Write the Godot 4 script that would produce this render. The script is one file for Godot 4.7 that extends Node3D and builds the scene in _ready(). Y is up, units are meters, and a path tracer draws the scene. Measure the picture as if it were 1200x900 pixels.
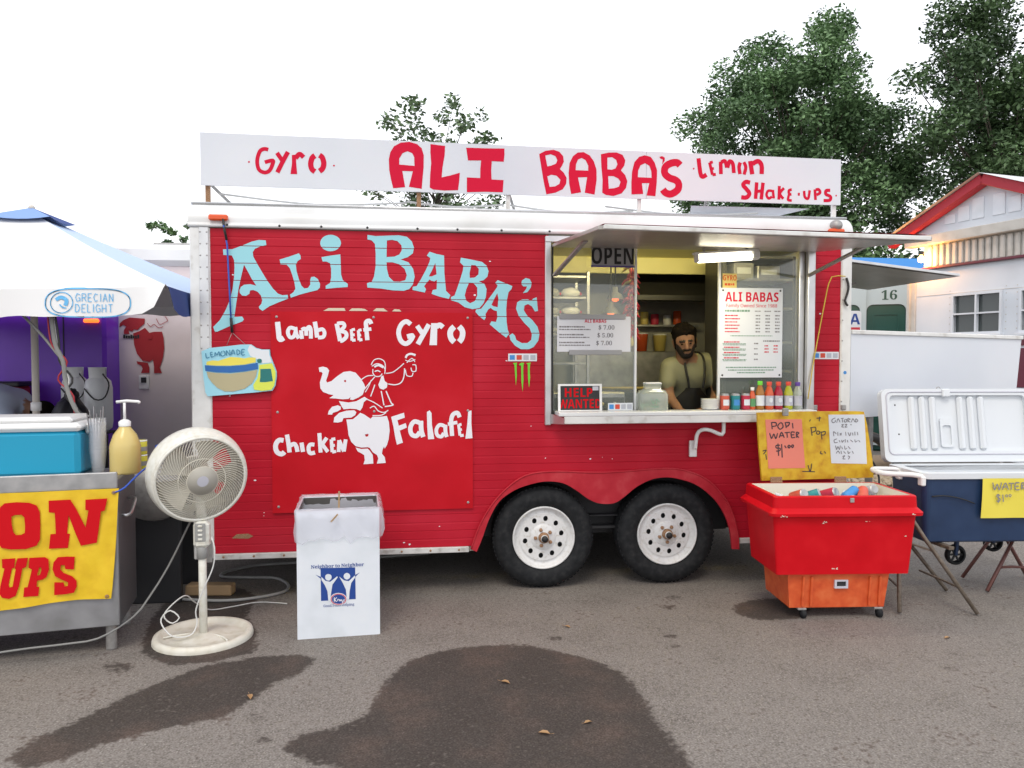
extends Node3D
# A red gyro trailer at a fair, built object by object. The trailer's side is the plane z = 0, x runs along it, metres.

const ART := {
	"blue": [[0,[-1181,2217,-1127,2218,-1063,2243,-1007,2268,-964,2279,-923,2277,-919,2248,-956,2239,-989,2224,-1002,2203,-999,2174,-978,2134,-949,2082,-915,2024,-881,1976,-851,1945,-825,1936,-793,1939,-790,1915,-847,1892,-904,1867,-947,1837,-964,1849,-970,1861,-953,1882,-948,1904,-957,1935,-976,1957,-1002,1967,-1021,1964,-1026,1943,-1045,1930,-1069,1931,-1083,1947,-1085,1965,-1077,1984,-1057,1999,-1019,2003,-983,1994,-1010,2036,-1035,2085,-1056,2124,-1071,2062,-1089,1982,-1104,1894,-1118,1798,-1071,1801,-1060,1783,-1071,1770,-1150,1739,-1234,1700,-1246,1735,-1205,1778,-1170,1840,-1144,1902,-1126,1973,-1117,2044,-1113,2106,-1115,2150,-1128,2180,-1179,2182]],[0,[-840,2159,-784,2177,-722,2200,-712,2187,-710,2165,-730,2151,-741,2129,-737,2089,-724,2040,-707,1996,-690,1980,-668,1983,-653,2005,-654,2032,-647,2052,-628,2055,-606,2040,-593,2010,-595,1986,-611,1970,-655,1959,-716,1942,-773,1921,-779,1940,-758,1955,-745,1977,-750,2013,-763,2062,-778,2106,-797,2128,-834,2129]],[0,[-461,2269,-463,2258,-468,2247,-476,2237,-486,2228,-498,2222,-512,2218,-526,2216,-540,2217,-554,2221,-566,2227,-576,2235,-584,2245,-588,2255,-590,2267,-588,2278,-583,2289,-576,2299,-565,2308,-553,2314,-540,2318,-525,2320,-511,2319,-498,2315,-485,2309,-475,2301,-468,2292,-463,2281]],[0,[-583,2178,-530,2188,-466,2198,-464,2142,-462,2070,-452,2035,-421,2012,-421,1992,-488,1987,-558,1979,-558,1999,-531,2016,-524,2052,-524,2105,-530,2141,-552,2151,-576,2151]],[0,[-296,2324,-245,2317,-176,2321,-97,2325,-47,2316,-16,2287,-3,2247,-10,2212,-43,2187,-88,2171,-38,2154,-9,2113,1,2063,-11,2013,-34,1983,-69,1972,-138,1974,-217,1985,-298,1990,-301,2017,-271,2028,-256,2060,-246,2129,-245,2208,-250,2268,-269,2289,-296,2295],[-174,2291,-141,2295,-107,2288,-82,2261,-80,2231,-96,2203,-127,2189,-177,2185],[-177,2152,-142,2153,-98,2141,-63,2112,-49,2072,-59,2040,-93,2030,-133,2031,-163,2061,-175,2110]],[0,[96,2224,141,2210,189,2201,191,2085,201,1975,229,1947,219,1923,161,1936,108,1954,116,1979,141,1984,143,2045,126,2034,106,2039,96,2046,76,2024,61,2002,73,1984,65,1962,26,1970,-14,1978,-11,1998,13,2003,41,2048,71,2104,96,2159,101,2184,79,2199],[133,2153,141,2080,111,2066,91,2066,111,2104]],[0,[297,2189,363,2178,434,2164,464,2140,477,2104,469,2069,444,2046,413,2038,449,2023,464,1988,459,1937,444,1897,418,1866,372,1858,322,1870,281,1900,231,1915,233,1935,256,1945,271,1986,292,2047,310,2107,314,2137,292,2159],[365,2143,393,2141,414,2119,411,2083,388,2063,355,2059,353,2088],[350,2029,383,2022,403,1997,403,1947,388,1911,357,1896,332,1911,322,1946,332,1987]],[0,[536,2048,582,2030,633,2010,626,1990,607,1969,597,1918,592,1857,595,1776,602,1725,613,1700,592,1674,551,1704,484,1760,495,1780,525,1776,534,1806,531,1847,510,1852,490,1867,474,1856,456,1826,459,1806,449,1787,413,1815,391,1841,395,1856,428,1861,464,1907,505,1963,531,1999,536,2014,520,2029],[534,1963,541,1928,536,1872,510,1877,495,1887,515,1928]],[0,[695,2046,721,2064,747,2057,760,2032,754,2001,731,1971,702,1965,723,1991,729,2009,705,2009,692,2023]],[0,[770,1930,793,1939,798,1890,802,1849,781,1846,762,1879,736,1894,713,1884,708,1853,731,1818,767,1787,799,1746,812,1700,804,1654,773,1613,731,1593,690,1598,649,1623,620,1659,613,1689,633,1703,649,1689,659,1659,695,1639,731,1639,757,1659,762,1695,747,1736,711,1771,674,1817,657,1863,664,1904,695,1924,736,1925,757,1915]]],
	"oldgyro": [[0,[-575,1840,-541,1858,-444,1858,-436,1841]],[0,[-416,1841,-396,1857,-333,1857,-298,1841]],[0,[-356,1858,-316,1854,-297,1841,-356,1842]],[0,[-265,1841,-243,1859,-198,1859,-171,1839]],[0,[-144,1840,-129,1854,-97,1852,-85,1839]]],
	"food": [[31.9,[-854,1768,-849,1715,-842,1659,-817,1668]],[23.3,[-751,1727,-779,1731,-792,1704,-780,1673,-757,1676,-742,1715]],[24.6,[-746,1736,-740,1693,-725,1665]],[24.6,[-711,1716,-706,1662]],[23.3,[-707,1718,-689,1727,-680,1713,-679,1682]],[24.6,[-678,1716,-661,1738,-651,1716,-651,1664]],[27.0,[-626,1770,-618,1722,-612,1671]],[23.3,[-611,1714,-579,1723,-566,1699,-576,1674,-607,1671]],[27.0,[-491,1759,-480,1705,-470,1649]],[23.3,[-488,1759,-452,1762,-443,1741,-469,1714]],[24.6,[-469,1712,-436,1703,-431,1677,-453,1654,-470,1649]],[18.4,[-400,1723,-396,1652]],[17.2,[-397,1720,-377,1724]],[17.2,[-397,1687,-379,1689]],[18.4,[-396,1653,-374,1656]],[18.4,[-356,1717,-352,1654]],[17.2,[-356,1716,-336,1721]],[17.2,[-354,1686,-339,1688]],[18.4,[-352,1655,-331,1659]],[27.0,[-275,1758,-286,1778,-307,1769,-306,1729,-300,1655]],[22.1,[-325,1720,-275,1726]],[29.5,[-26,1757,-53,1775,-85,1756,-103,1707,-91,1656,-63,1633,-35,1645,-12,1684,-49,1678]],[29.5,[15,1748,51,1696]],[30.7,[90,1757,56,1696,19,1630]],[0,[105,1765,144,1765,141,1624,93,1624]],[31.9,[137,1740,159,1754,180,1738]],[36.9,[253,1743,233,1723,226,1697,234,1665,253,1644]],[35.6,[283,1745,302,1723,307,1697,299,1665,284,1645]],[29.6,[-825,1021,-854,1023,-874,992,-867,950,-838,935,-820,949]],[27.1,[-804,1058,-794,996,-789,945]],[25.9,[-791,983,-761,999,-746,979,-740,948]],[25.9,[-715,1006,-706,947]],[24.7,[-635,992,-662,992,-672,966,-662,938,-632,942]],[24.7,[-604,1065,-597,941]],[23.4,[-558,1035,-591,988]],[23.4,[-585,991,-552,945]],[21.0,[-530,1024,-525,943]],[19.7,[-529,1024,-505,1027]],[18.5,[-527,984,-508,986]],[19.7,[-525,943,-501,948]],[23.4,[-485,943,-481,1018]],[23.4,[-481,1018,-452,946]],[23.4,[-452,946,-440,1023]],[0,[-153,1164,-71,1190,-67,1158,-113,1142,-105,1106,-60,1123,-54,1094,-99,1075,-79,997,-117,984,-128,1032,-139,1101]],[28.4,[37,1120,-6,1132,-31,1094,-23,1050,8,1039,29,1065]],[29.6,[37,1137,39,1076,51,1032]],[0,[75,1193,92,1204,105,1185,107,1110,122,1018,82,1016,77,1099]],[23.4,[189,1101,157,1109,136,1081,141,1043,168,1033,183,1057]],[24.7,[194,1109,194,1063,203,1030]],[27.1,[286,1157,272,1186,243,1175,231,1137,233,1097,237,1036]],[22.2,[210,1113,271,1124]],[18.5,[279,1111,288,1038]],[17.3,[281,1108,298,1111]],[16.0,[284,1074,300,1078]],[18.5,[288,1037,312,1040]],[0,[342,1197,363,1200,362,1119,369,1020,323,1017,335,1107]]],
	"elephant": [[0,[-604,1481,-578,1487,-552,1480,-540,1462,-548,1431,-559,1399,-554,1386,-526,1395,-490,1426,-450,1453,-410,1458,-375,1448,-344,1412,-322,1376,-315,1353,-322,1335,-331,1308,-358,1290,-394,1274,-412,1277,-407,1293,-421,1281,-456,1279,-500,1284,-540,1287,-513,1306,-544,1312,-579,1327,-595,1350,-598,1386,-587,1422,-580,1444,-587,1453,-600,1454],[-434,1395,-436,1390,-441,1388,-446,1390,-448,1395,-446,1400,-441,1403,-436,1400]],[0,[-550,1183,-545,1205,-523,1232,-487,1241,-469,1232,-469,1215,-488,1203,-519,1193,-523,1182]],[0,[-515,1133,-510,1164,-479,1193,-435,1206,-386,1209,-372,1197,-379,1178,-404,1162,-453,1159,-462,1137,-488,1131]],[0,[-481,1268,-421,1258,-372,1266,-321,1294,-300,1280,-325,1260,-334,1226,-348,1205,-372,1216,-412,1219,-452,1215,-463,1232]],[0,[-435,1150,-395,1151,-366,1174,-348,1192,-323,1181,-283,1153,-270,1166,-216,1166,-180,1170,-167,1129,-163,1074,-170,1019,-181,983,-195,960,-199,974,-208,956,-213,928,-195,905,-189,868,-245,865,-236,897,-244,920,-271,938,-289,966,-302,971,-343,969,-378,979,-405,1006,-422,1050,-428,1104],[-320,1053,-296,1057,-299,1041,-314,1038]],[0,[-378,970,-343,960,-303,962,-289,948,-271,920,-267,865,-330,862,-321,889,-325,921,-347,935,-365,944]],[6.1,[-277,1498,-259,1528,-227,1537,-196,1521,-188,1489,-192,1439]],[6.1,[-272,1489,-241,1505,-205,1493,-191,1470]],[11.4,[-257,1484,-232,1495,-201,1480]],[6.1,[-266,1471,-266,1444,-250,1425,-223,1425,-208,1441]],[7.0,[-255,1455,-237,1461,-219,1452]],[0,[-214,1425,-201,1430,-192,1393,-174,1380,-179,1352,-202,1339,-224,1348,-233,1371,-222,1398]],[6.1,[-264,1430,-304,1426,-340,1403]],[6.1,[-255,1421,-286,1385,-321,1341]],[5.3,[-277,1401,-295,1358,-316,1323]],[7.0,[-255,1371,-269,1330,-282,1296]],[7.0,[-215,1330,-198,1239]],[7.9,[-184,1330,-154,1257,-141,1240,-193,1230]],[6.1,[-183,1443,-143,1450,-106,1475,-70,1507]],[7.0,[-170,1375,-125,1370,-89,1384,-71,1420,-66,1475]],[13.1,[-59,1541,-49,1560,-25,1568,4,1559]],[5.3,[-61,1528,-34,1519,2,1532]],[5.3,[-52,1511,-20,1539,0,1516]],[6.1,[-61,1466,-52,1429,-21,1425,-12,1447]],[6.1,[-16,1498,5,1495,5,1458,-19,1457,-25,1479]],[6.1,[-309,1280,-260,1257,-207,1221]],[6.1,[-287,1221,-260,1233,-234,1203,-198,1193,-171,1207]],[6.1,[-270,1173,-216,1175,-184,1193]]],
	"roof": [[23.9,[-920,2866,-944,2870,-972,2853,-989,2794,-979,2740,-944,2721,-913,2735,-893,2779,-894,2799,-942,2786]],[26.9,[-866,2848,-836,2803]],[27.9,[-798,2856,-833,2790,-865,2724]],[0,[-774,2837,-746,2841,-748,2792,-742,2717,-784,2716,-774,2783]],[28.9,[-751,2817,-726,2845,-701,2825]],[33.9,[-630,2838,-647,2823,-657,2786,-650,2752,-631,2736]],[33.9,[-602,2842,-584,2827,-575,2789,-584,2756,-603,2740]],[0,[-1033,2785,-1035,2781,-1040,2779,-1044,2781,-1046,2785,-1044,2789,-1039,2791,-1035,2790]],[0,[-505,2778,-507,2774,-511,2772,-516,2774,-517,2778,-516,2782,-511,2784,-507,2783]],[0,[-135,2644,-149,2701,-160,2761,-162,2830,-153,2874,-129,2914,-85,2939,-29,2946,19,2934,50,2907,63,2864,62,2785,55,2715,49,2645,-34,2656,-8,2757,-76,2757,-58,2653],[-96,2798,-95,2837,-73,2872,-42,2885,-12,2874,1,2849,3,2792]],[0,[107,2937,151,2932,202,2928,199,2868,185,2789,179,2723,238,2738,298,2757,293,2696,286,2643,194,2638,123,2643,101,2655,104,2734,111,2813,106,2883]],[0,[340,2921,460,2921,593,2924,593,2881,588,2837,509,2839,505,2781,507,2719,587,2717,581,2637,460,2637,344,2631,344,2728,432,2726,433,2788,438,2841,352,2838]],[0,[825,2895,866,2918,921,2927,962,2915,987,2887,992,2851,980,2824,965,2801,990,2780,1011,2744,1008,2704,985,2668,935,2644,874,2631,857,2709,843,2789],[866,2887,903,2897,935,2885,948,2859,939,2836,907,2822,880,2816],[880,2750,907,2762,944,2756,969,2730,962,2703,935,2686,896,2681]],[0,[1042,2638,1029,2705,1024,2776,1031,2843,1054,2889,1086,2914,1127,2918,1169,2897,1197,2858,1215,2804,1216,2737,1202,2638,1135,2649,1151,2753,1088,2749,1110,2651],[1072,2797,1075,2836,1088,2868,1114,2879,1141,2865,1158,2829,1158,2796]],[0,[1245,2908,1299,2921,1354,2923,1394,2909,1413,2873,1406,2837,1383,2805,1413,2774,1428,2734,1419,2688,1388,2651,1332,2632,1281,2638,1255,2652,1257,2738,1248,2828],[1289,2887,1322,2891,1350,2874,1359,2845,1346,2817,1320,2807,1290,2809],[1295,2764,1332,2765,1365,2750,1381,2728,1370,2696,1337,2684,1300,2680]],[0,[1457,2646,1456,2726,1460,2798,1476,2862,1509,2899,1546,2911,1589,2902,1617,2866,1635,2812,1633,2731,1624,2638,1562,2642,1581,2725,1529,2723,1539,2651],[1500,2763,1503,2808,1519,2843,1550,2858,1580,2842,1594,2807,1597,2761]],[0,[1650,2904,1669,2909,1688,2900,1688,2878,1670,2854,1674,2886,1657,2893]],[48.4,[1796,2852,1774,2869,1731,2863,1693,2837,1689,2794,1722,2765,1765,2751,1787,2726,1780,2685,1733,2656,1695,2664,1676,2685]],[29.1,[1926,2903,1946,2785,1984,2794]],[21.0,[2005,2877,2026,2795]],[18.6,[2007,2876,2028,2881]],[17.5,[2016,2835,2036,2838]],[19.8,[2026,2795,2050,2798]],[26.8,[2084,2885,2087,2801]],[25.6,[2088,2881,2115,2890,2128,2846]],[26.8,[2133,2846,2147,2889,2171,2874,2179,2811]],[25.6,[2225,2884,2216,2852,2224,2805]],[23.3,[2250,2887,2265,2853,2253,2803]],[31.5,[2296,2896,2312,2806]],[31.5,[2313,2877,2352,2897,2378,2871,2380,2810]],[29.1,[2297,2748,2267,2753,2247,2731,2272,2703,2293,2674,2273,2647,2234,2647]],[25.6,[2345,2752,2338,2639]],[25.6,[2391,2751,2379,2636]],[21.0,[2347,2690,2384,2695]],[17.5,[2461,2696,2429,2696,2417,2668,2433,2644,2457,2657]],[18.6,[2463,2703,2470,2645]],[21.0,[2510,2732,2507,2638]],[19.8,[2544,2718,2514,2680,2540,2644]],[18.6,[2601,2710,2580,2702,2583,2677,2599,2678]],[17.5,[2581,2674,2575,2638,2602,2635]],[19.8,[2646,2679,2661,2679]],[18.6,[2692,2703,2698,2661,2723,2652,2733,2708]],[19.8,[2771,2715,2777,2642]],[19.8,[2778,2713,2800,2715,2810,2693,2784,2678]],[22.1,[2885,2712,2855,2709,2853,2684,2888,2668,2882,2643,2837,2640]],[0,[1899,2832,1897,2828,1893,2826,1888,2828,1887,2832,1888,2836,1892,2838,1897,2836]],[0,[2936,2677,2934,2672,2930,2670,2925,2672,2924,2676,2925,2680,2930,2682,2934,2681]]],
	"lem_board": [[0,[-1310,1583,-1261,1604,-1165,1614,-1074,1625,-1014,1626,-983,1604,-948,1595,-901,1595,-898,1557,-880,1509,-861,1456,-861,1420,-870,1367,-888,1337,-997,1326,-1140,1315,-1276,1304,-1290,1328,-1300,1422]]],
	"lem_white": [[0,[-1022,1619,-1014,1623,-984,1601,-948,1592,-905,1592,-902,1557,-887,1514,-944,1508,-975,1533,-1018,1554,-1034,1592]]],
	"lem_glass": [[0,[-964,1499,-886,1509,-866,1456,-866,1420,-875,1368,-893,1342,-951,1336,-997,1344,-1002,1373,-976,1415,-966,1468],[-958,1473,-959,1421,-963,1390,-928,1390,-882,1397,-894,1475]]],
	"lem_teal": [[0,[-957,1471,-957,1421,-962,1392,-928,1391,-883,1398,-895,1473]],[0,[-948,1524,-950,1518,-955,1513,-963,1511,-970,1513,-975,1518,-977,1524,-975,1531,-970,1536,-962,1537,-955,1536,-949,1531]]],
	"lem_fruit": [[0,[-1282,1499,-1279,1519,-1245,1527,-1211,1524,-1166,1539,-1137,1548,-1086,1545,-1052,1539,-1023,1546,-986,1544,-985,1515,-1052,1501,-1138,1494,-1223,1494]]],
	"lem_band": [[0,[-1290,1497,-1223,1491,-1138,1491,-1052,1498,-973,1512,-972,1473,-1053,1458,-1138,1450,-1223,1453,-1288,1462]]],
	"lem_bowl": [[0,[-1281,1457,-1223,1449,-1138,1445,-1053,1454,-976,1468,-985,1427,-1008,1385,-1054,1350,-1123,1333,-1174,1334,-1219,1357,-1252,1392,-1272,1422]]],
	"lem_text": [[5.0,[-1284,1571,-1279,1542,-1262,1548]],[5.0,[-1243,1577,-1256,1574,-1250,1548,-1236,1552]],[5.0,[-1253,1561,-1243,1564]],[5.0,[-1230,1551,-1227,1576,-1216,1560,-1205,1581,-1200,1554]],[5.0,[-1184,1585,-1193,1574,-1194,1560,-1181,1554,-1168,1564,-1171,1580,-1180,1586]],[5.0,[-1159,1557,-1160,1588,-1140,1560,-1141,1592]],[5.0,[-1134,1560,-1121,1593,-1109,1564]],[5.0,[-1129,1570,-1114,1573]],[5.0,[-1098,1593,-1096,1563,-1081,1571,-1081,1585,-1096,1594]],[5.0,[-1050,1595,-1068,1593,-1068,1561,-1049,1563]],[5.0,[-1066,1577,-1054,1579]]],
	"ban": [[0,[-543,737,-532,790,-505,817,-451,820,-397,814,-364,799,-350,764,-349,694,-352,624,-368,594,-415,580,-483,583,-522,593,-542,629],[-476,748,-462,755,-432,755,-420,741,-417,698,-419,663,-434,654,-458,654,-469,670,-475,709]],[0,[-310,820,-212,820,-185,770,-145,673,-130,759,-144,763,-143,816,-41,817,-55,754,-72,751,-83,669,-94,590,-168,579,-194,652,-221,740,-229,647,-217,644,-227,572,-313,574,-305,648,-281,649,-282,721,-284,756,-310,760]],[0,[-522,537,-463,537,-469,489,-479,486,-495,404,-491,391,-478,394,-463,480,-467,487,-454,536,-407,535,-417,489,-433,482,-450,392,-466,345,-496,333,-526,342,-537,364,-532,399,-512,488,-521,492]],[0,[-401,534,-332,533,-316,521,-314,468,-327,429,-346,418,-369,415,-372,385,-360,382,-365,336,-432,337,-427,385,-412,386,-391,474,-406,484],[-358,482,-369,442,-356,443,-349,466,-350,481]],[0,[-294,502,-274,528,-232,528,-197,525,-202,459,-241,464,-244,484,-260,486,-264,464,-249,445,-210,424,-191,400,-191,369,-204,339,-243,334,-294,334,-292,400,-250,396,-246,374,-231,377,-230,395,-257,410,-288,431,-299,467]]],
	"ban_sheet": [[0,[-750,868,-530,870,-264,869,16,869,6,739,-5,560,-19,426,-30,292,-197,303,-352,295,-542,282,-763,269]]],
	"logo_blue": [[0,[126,389,312,384,314,206,127,207]]],
	"logo_white": [[0,[185,336,183,328,178,322,171,318,163,319,156,323,151,330,150,338,151,346,156,352,164,355,171,354,179,351,184,344]],[0,[285,336,283,328,278,322,271,319,263,319,256,323,251,330,249,338,251,346,256,352,263,356,271,355,278,351,283,345]],[0,[130,341,152,318,177,311,215,340,218,334,189,295,181,247,176,206,166,206,162,259,149,292,130,324]],[0,[225,338,252,315,277,309,311,340,311,327,290,298,281,252,278,207,266,207,261,263,245,300]],[0,[267,209,265,198,258,189,248,182,235,178,221,177,207,179,194,185,184,194,177,204,175,215,178,225,184,235,194,242,207,246,221,247,235,244,248,239,258,230,265,220]]],
	"logo_arms": [[0,[98,355,126,341,126,331]],[0,[313,342,337,354,313,331]]],
	"logo_red": [[3.9,[261,210,259,201,253,193,244,187,233,184,221,183,209,185,197,190,189,197,183,205,181,214,183,223,189,231,198,237,209,240,221,241,234,239,245,234,253,227,259,219,261,210]]],
	"logo_oval": [[0,[257,210,255,201,248,194,239,189,227,186,215,187,203,191,193,197,187,205,185,214,187,223,194,230,203,235,215,238,227,237,239,233,249,227,255,219]]],
	"logo_script": [[3.9,[198,224,198,200]],[3.9,[211,223,200,211,211,199]],[3.9,[217,202,217,212,223,212]],[3.9,[228,212,226,203,232,203,232,210]],[3.9,[239,211,237,203,242,202,242,187]],[3.9,[248,204,252,210,248,197]]],
	"lid_sheet": [[0,[2105,1187,2391,1192,2781,1191,2841,1188,2865,1103,2907,875,2918,750,2515,748,2142,745,2121,959]]],
	"lid_red": [[0,[2770,1189,2838,1186,2862,1103,2877,1010,2854,1093,2845,1165]]],
	"paper_pink": [[0,[2158,1143,2407,1143,2420,985,2436,823,2183,824,2171,989]]],
	"paper_white": [[0,[2592,1170,2842,1169,2856,1000,2867,842,2617,851,2604,1003]]],
	"pink_text": [[7.4,[2199,1126,2205,1080]],[7.4,[2199,1123,2229,1122,2231,1102,2206,1098]],[7.4,[2258,1120,2242,1100,2258,1079,2279,1094,2271,1118,2259,1121]],[7.4,[2293,1125,2301,1087]],[7.4,[2293,1122,2322,1121,2314,1101,2298,1099]],[7.4,[2343,1119,2347,1083]],[7.4,[2187,1055,2202,1019,2216,1049,2230,1018,2242,1054]],[7.4,[2253,1023,2269,1059,2288,1023]],[7.4,[2259,1036,2283,1038]],[7.4,[2290,1056,2326,1058]],[7.4,[2306,1056,2309,1023]],[7.4,[2339,1022,2335,1058,2360,1058]],[7.4,[2337,1041,2356,1042]],[7.4,[2339,1022,2363,1025]],[7.4,[2373,1022,2371,1057,2388,1052,2373,1039,2388,1023]],[7.4,[2259,975,2233,973,2235,957,2260,955,2258,939,2233,937]],[7.4,[2245,986,2251,906]],[7.4,[2270,982,2276,895]],[7.4,[2291,972,2302,956]],[7.4,[2320,976,2313,964,2323,956,2329,968,2321,975]],[7.4,[2345,978,2338,966,2346,958,2353,970,2346,977]]],
	"lid_text": [[6.3,[2473,1087,2481,1034]],[6.3,[2467,1085,2502,1089,2505,1066,2481,1056]],[6.3,[2516,1066,2511,1048,2527,1043,2535,1057,2519,1066]],[6.3,[2543,1060,2550,1009]],[6.3,[2543,1055,2571,1060,2568,1040,2548,1037]],[6.3,[2143,938,2167,943,2148,918]],[6.3,[2164,918,2170,882]],[6.3,[2545,932,2540,917,2556,913]],[6.3,[2567,930,2578,916]],[6.3,[2455,841,2471,800,2481,851]],[6.3,[2417,801,2504,797]],[6.3,[2461,1128,2469,1140]],[6.3,[2510,1148,2542,1150]],[6.3,[2531,1158,2529,1127]]],
	"white_text": [[5.3,[2640,1149,2616,1137,2621,1118,2640,1124,2638,1134]],[5.3,[2649,1118,2659,1144,2673,1120]],[5.3,[2678,1144,2697,1146]],[5.3,[2688,1145,2689,1119]],[5.3,[2705,1138,2701,1125,2714,1121,2719,1136,2708,1139]],[5.3,[2728,1119,2727,1144,2744,1139,2728,1131,2745,1119]],[5.3,[2752,1119,2762,1143,2776,1121]],[5.3,[2782,1143,2782,1120,2797,1129,2784,1143]],[5.3,[2682,1103,2697,1105,2684,1090,2700,1088]],[5.3,[2706,1105,2721,1105,2708,1088,2724,1089]],[5.3,[2744,1104,2755,1102]],[5.3,[2631,1029,2628,1059,2648,1044]],[5.3,[2658,1056,2659,1031]],[5.3,[2672,1049,2685,1035]],[5.3,[2685,1050,2672,1033]],[5.3,[2712,1057,2716,1031]],[5.3,[2729,1053,2742,1030,2750,1053]],[5.3,[2761,1051,2764,1032]],[5.3,[2777,1057,2779,1032]],[5.3,[2794,1054,2799,1034]],[5.3,[2653,1011,2633,1003,2638,986,2658,988]],[5.3,[2668,1002,2675,988]],[5.3,[2686,1004,2690,988,2701,1002]],[5.3,[2710,1008,2712,987]],[5.3,[2725,1002,2730,987]],[5.3,[2747,1003,2765,989]],[5.3,[2778,1005,2782,988,2797,998]],[5.3,[2804,1000,2815,988]],[5.3,[2643,967,2652,941,2660,961,2671,940,2677,967]],[5.3,[2686,959,2693,942]],[5.3,[2706,965,2711,942,2724,950]],[5.3,[2732,960,2748,943]],[5.3,[2650,915,2661,932,2674,915]],[5.3,[2682,932,2687,911]],[5.3,[2700,928,2715,913]],[5.3,[2730,931,2735,913,2748,923]],[5.3,[2761,929,2770,912]],[5.3,[2693,894,2709,899,2696,880,2714,878]],[5.3,[2731,898,2744,890,2734,875]]],
	"fender": [[0,[358,293,417,452,510,601,628,716,747,778,935,793,1246,779,1669,799,1848,769,1974,706,2084,590,2144,474,2182,333,2189,235,2143,237,2127,361,2086,476,2012,583,1903,672,1794,718,1687,738,1580,728,1475,682,1387,615,1317,573,1221,572,1142,603,1056,665,969,713,866,728,764,714,645,674,543,600,476,484,434,367,395,274]]],
	"claw": [[0,[636,1508,664,1511,661,1500,660,1470,662,1427,656,1359,652,1414,648,1470,646,1498]],[0,[678,1500,692,1511,711,1509,706,1498,704,1458,706,1402,700,1321,692,1389,691,1458,690,1494,680,1492]],[0,[724,1507,755,1512,750,1500,747,1464,750,1414,743,1346,736,1408,735,1464,734,1499]]],
	"red_elephant": [[0,[-2649,1916,-2513,1907,-2519,1859,-2555,1827,-2580,1800,-2616,1805,-2626,1784,-2661,1799,-2652,1762,-2702,1762,-2702,1799,-2681,1831,-2706,1847,-2741,1826,-2736,1863,-2705,1893]],[0,[-2621,1768,-2565,1789,-2514,1821,-2474,1774,-2434,1784,-2362,1785,-2348,1726,-2344,1630,-2356,1544,-2372,1491,-2388,1448,-2368,1394,-2440,1394,-2439,1459,-2448,1523,-2479,1501,-2540,1512,-2589,1576,-2613,1661]],[0,[-2595,1507,-2560,1502,-2520,1496,-2494,1491,-2480,1448,-2480,1397,-2557,1395,-2541,1437,-2555,1469,-2586,1480]],[5.0,[-2493,1864,-2463,1832,-2433,1854,-2392,1822,-2351,1833]],[5.0,[-2411,1907,-2382,1854,-2330,1876,-2310,1892,-2340,1940]]],
}
const STAINS := [[-529,1919,-479,1815,-330,1760,-213,1667,-167,1479,-134,1295,-34,1098,144,972,373,940,600,969,764,1086,912,1229,1007,1368,1022,1537,1015,1757,1022,1916,1033,2096,1032,2285,635,2376,34,2301,-216,2128,-416,2030],[-1559,1866,-1533,1724,-1415,1531,-1310,1334,-1175,1163,-1053,1024,-821,943,-606,947,-503,1006,-570,1190,-676,1275,-723,1435,-832,1605,-1022,1673,-1199,1745,-1388,1907,-1463,1940],[-1431,808,-1495,552,-1567,187,-1568,-144,-1400,-306,-1145,-274,-1023,-75,-1000,289,-897,561,-841,883,-1025,973,-1223,1003],[2398,593,2331,674,2235,730,2129,754,2031,742,1960,696,1927,623,1941,535,2002,451,2099,386,2214,357,2320,371,2395,424,2422,504],[-1403,1001,-1400,1029,-1413,1049,-1439,1058,-1472,1054,-1507,1037,-1536,1012,-1555,982,-1558,954,-1546,933,-1520,923,-1486,928,-1450,945,-1420,971],[-635,1630,-638,1640,-650,1646,-670,1648,-692,1645,-714,1638,-730,1628,-737,1617,-734,1607,-722,1600,-702,1598,-679,1601,-658,1608,-642,1619],[-583,1837,-585,1849,-592,1857,-605,1861,-620,1859,-635,1852,-646,1841,-652,1828,-651,1816,-643,1807,-631,1803,-615,1805,-600,1813,-589,1824],[799,881,791,897,777,908,759,913,741,911,725,902,716,887,715,870,722,854,736,843,754,837,773,840,788,849,798,864],[1446,924,1436,937,1420,946,1399,950,1378,947,1361,939,1352,926,1352,912,1361,899,1378,889,1399,885,1420,888,1437,897,1446,909],[1403,1071,1397,1080,1385,1087,1371,1090,1357,1088,1346,1082,1340,1073,1340,1063,1347,1053,1358,1046,1373,1043,1387,1045,1398,1051,1404,1060],[2656,1525,2647,1533,2635,1538,2622,1541,2611,1539,2604,1534,2602,1527,2605,1518,2614,1510,2626,1504,2639,1502,2651,1503,2658,1508,2660,1516],[2796,1365,2787,1374,2777,1381,2767,1384,2759,1383,2755,1378,2755,1370,2760,1361,2769,1352,2780,1345,2790,1342,2798,1343,2802,1348,2801,1356],[1604,460,1594,473,1577,483,1557,486,1536,483,1519,475,1510,463,1509,449,1519,436,1535,426,1556,423,1577,425,1594,434,1604,446],[1688,268,1679,282,1665,292,1647,297,1630,294,1617,286,1611,273,1612,258,1621,244,1636,233,1653,228,1670,230,1683,239,1690,252]]

var M := {}
var used := {}
var rng := RandomNumberGenerator.new()

# ---------- bookkeeping ----------
func numbered(n):
	if not used.has(n):
		used[n] = 0
		return n
	used[n] += 1
	return "%s_%03d" % [n, used[n]]

func tag(o, label, category, group = ""):
	o.set_meta("label", label)
	o.set_meta("category", category)
	if group != "":
		o.set_meta("group", group)
	return o

func thing(called, label, category, at = Vector3.ZERO, turn = 0.0, group = ""):
	var o := Node3D.new()
	o.name = numbered(called)
	add_child(o)
	o.position = at
	o.rotation_degrees.y = turn
	return tag(o, label, category, group)

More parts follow.
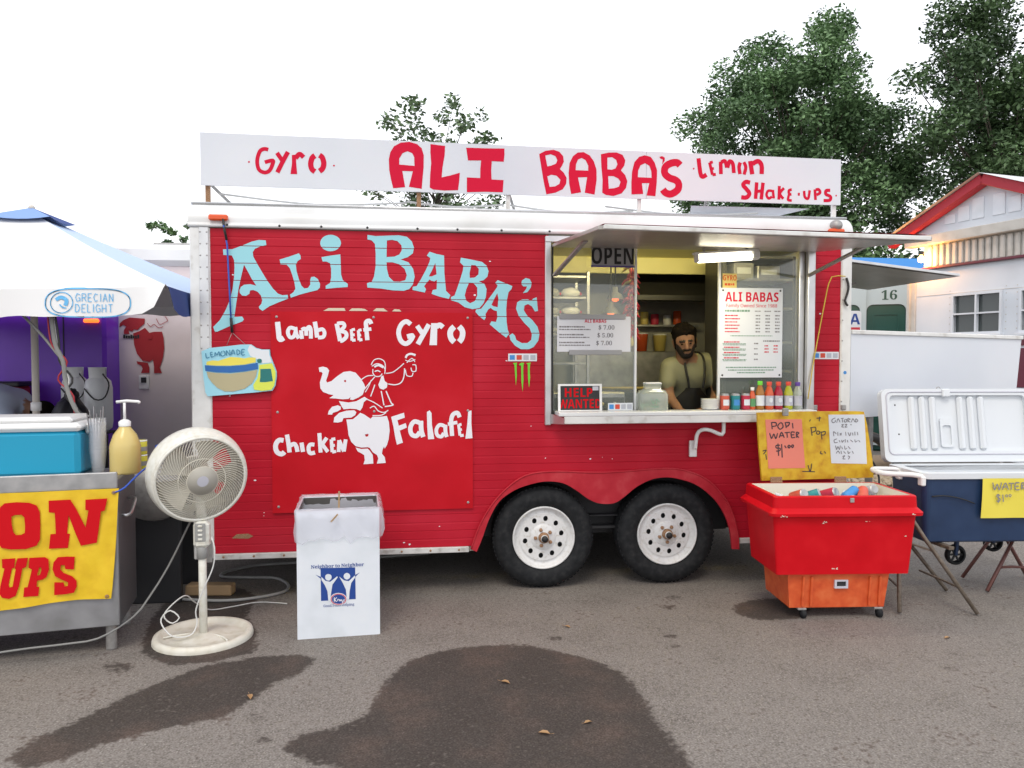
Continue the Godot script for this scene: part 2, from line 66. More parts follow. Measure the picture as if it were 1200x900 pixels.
func dup(src, label, at, turn = 0.0):
	var base = String(src.name)
	var r = src.duplicate()
	r.name = numbered(base)
	add_child(r)
	r.position = at
	r.rotation_degrees.y = turn
	r.set_meta("label", label)
	return r

func part(st, called, mat, parent, at = Vector3.ZERO):
	var o := MeshInstance3D.new()
	o.name = called
	o.mesh = st if st is Mesh else done(st)
	o.material_override = M[mat] if mat is String else mat
	o.position = at
	parent.add_child(o, true)
	return o

func structure(st, called, mat):
	var o = part(st, called, mat, self)
	o.set_meta("kind", "structure")
	return o

# ---------- mesh helpers ----------
func ms(smooth = false):
	var st := SurfaceTool.new()
	st.begin(Mesh.PRIMITIVE_TRIANGLES)
	st.set_smooth_group(0 if smooth else -1)
	return st

func done(st):
	st.generate_normals()
	return st.commit()

func tri(st, a, b, c):
	st.add_vertex(a)
	st.add_vertex(b)
	st.add_vertex(c)

func quad(st, a, b, c, d):
	tri(st, a, b, c)
	tri(st, a, c, d)

# a box with chamfered edges: centre, size, chamfer, turn
func box(st, c, s, e = 0.0, b = Basis.IDENTITY):
	var h = s * 0.5
	e = min(e, min(h.x, min(h.y, h.z)) * 0.9)
	if e <= 0.0:
		var v = []
		for i in 8:
			v.append(c + b * Vector3(h.x if i & 1 else -h.x, h.y if i & 2 else -h.y, h.z if i & 4 else -h.z))
		for f in [[4, 6, 7, 5], [1, 3, 2, 0], [2, 3, 7, 6], [0, 4, 5, 1], [5, 7, 3, 1], [0, 2, 6, 4]]:
			quad(st, v[f[0]], v[f[1]], v[f[2]], v[f[3]])
		return
	var p = {}
	for i in 8:
		var sg = Vector3(1 if i & 1 else -1, 1 if i & 2 else -1, 1 if i & 4 else -1)
		for ax in 3:
			var q = Vector3(sg.x * (h.x - e), sg.y * (h.y - e), sg.z * (h.z - e))
			q[ax] = sg[ax] * h[ax]
			p[i * 3 + ax] = c + b * q
	for f in [[2, 4, 6, 7, 5], [2, 1, 3, 2, 0], [1, 2, 3, 7, 6], [1, 0, 4, 5, 1], [0, 5, 7, 3, 1], [0, 0, 2, 6, 4]]:
		var ax = f[0]
		quad(st, p[f[1] * 3 + ax], p[f[2] * 3 + ax], p[f[3] * 3 + ax], p[f[4] * 3 + ax])
	for ax in 3:
		var bit = 1 << ax
		var a1 = (ax + 1) % 3
		var a2 = (ax + 2) % 3
		for i in 8:
			if i & bit:
				continue
			var j = i | bit
			orient(st, [p[i * 3 + a1], p[j * 3 + a1], p[j * 3 + a2], p[i * 3 + a2]], c)
	for i in 8:
		orient(st, [p[i * 3], p[i * 3 + 1], p[i * 3 + 2]], c)

# adds a triangle or quad facing away from c
func orient(st, v, c):
	var n = (v[1] - v[0]).cross(v[2] - v[0])
	var away = (v[0] + v[1] + v[2]) / 3.0 - c
	if n.dot(away) > 0.0:
		v.reverse()
	if v.size() == 3:
		tri(st, v[0], v[1], v[2])
	else:
		quad(st, v[0], v[1], v[2], v[3])

# a bar between two points
func bar(st, a, b, w, d, e = 0.0, up = Vector3.UP):
	var y = (b - a).normalized()
	if abs(y.dot(up)) > 0.95:
		up = Vector3.RIGHT if abs(y.x) < 0.9 else Vector3.BACK
	var x = up.cross(y).normalized()
	var z = x.cross(y)
	box(st, (a + b) * 0.5, Vector3(w, a.distance_to(b), d), e, Basis(x, y, z))

func tube(st, pts, r, seg = 8, caps = true):
	var n = pts.size()
	var rings = []
	var t0 = (pts[1] - pts[0]).normalized()
	var ref = Vector3.UP if abs(t0.y) < 0.9 else Vector3.RIGHT
	var u = t0.cross(ref).normalized()
	for i in n:
		var t
		if i == 0:
			t = t0
		elif i == n - 1:
			t = (pts[i] - pts[i - 1]).normalized()
		else:
			t = ((pts[i] - pts[i - 1]).normalized() + (pts[i + 1] - pts[i]).normalized()).normalized()
		u = (u - t * u.dot(t)).normalized()
		var w = t.cross(u)
		var rr = r[i] if r is Array else r
		var ring = []
		for k in seg:
			var a = TAU * k / seg
			ring.append(pts[i] + (u * cos(a) + w * sin(a)) * rr)
		rings.append(ring)
	for i in n - 1:
		for k in seg:
			var k2 = (k + 1) % seg
			quad(st, rings[i][k], rings[i][k2], rings[i + 1][k2], rings[i + 1][k])
	if caps:
		for k in range(1, seg - 1):
			tri(st, rings[0][0], rings[0][k + 1], rings[0][k])
			tri(st, rings[n - 1][0], rings[n - 1][k], rings[n - 1][k + 1])

func curve(pts, step = 0.05):
	var c := Curve3D.new()
	for i in pts.size():
		var a = pts[max(i - 1, 0)]
		var b = pts[min(i + 1, pts.size() - 1)]
		var t = (b - a) / 6.0
		c.add_point(pts[i], -t, t)
	var out = []
	var n = max(2, int(c.get_baked_length() / step))
	for i in n + 1:
		out.append(c.sample_baked(c.get_baked_length() * i / n, true))
	return out

# lathe: profile of [radius, height] turned about the y axis of a transform
func lathe(st, prof, seg = 24, xf = Transform3D.IDENTITY, from = 0.0, to = TAU):
	for i in prof.size() - 1:
		for k in seg:
			var a = from + (to - from) * k / seg
			var b = from + (to - from) * (k + 1) / seg
			var r0 = prof[i][0]
			var y0 = prof[i][1]
			var r1 = prof[i + 1][0]
			var y1 = prof[i + 1][1]
			var p0 = xf * Vector3(r0 * cos(a), y0, r0 * sin(a))
			var p1 = xf * Vector3(r0 * cos(b), y0, r0 * sin(b))
			var p2 = xf * Vector3(r1 * cos(b), y1, r1 * sin(b))
			var p3 = xf * Vector3(r1 * cos(a), y1, r1 * sin(a))
			if r0 < 1e-6:
				tri(st, p0, p2, p3)
			elif r1 < 1e-6:
				tri(st, p0, p1, p3)
			else:
				quad(st, p0, p1, p2, p3)

const FRONT := Basis(Vector3(1, 0, 0), Vector3(0, 0, 1), Vector3(0, -1, 0))   # turns the lathe's y axis to +z

# ---------- flat shapes ----------
func v2(a):
	var p := PackedVector2Array()
	for i in range(0, a.size(), 2):
		p.append(Vector2(a[i], a[i + 1]) * 0.001)
	return p

# simple polygons that together fill an outline with holes
func pieces(outer, holes):
	var todo = [outer]
	if holes.size():
		var lo = Vector2(1e9, 1e9)
		var hi = -lo
		for q in outer:
			lo = lo.min(q)
			hi = hi.max(q)
		var cuts = [lo.x - 1.0]
		for h in holes:
			var s = Vector2.ZERO
			for q in h:
				s += q
			cuts.append(s.x / h.size() + 0.00037 * cuts.size())
		cuts.append(hi.x + 1.0)
		cuts.sort()
		todo = []
		for i in cuts.size() - 1:
			var strip := PackedVector2Array([Vector2(cuts[i], lo.y - 1), Vector2(cuts[i + 1], lo.y - 1), Vector2(cuts[i + 1], hi.y + 1), Vector2(cuts[i], hi.y + 1)])
			var got = Geometry2D.intersect_polygons(outer, strip)
			for h in holes:
				var nxt = []
				for g in got:
					nxt.append_array(Geometry2D.clip_polygons(g, h))
				got = nxt
			todo.append_array(got)
	return todo

func shapes(items):
	var out = []
	for it in items:
		if it[0] == 0:
			var hs = []
			for k in range(2, it.size()):
				hs.append(v2(it[k]))
			out.append(pieces(v2(it[1]), hs))
		else:
			var o = []
			var hs = []
			for q in Geometry2D.offset_polyline(smooth2(v2(it[1])) if it[0] > 4.5 else v2(it[1]), it[0] * 0.0005, Geometry2D.JOIN_ROUND, Geometry2D.END_ROUND):
				if Geometry2D.is_polygon_clockwise(q):
					hs.append(q)
				else:
					o.append(q)
			var all = []
			for q in o:
				all.append_array(pieces(q, hs))
			out.append(all)
	return out

# a stroke drawn as a curve through its points
func smooth2(p):
	if p.size() < 3:
		return p
	var c := Curve2D.new()
	for i in p.size():
		var t = (p[min(i + 1, p.size() - 1)] - p[max(i - 1, 0)]) / 6.0
		c.add_point(p[i], -t, t)
	var out := PackedVector2Array()
	for i in p.size() - 1:
		for k in 4:
			out.append(c.sample(i, k / 4.0))
	out.append(p[p.size() - 1])
	return out

# each painted letter as a part of its own: strokes that touch belong together
func letter_parts(items, z, called, mt, parent, shift = Vector2.ZERO, strips = []):
	var sh = shapes(items)
	var own = range(items.size())
	for i in items.size():
		for j in i:
			if own[i] == own[j]:
				continue
			var touch = false
			for a in sh[i]:
				for b in sh[j]:
					if not touch and Geometry2D.intersect_polygons(a, b).size():
						touch = true
			if touch:
				var from = own[i]
				for k in items.size():
					if own[k] == from:
						own[k] = own[j]
	var seen = {}
	for i in items.size():
		seen.get_or_add(own[i], []).append(items[i])
	for k in seen:
		part(letters(ms(), seen[k], z, shift, strips), called, mt, parent)

# flat lettering at height z; neighbouring strokes are a hair apart so that no two lie in one plane
func letters(st, items, z, shift = Vector2.ZERO, strips = []):
	var k = 0
	for group in shapes(items):
		var zz = z + 0.00025 * (k % 5)
		k += 1
		for p in group:
			var list = [p]
			if strips.size():
				list = []
				for s in strips:
					list.append_array(Geometry2D.intersect_polygons(p, PackedVector2Array([Vector2(-9, s[0]), Vector2(9, s[0]), Vector2(9, s[1]), Vector2(-9, s[1])])))
			for q in list:
				var idx = Geometry2D.triangulate_polygon(q)
				for i in range(0, idx.size(), 3):
					var a = q[idx[i]] + shift
					var b = q[idx[i + 1]] + shift
					var c = q[idx[i + 2]] + shift
					if (b - a).cross(c - a) > 0.0:
						var t = b
						b = c
						c = t
					tri(st, Vector3(a.x, a.y, zz), Vector3(b.x, b.y, zz), Vector3(c.x, c.y, zz))
	return st

# a plate of the outline's shape between two heights
func plate(st, outer, holes, z0, z1, shift = Vector2.ZERO):
	for q in pieces(outer, holes):
		var idx = Geometry2D.triangulate_polygon(q)
		for i in range(0, idx.size(), 3):
			var a = q[idx[i]] + shift
			var b = q[idx[i + 1]] + shift
			var c = q[idx[i + 2]] + shift
			if (b - a).cross(c - a) > 0.0:
				var t = b
				b = c
				c = t
			tri(st, Vector3(a.x, a.y, z1), Vector3(b.x, b.y, z1), Vector3(c.x, c.y, z1))
			tri(st, Vector3(a.x, a.y, z0), Vector3(c.x, c.y, z0), Vector3(b.x, b.y, z0))
	for ring in [outer] + holes:
		for i in ring.size():
			var a = ring[i] + shift
			var b = ring[(i + 1) % ring.size()] + shift
			quad(st, Vector3(a.x, a.y, z0), Vector3(b.x, b.y, z0), Vector3(b.x, b.y, z1), Vector3(a.x, a.y, z1))
	return st

func rect2(x0, y0, x1, y1):
	return PackedVector2Array([Vector2(x0, y0), Vector2(x1, y0), Vector2(x1, y1), Vector2(x0, y1)])

func round2(x0, y0, x1, y1, r, n = 5):
	var p := PackedVector2Array()
	for c in [[x1 - r, y0 + r, -PI / 2], [x1 - r, y1 - r, 0.0], [x0 + r, y1 - r, PI / 2], [x0 + r, y0 + r, PI]]:
		for i in n + 1:
			var a = c[2] + PI / 2 * i / n
			p.append(Vector2(c[0] + cos(a) * r, c[1] + sin(a) * r))
	return p

func ellipse2(c, rx, ry, n = 20):
	var p := PackedVector2Array()
	for i in n:
		p.append(c + Vector2(cos(TAU * i / n) * rx, sin(TAU * i / n) * ry))
	return p

func words(text, size, mat, parent, at, called = "lettering", family = "Droid Sans", bold = 400, basis = Basis.IDENTITY, stretch = 1.0):
	var t := TextMesh.new()
	var f := SystemFont.new()
	f.font_names = PackedStringArray([family])
	f.font_weight = bold
	t.font = f
	t.text = text
	t.font_size = 48
	t.pixel_size = size / 48.0
	t.depth = 0.001
	t.curve_step = 2.0
	var o := MeshInstance3D.new()
	o.name = called
	o.mesh = t
	o.material_override = M[mat] if mat is String else mat
	o.transform = Transform3D(basis * Basis.from_scale(Vector3(stretch, 1, 1)), at)
	parent.add_child(o, true)
	return o

# ---------- materials ----------
func noise(freq, seed_, octaves = 4, kind = FastNoiseLite.TYPE_SIMPLEX_SMOOTH):
	var n := FastNoiseLite.new()
	n.noise_type = kind
	n.frequency = freq
	n.seed = seed_
	n.fractal_octaves = octaves
	return n

func noise_tex(freq, seed_, stops, size = 256, octaves = 4, kind = FastNoiseLite.TYPE_SIMPLEX_SMOOTH):
	var t := NoiseTexture2D.new()
	t.width = size
	t.height = size
	t.seamless = true
	t.noise = noise(freq, seed_, octaves, kind)
	var g := Gradient.new()
	g.offsets = PackedFloat32Array(stops.map(func(s): return s[0]))
	g.colors = PackedColorArray(stops.map(func(s): return s[1]))
	t.color_ramp = g
	return t

func bump_tex(freq, seed_, strength, size = 256, octaves = 3, kind = FastNoiseLite.TYPE_SIMPLEX_SMOOTH):
	var t := NoiseTexture2D.new()
	t.width = size
	t.height = size
	t.seamless = true
	t.noise = noise(freq, seed_, octaves, kind)
	t.as_normal_map = true
	t.bump_strength = strength
	return t

func mat(called, color, rough = 0.6, metal = 0.0):
	var m := StandardMaterial3D.new()
	m.albedo_color = color
	m.roughness = rough
	m.metallic = metal
	M[called] = m
	return m

# colour with worn, uneven tone: world-mapped noise between a and b
func worn(called, stops, rough, scale, freq = 0.02, seed_ = 1, metal = 0.0, size = 256):
	var m = mat(called, Color.WHITE, rough, metal)
	m.albedo_texture = noise_tex(freq, seed_, stops, size)
	m.uv1_triplanar = true
	m.uv1_world_triplanar = true
	m.uv1_scale = Vector3.ONE * scale
	return m

func bumped(m, freq, seed_, strength, amount):
	m.normal_enabled = true
	m.normal_texture = bump_tex(freq, seed_, strength)
	m.normal_scale = amount
	return m

# ---------- bodies: tapered capsules joined with a smooth minimum, meshed as surface nets ----------
# bones: [a, b, ra, rb, colour, k, squash]
func body_mesh(st, bones, cell):
	var lo = Vector3(1e9, 1e9, 1e9)
	var hi = -lo
	for q in bones:
		var r = max(q[2], q[3]) + 3.0 * cell
		for e in [q[0], q[1]]:
			lo = lo.min(e - Vector3.ONE * r)
			hi = hi.max(e + Vector3.ONE * r)
	var n = Vector3i(((hi - lo) / cell).ceil()) + Vector3i.ONE
	var field := PackedFloat32Array()
	field.resize(n.x * n.y * n.z)
	field.fill(0.08)
	var near := PackedFloat32Array()
	near.resize(field.size())
	near.fill(9.0)
	var col := PackedInt32Array()
	col.resize(field.size())
	for q in bones:
		var a: Vector3 = q[0]
		var ab: Vector3 = q[1] - a
		var l2 = max(ab.length_squared(), 1e-9)
		var ra: float = q[2]
		var rb: float = q[3]
		var k: float = q[5] if q.size() > 5 else 0.03
		var sq: Vector3 = q[6] if q.size() > 6 else Vector3.ONE
		var r = max(ra, rb) * 1.6 + 0.08
		var p0 = Vector3i(((q[0].min(q[1]) - Vector3.ONE * r - lo) / cell).floor()).clamp(Vector3i.ZERO, n - Vector3i.ONE)
		var p1 = Vector3i(((q[0].max(q[1]) + Vector3.ONE * r - lo) / cell).ceil()).clamp(Vector3i.ZERO, n - Vector3i.ONE)
		for z in range(p0.z, p1.z + 1):
			for y in range(p0.y, p1.y + 1):
				var row = (z * n.y + y) * n.x
				for x in range(p0.x, p1.x + 1):
					var p = lo + Vector3(x, y, z) * cell - a
					var t = clampf(p.dot(ab) / l2, 0.0, 1.0)
					var d = ((p - ab * t) * sq).length() - lerpf(ra, rb, t)
					var i = row + x
					if d < near[i]:
						near[i] = d
						col[i] = q[4]
					var f = field[i]
					var h = maxf(k - absf(f - d), 0.0) / k
					field[i] = minf(f, d) - h * h * k * 0.25
	var id = {}
	var pos = []
	var tint = []
	var nb = [0, 1, n.x, n.x + 1, n.x * n.y, n.x * n.y + 1, n.x * n.y + n.x, n.x * n.y + n.x + 1]
	var off = []
	for i in 8:
		off.append(Vector3(i & 1, (i >> 1) & 1, (i >> 2) & 1))
	var edges = [[0, 1], [2, 3], [4, 5], [6, 7], [0, 2], [1, 3], [4, 6], [5, 7], [0, 4], [1, 5], [2, 6], [3, 7]]
	for z in n.z - 1:
		for y in n.y - 1:
			for x in n.x - 1:
				var i = (z * n.y + y) * n.x + x
				var m = 0
				for c in 8:
					if field[i + nb[c]] < 0.0:
						m += 1
				if m == 0 or m == 8:
					continue
				var s = Vector3.ZERO
				var cnt = 0
				for e in edges:
					var f0 = field[i + nb[e[0]]]
					var f1 = field[i + nb[e[1]]]
					if (f0 < 0.0) != (f1 < 0.0):
						s += off[e[0]].lerp(off[e[1]], f0 / (f0 - f1))
						cnt += 1
				id[i] = pos.size()
				pos.append(lo + (Vector3(x, y, z) + s / cnt) * cell)
				tint.append(col[i])
	var step = [1, n.x, n.x * n.y]
	for i in id:
		for ax in 3:
			var f0 = field[i]
			var f1 = field[i + step[ax]]
			if (f0 < 0.0) == (f1 < 0.0):
				continue
			var u = step[(ax + 1) % 3]
			var w = step[(ax + 2) % 3]
			if not (id.has(i - u) and id.has(i - w) and id.has(i - u - w)):
				continue
			var v = [id[i], id[i - u], id[i - u - w], id[i - w]]
			if f0 > 0.0:
				v.reverse()
			for c in [0, 2, 1, 0, 3, 2]:
				st.set_color(TINTS[tint[v[c]]])
				st.add_vertex(pos[v[c]])
	return st

# linear base colours of bodies: olive shirt, skin, hair, blue-grey shirt, dark trousers, black apron
const TINTS := [Color(0.25, 0.25, 0.165), Color(0.30, 0.16, 0.10), Color(0.012, 0.010, 0.009), Color(0.42, 0.48, 0.60), Color(0.03, 0.03, 0.04), Color(0.012, 0.012, 0.014)]

func lin(r, g, b):
	return Color(r, g, b).linear_to_srgb()

func make_materials():
	worn("red_paint", [[0.0, lin(0.37, 0.008, 0.020)], [0.5, lin(0.45, 0.011, 0.027)], [1.0, lin(0.52, 0.022, 0.044)]], 0.42, 0.35, 0.012, 3)
	worn("red_board", [[0.0, lin(0.44, 0.005, 0.012)], [0.5, lin(0.50, 0.006, 0.015)], [1.0, lin(0.55, 0.014, 0.026)]], 0.45, 0.5, 0.012, 5)
	worn("fender_red", [[0.0, lin(0.40, 0.016, 0.028)], [0.6, lin(0.47, 0.028, 0.042)], [1.0, lin(0.52, 0.06, 0.07)]], 0.5, 1.1, 0.02, 8)
	worn("cooler_red", [[0.0, lin(0.52, 0.004, 0.010)], [0.5, lin(0.57, 0.005, 0.012)], [1.0, lin(0.62, 0.010, 0.017)]], 0.4, 1.3, 0.012, 11)
	worn("roof_white", [[0.0, lin(0.54, 0.54, 0.52)], [0.45, lin(0.68, 0.69, 0.69)], [1.0, lin(0.74, 0.75, 0.76)]], 0.35, 0.5, 0.01, 13)
	worn("sign_white", [[0.0, lin(0.57, 0.60, 0.66)], [0.5, lin(0.64, 0.67, 0.72)], [1.0, lin(0.69, 0.71, 0.75)]], 0.35, 0.35, 0.008, 17)
	worn("trim_white", [[0.0, lin(0.50, 0.48, 0.44)], [0.35, lin(0.70, 0.70, 0.68)], [1.0, lin(0.78, 0.78, 0.76)]], 0.45, 1.2, 0.02, 19)
	worn("rail", [[0.0, lin(0.38, 0.36, 0.33)], [0.4, lin(0.58, 0.58, 0.56)], [1.0, lin(0.68, 0.68, 0.66)]], 0.5, 2.0, 0.02, 23)
	var m = worn("aluminium", [[0.0, lin(0.50, 0.50, 0.50)], [0.5, lin(0.62, 0.62, 0.62)], [1.0, lin(0.70, 0.70, 0.69)]], 0.34, 0.8, 0.02, 29, 0.85)
	m = worn("awning_metal", [[0.0, lin(0.36, 0.34, 0.31)], [0.5, lin(0.43, 0.40, 0.37)], [1.0, lin(0.50, 0.47, 0.43)]], 0.30, 0.7, 0.02, 31, 0.5)
	m = worn("steel", [[0.0, lin(0.34, 0.34, 0.34)], [0.5, lin(0.44, 0.44, 0.44)], [1.0, lin(0.54, 0.53, 0.52)]], 0.42, 1.5, 0.02, 37, 0.75)
	worn("galvanised", [[0.0, lin(0.26, 0.25, 0.24)], [0.5, lin(0.36, 0.35, 0.34)], [1.0, lin(0.42, 0.41, 0.40)]], 0.5, 2.5, 0.03, 41, 0.5)
	worn("cart_steel", [[0.0, lin(0.20, 0.20, 0.20)], [0.5, lin(0.27, 0.27, 0.28)], [1.0, lin(0.33, 0.33, 0.34)]], 0.45, 0.9, 0.02, 43, 0.35)
	for n in ["red_paint", "red_board", "cooler_red", "fender_red"]:
		M[n].metallic_specular = 0.28
	mat("cart_side_shaded", lin(0.11, 0.11, 0.115), 0.45, 0.3)  # shade on the cart's right side put into its steel colour
	mat("art_blue", lin(0.30, 0.63, 0.70), 0.5)
	mat("art_white", lin(0.78, 0.78, 0.82), 0.5)
	mat("art_red", lin(0.60, 0.012, 0.045), 0.55)
	mat("art_cream", lin(0.62, 0.56, 0.42), 0.5)
	mat("ban_red", lin(0.58, 0.010, 0.016), 0.7)
	M["ban_red"].metallic_specular = 0.15
	M["art_red"].metallic_specular = 0.2
	mat("dark_red", lin(0.33, 0.010, 0.016), 0.6)
	mat("black", lin(0.012, 0.012, 0.013), 0.5)
	mat("print_black", lin(0.02, 0.02, 0.022), 0.6)
	mat("ink", lin(0.05, 0.035, 0.045), 0.7)
	mat("ink_grey", lin(0.22, 0.21, 0.22), 0.7)
	mat("print_green", lin(0.16, 0.30, 0.21), 0.6)
	mat("chassis", lin(0.018, 0.018, 0.020), 0.6)
	worn("rubber", [[0.0, lin(0.010, 0.011, 0.012)], [0.5, lin(0.017, 0.018, 0.020)], [1.0, lin(0.034, 0.035, 0.035)]], 0.62, 3.0, 0.02, 47)
	M["rubber"].metallic_specular = 0.3
	M["rubber"].roughness = 0.7
	worn("rim_white", [[0.0, lin(0.52, 0.49, 0.44)], [0.3, lin(0.68, 0.68, 0.67)], [1.0, lin(0.74, 0.74, 0.74)]], 0.4, 5.0, 0.02, 53)
	worn("rust", [[0.0, lin(0.16, 0.07, 0.03)], [0.5, lin(0.30, 0.16, 0.08)], [1.0, lin(0.45, 0.34, 0.24)]], 0.8, 20.0, 0.03, 59)
	mat("amber", lin(0.72, 0.09, 0.015), 0.25)
	mat("cream_wall", lin(0.62, 0.58, 0.34), 0.6)
	mat("yellow_ceiling", lin(0.74, 0.68, 0.30), 0.5)
	mat("inner_wall", lin(0.34, 0.33, 0.28), 0.5)
	mat("hood", lin(0.06, 0.058, 0.052), 0.4, 0.4)
	mat("floor_dark", lin(0.10, 0.09, 0.08), 0.7)
	mat("white_plastic", lin(0.78, 0.78, 0.77), 0.35)
	mat("white_enamel", lin(0.74, 0.75, 0.75), 0.3)
	worn("fan_white", [[0.0, lin(0.58, 0.55, 0.46)], [0.5, lin(0.70, 0.69, 0.62)], [1.0, lin(0.77, 0.77, 0.73)]], 0.4, 4.0, 0.02, 61)
	worn("fan_base", [[0.0, lin(0.52, 0.47, 0.37)], [0.4, lin(0.62, 0.59, 0.50)], [1.0, lin(0.70, 0.68, 0.61)]], 0.5, 4.0, 0.012, 67)
	mat("fan_grey", lin(0.30, 0.30, 0.29), 0.5)
	mat("fan_grill", lin(0.62, 0.59, 0.50), 0.5)
	mat("cord_white", lin(0.62, 0.62, 0.60), 0.5)
	mat("cord_grey", lin(0.22, 0.22, 0.21), 0.6)
	mat("cord_black", lin(0.02, 0.02, 0.02), 0.5)
	mat("cord_blue", lin(0.03, 0.09, 0.45), 0.5)
	mat("cord_yellow", lin(0.60, 0.42, 0.05), 0.6)
	worn("carton_white", [[0.0, lin(0.62, 0.66, 0.70)], [0.5, lin(0.70, 0.74, 0.79)], [1.0, lin(0.74, 0.77, 0.81)]], 0.5, 1.2, 0.01, 71)
	mat("logo_blue", lin(0.012, 0.055, 0.27), 0.5)
	m = mat("bag_film", Color(0.93, 0.93, 0.97, 0.27), 0.25)
	m.transparency = BaseMaterial3D.TRANSPARENCY_ALPHA
	worn("banner_yellow", [[0.0, lin(0.68, 0.42, 0.008)], [0.5, lin(0.76, 0.50, 0.012)], [1.0, lin(0.80, 0.55, 0.02)]], 0.55, 2.0, 0.02, 73)
	worn("lid_yellow", [[0.0, lin(0.55, 0.26, 0.01)], [0.35, lin(0.66, 0.38, 0.012)], [0.7, lin(0.72, 0.46, 0.02)], [1.0, lin(0.74, 0.50, 0.03)]], 0.5, 2.2, 0.02, 79)
	mat("paper_pink", lin(0.82, 0.24, 0.17), 0.7)
	mat("paper_white", lin(0.70, 0.73, 0.77), 0.7)
	mat("paper_yellow", lin(0.78, 0.66, 0.08), 0.7)
	worn("orange_crate", [[0.0, lin(0.52, 0.06, 0.015)], [0.5, lin(0.64, 0.10, 0.025)], [1.0, lin(0.70, 0.16, 0.05)]], 0.45, 2.5, 0.015, 83)
	mat("foam_cream", lin(0.74, 0.69, 0.57), 0.7)
	worn("cooler_navy", [[0.0, lin(0.010, 0.028, 0.075)], [0.5, lin(0.014, 0.036, 0.095)], [1.0, lin(0.020, 0.046, 0.11)]], 0.4, 1.0, 0.02, 89)
	mat("cooler_white", lin(0.66, 0.69, 0.72), 0.45)
	mat("teal_plastic", lin(0.010, 0.30, 0.48), 0.35)
	worn("leg_brown", [[0.0, lin(0.10, 0.075, 0.055)], [0.5, lin(0.16, 0.13, 0.10)], [1.0, lin(0.22, 0.18, 0.15)]], 0.55, 6.0, 0.02, 97, 0.3)
	mat("leg_maroon", lin(0.14, 0.055, 0.045), 0.5)
	m = mat("canvas_white", lin(0.76, 0.76, 0.76), 0.8)
	m.backlight = Color(0.35, 0.35, 0.35)
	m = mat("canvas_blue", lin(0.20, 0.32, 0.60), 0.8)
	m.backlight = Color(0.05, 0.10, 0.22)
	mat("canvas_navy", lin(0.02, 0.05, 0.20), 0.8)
	mat("print_blue", lin(0.12, 0.42, 0.72), 0.7)
	mat("pole_wood", lin(0.58, 0.54, 0.48), 0.5)
	worn("purple_paint", [[0.0, lin(0.14, 0.024, 0.46)], [0.5, lin(0.165, 0.030, 0.54)], [1.0, lin(0.19, 0.04, 0.60)]], 0.3, 0.6, 0.01, 101)
	worn("shaded_white", [[0.0, lin(0.64, 0.56, 0.56)], [0.5, lin(0.72, 0.63, 0.63)], [1.0, lin(0.77, 0.68, 0.68)]], 0.5, 0.5, 0.01, 103)  # white wall with its pinkish-grey shade mixed into the colour
	mat("tank_white", lin(0.82, 0.84, 0.84), 0.35)
	mat("fan_hub", lin(0.40, 0.38, 0.33), 0.5)
	mat("wood_block", lin(0.36, 0.24, 0.13), 0.8)
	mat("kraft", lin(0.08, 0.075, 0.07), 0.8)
	mat("syrup", lin(0.62, 0.48, 0.17), 0.25)
	m = mat("jug_plastic", Color(0.95, 0.90, 0.62, 0.55), 0.2)
	m.transparency = BaseMaterial3D.TRANSPARENCY_ALPHA
	m = mat("cup_clear", Color(0.92, 0.93, 0.95, 0.22), 0.12)
	m.transparency = BaseMaterial3D.TRANSPARENCY_ALPHA
	m = mat("pane", Color(0.80, 0.86, 0.82, 0.10), 0.03)
	m.transparency = BaseMaterial3D.TRANSPARENCY_ALPHA
	m = mat("jar_glass", Color(0.86, 0.89, 0.83, 0.34), 0.08)
	m.transparency = BaseMaterial3D.TRANSPARENCY_ALPHA
	mat("can_label", lin(0.70, 0.66, 0.06), 0.4)
	mat("can_green", lin(0.10, 0.30, 0.12), 0.4)
	worn("building_white", [[0.0, lin(0.54, 0.57, 0.61)], [0.5, lin(0.62, 0.66, 0.71)], [1.0, lin(0.67, 0.70, 0.74)]], 0.5, 0.5, 0.01, 107)
	worn("building_grey", [[0.0, lin(0.40, 0.38, 0.34)], [0.5, lin(0.50, 0.48, 0.44)], [1.0, lin(0.56, 0.54, 0.50)]], 0.55, 0.9, 0.02, 109)
	mat("roof_red", lin(0.40, 0.018, 0.035), 0.6)
	mat("tarp_blue", lin(0.03, 0.20, 0.52), 0.6)
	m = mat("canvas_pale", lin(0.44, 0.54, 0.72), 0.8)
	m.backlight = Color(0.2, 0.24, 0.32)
	mat("toilet_green", lin(0.012, 0.072, 0.055), 0.4)
	mat("toilet_light", lin(0.48, 0.56, 0.58), 0.5)
	mat("glass_dark", lin(0.05, 0.06, 0.06), 0.06)
	mat("maroon", lin(0.12, 0.012, 0.03), 0.4)
	worn("bark", [[0.0, lin(0.05, 0.04, 0.03)], [1.0, lin(0.13, 0.11, 0.09)]], 0.9, 3.0, 0.03, 113)
	m = mat("leaf", Color.WHITE, 0.55)
	m.vertex_color_use_as_albedo = true
	m.backlight = Color(0.25, 0.30, 0.16)
	m = mat("flesh", Color.WHITE, 0.65)
	m.vertex_color_use_as_albedo = true
	mat("skin", lin(0.30, 0.16, 0.10), 0.55)
	mat("eye_white", lin(0.6, 0.6, 0.58), 0.3)
	mat("hair", lin(0.010, 0.008, 0.007), 0.9)
	M["hair"].metallic_specular = 0.1
	m = mat("tube_light", lin(1.0, 0.98, 0.90), 0.4)
	m.emission_enabled = true
	m.emission = Color(1.0, 0.97, 0.86)
	m.emission_energy_multiplier = 3.0
	m = mat("warm_bulb", lin(1.0, 0.8, 0.5), 0.4)
	m.emission_enabled = true
	m.emission = Color(1.0, 0.72, 0.38)
	m.emission_energy_multiplier = 6.0
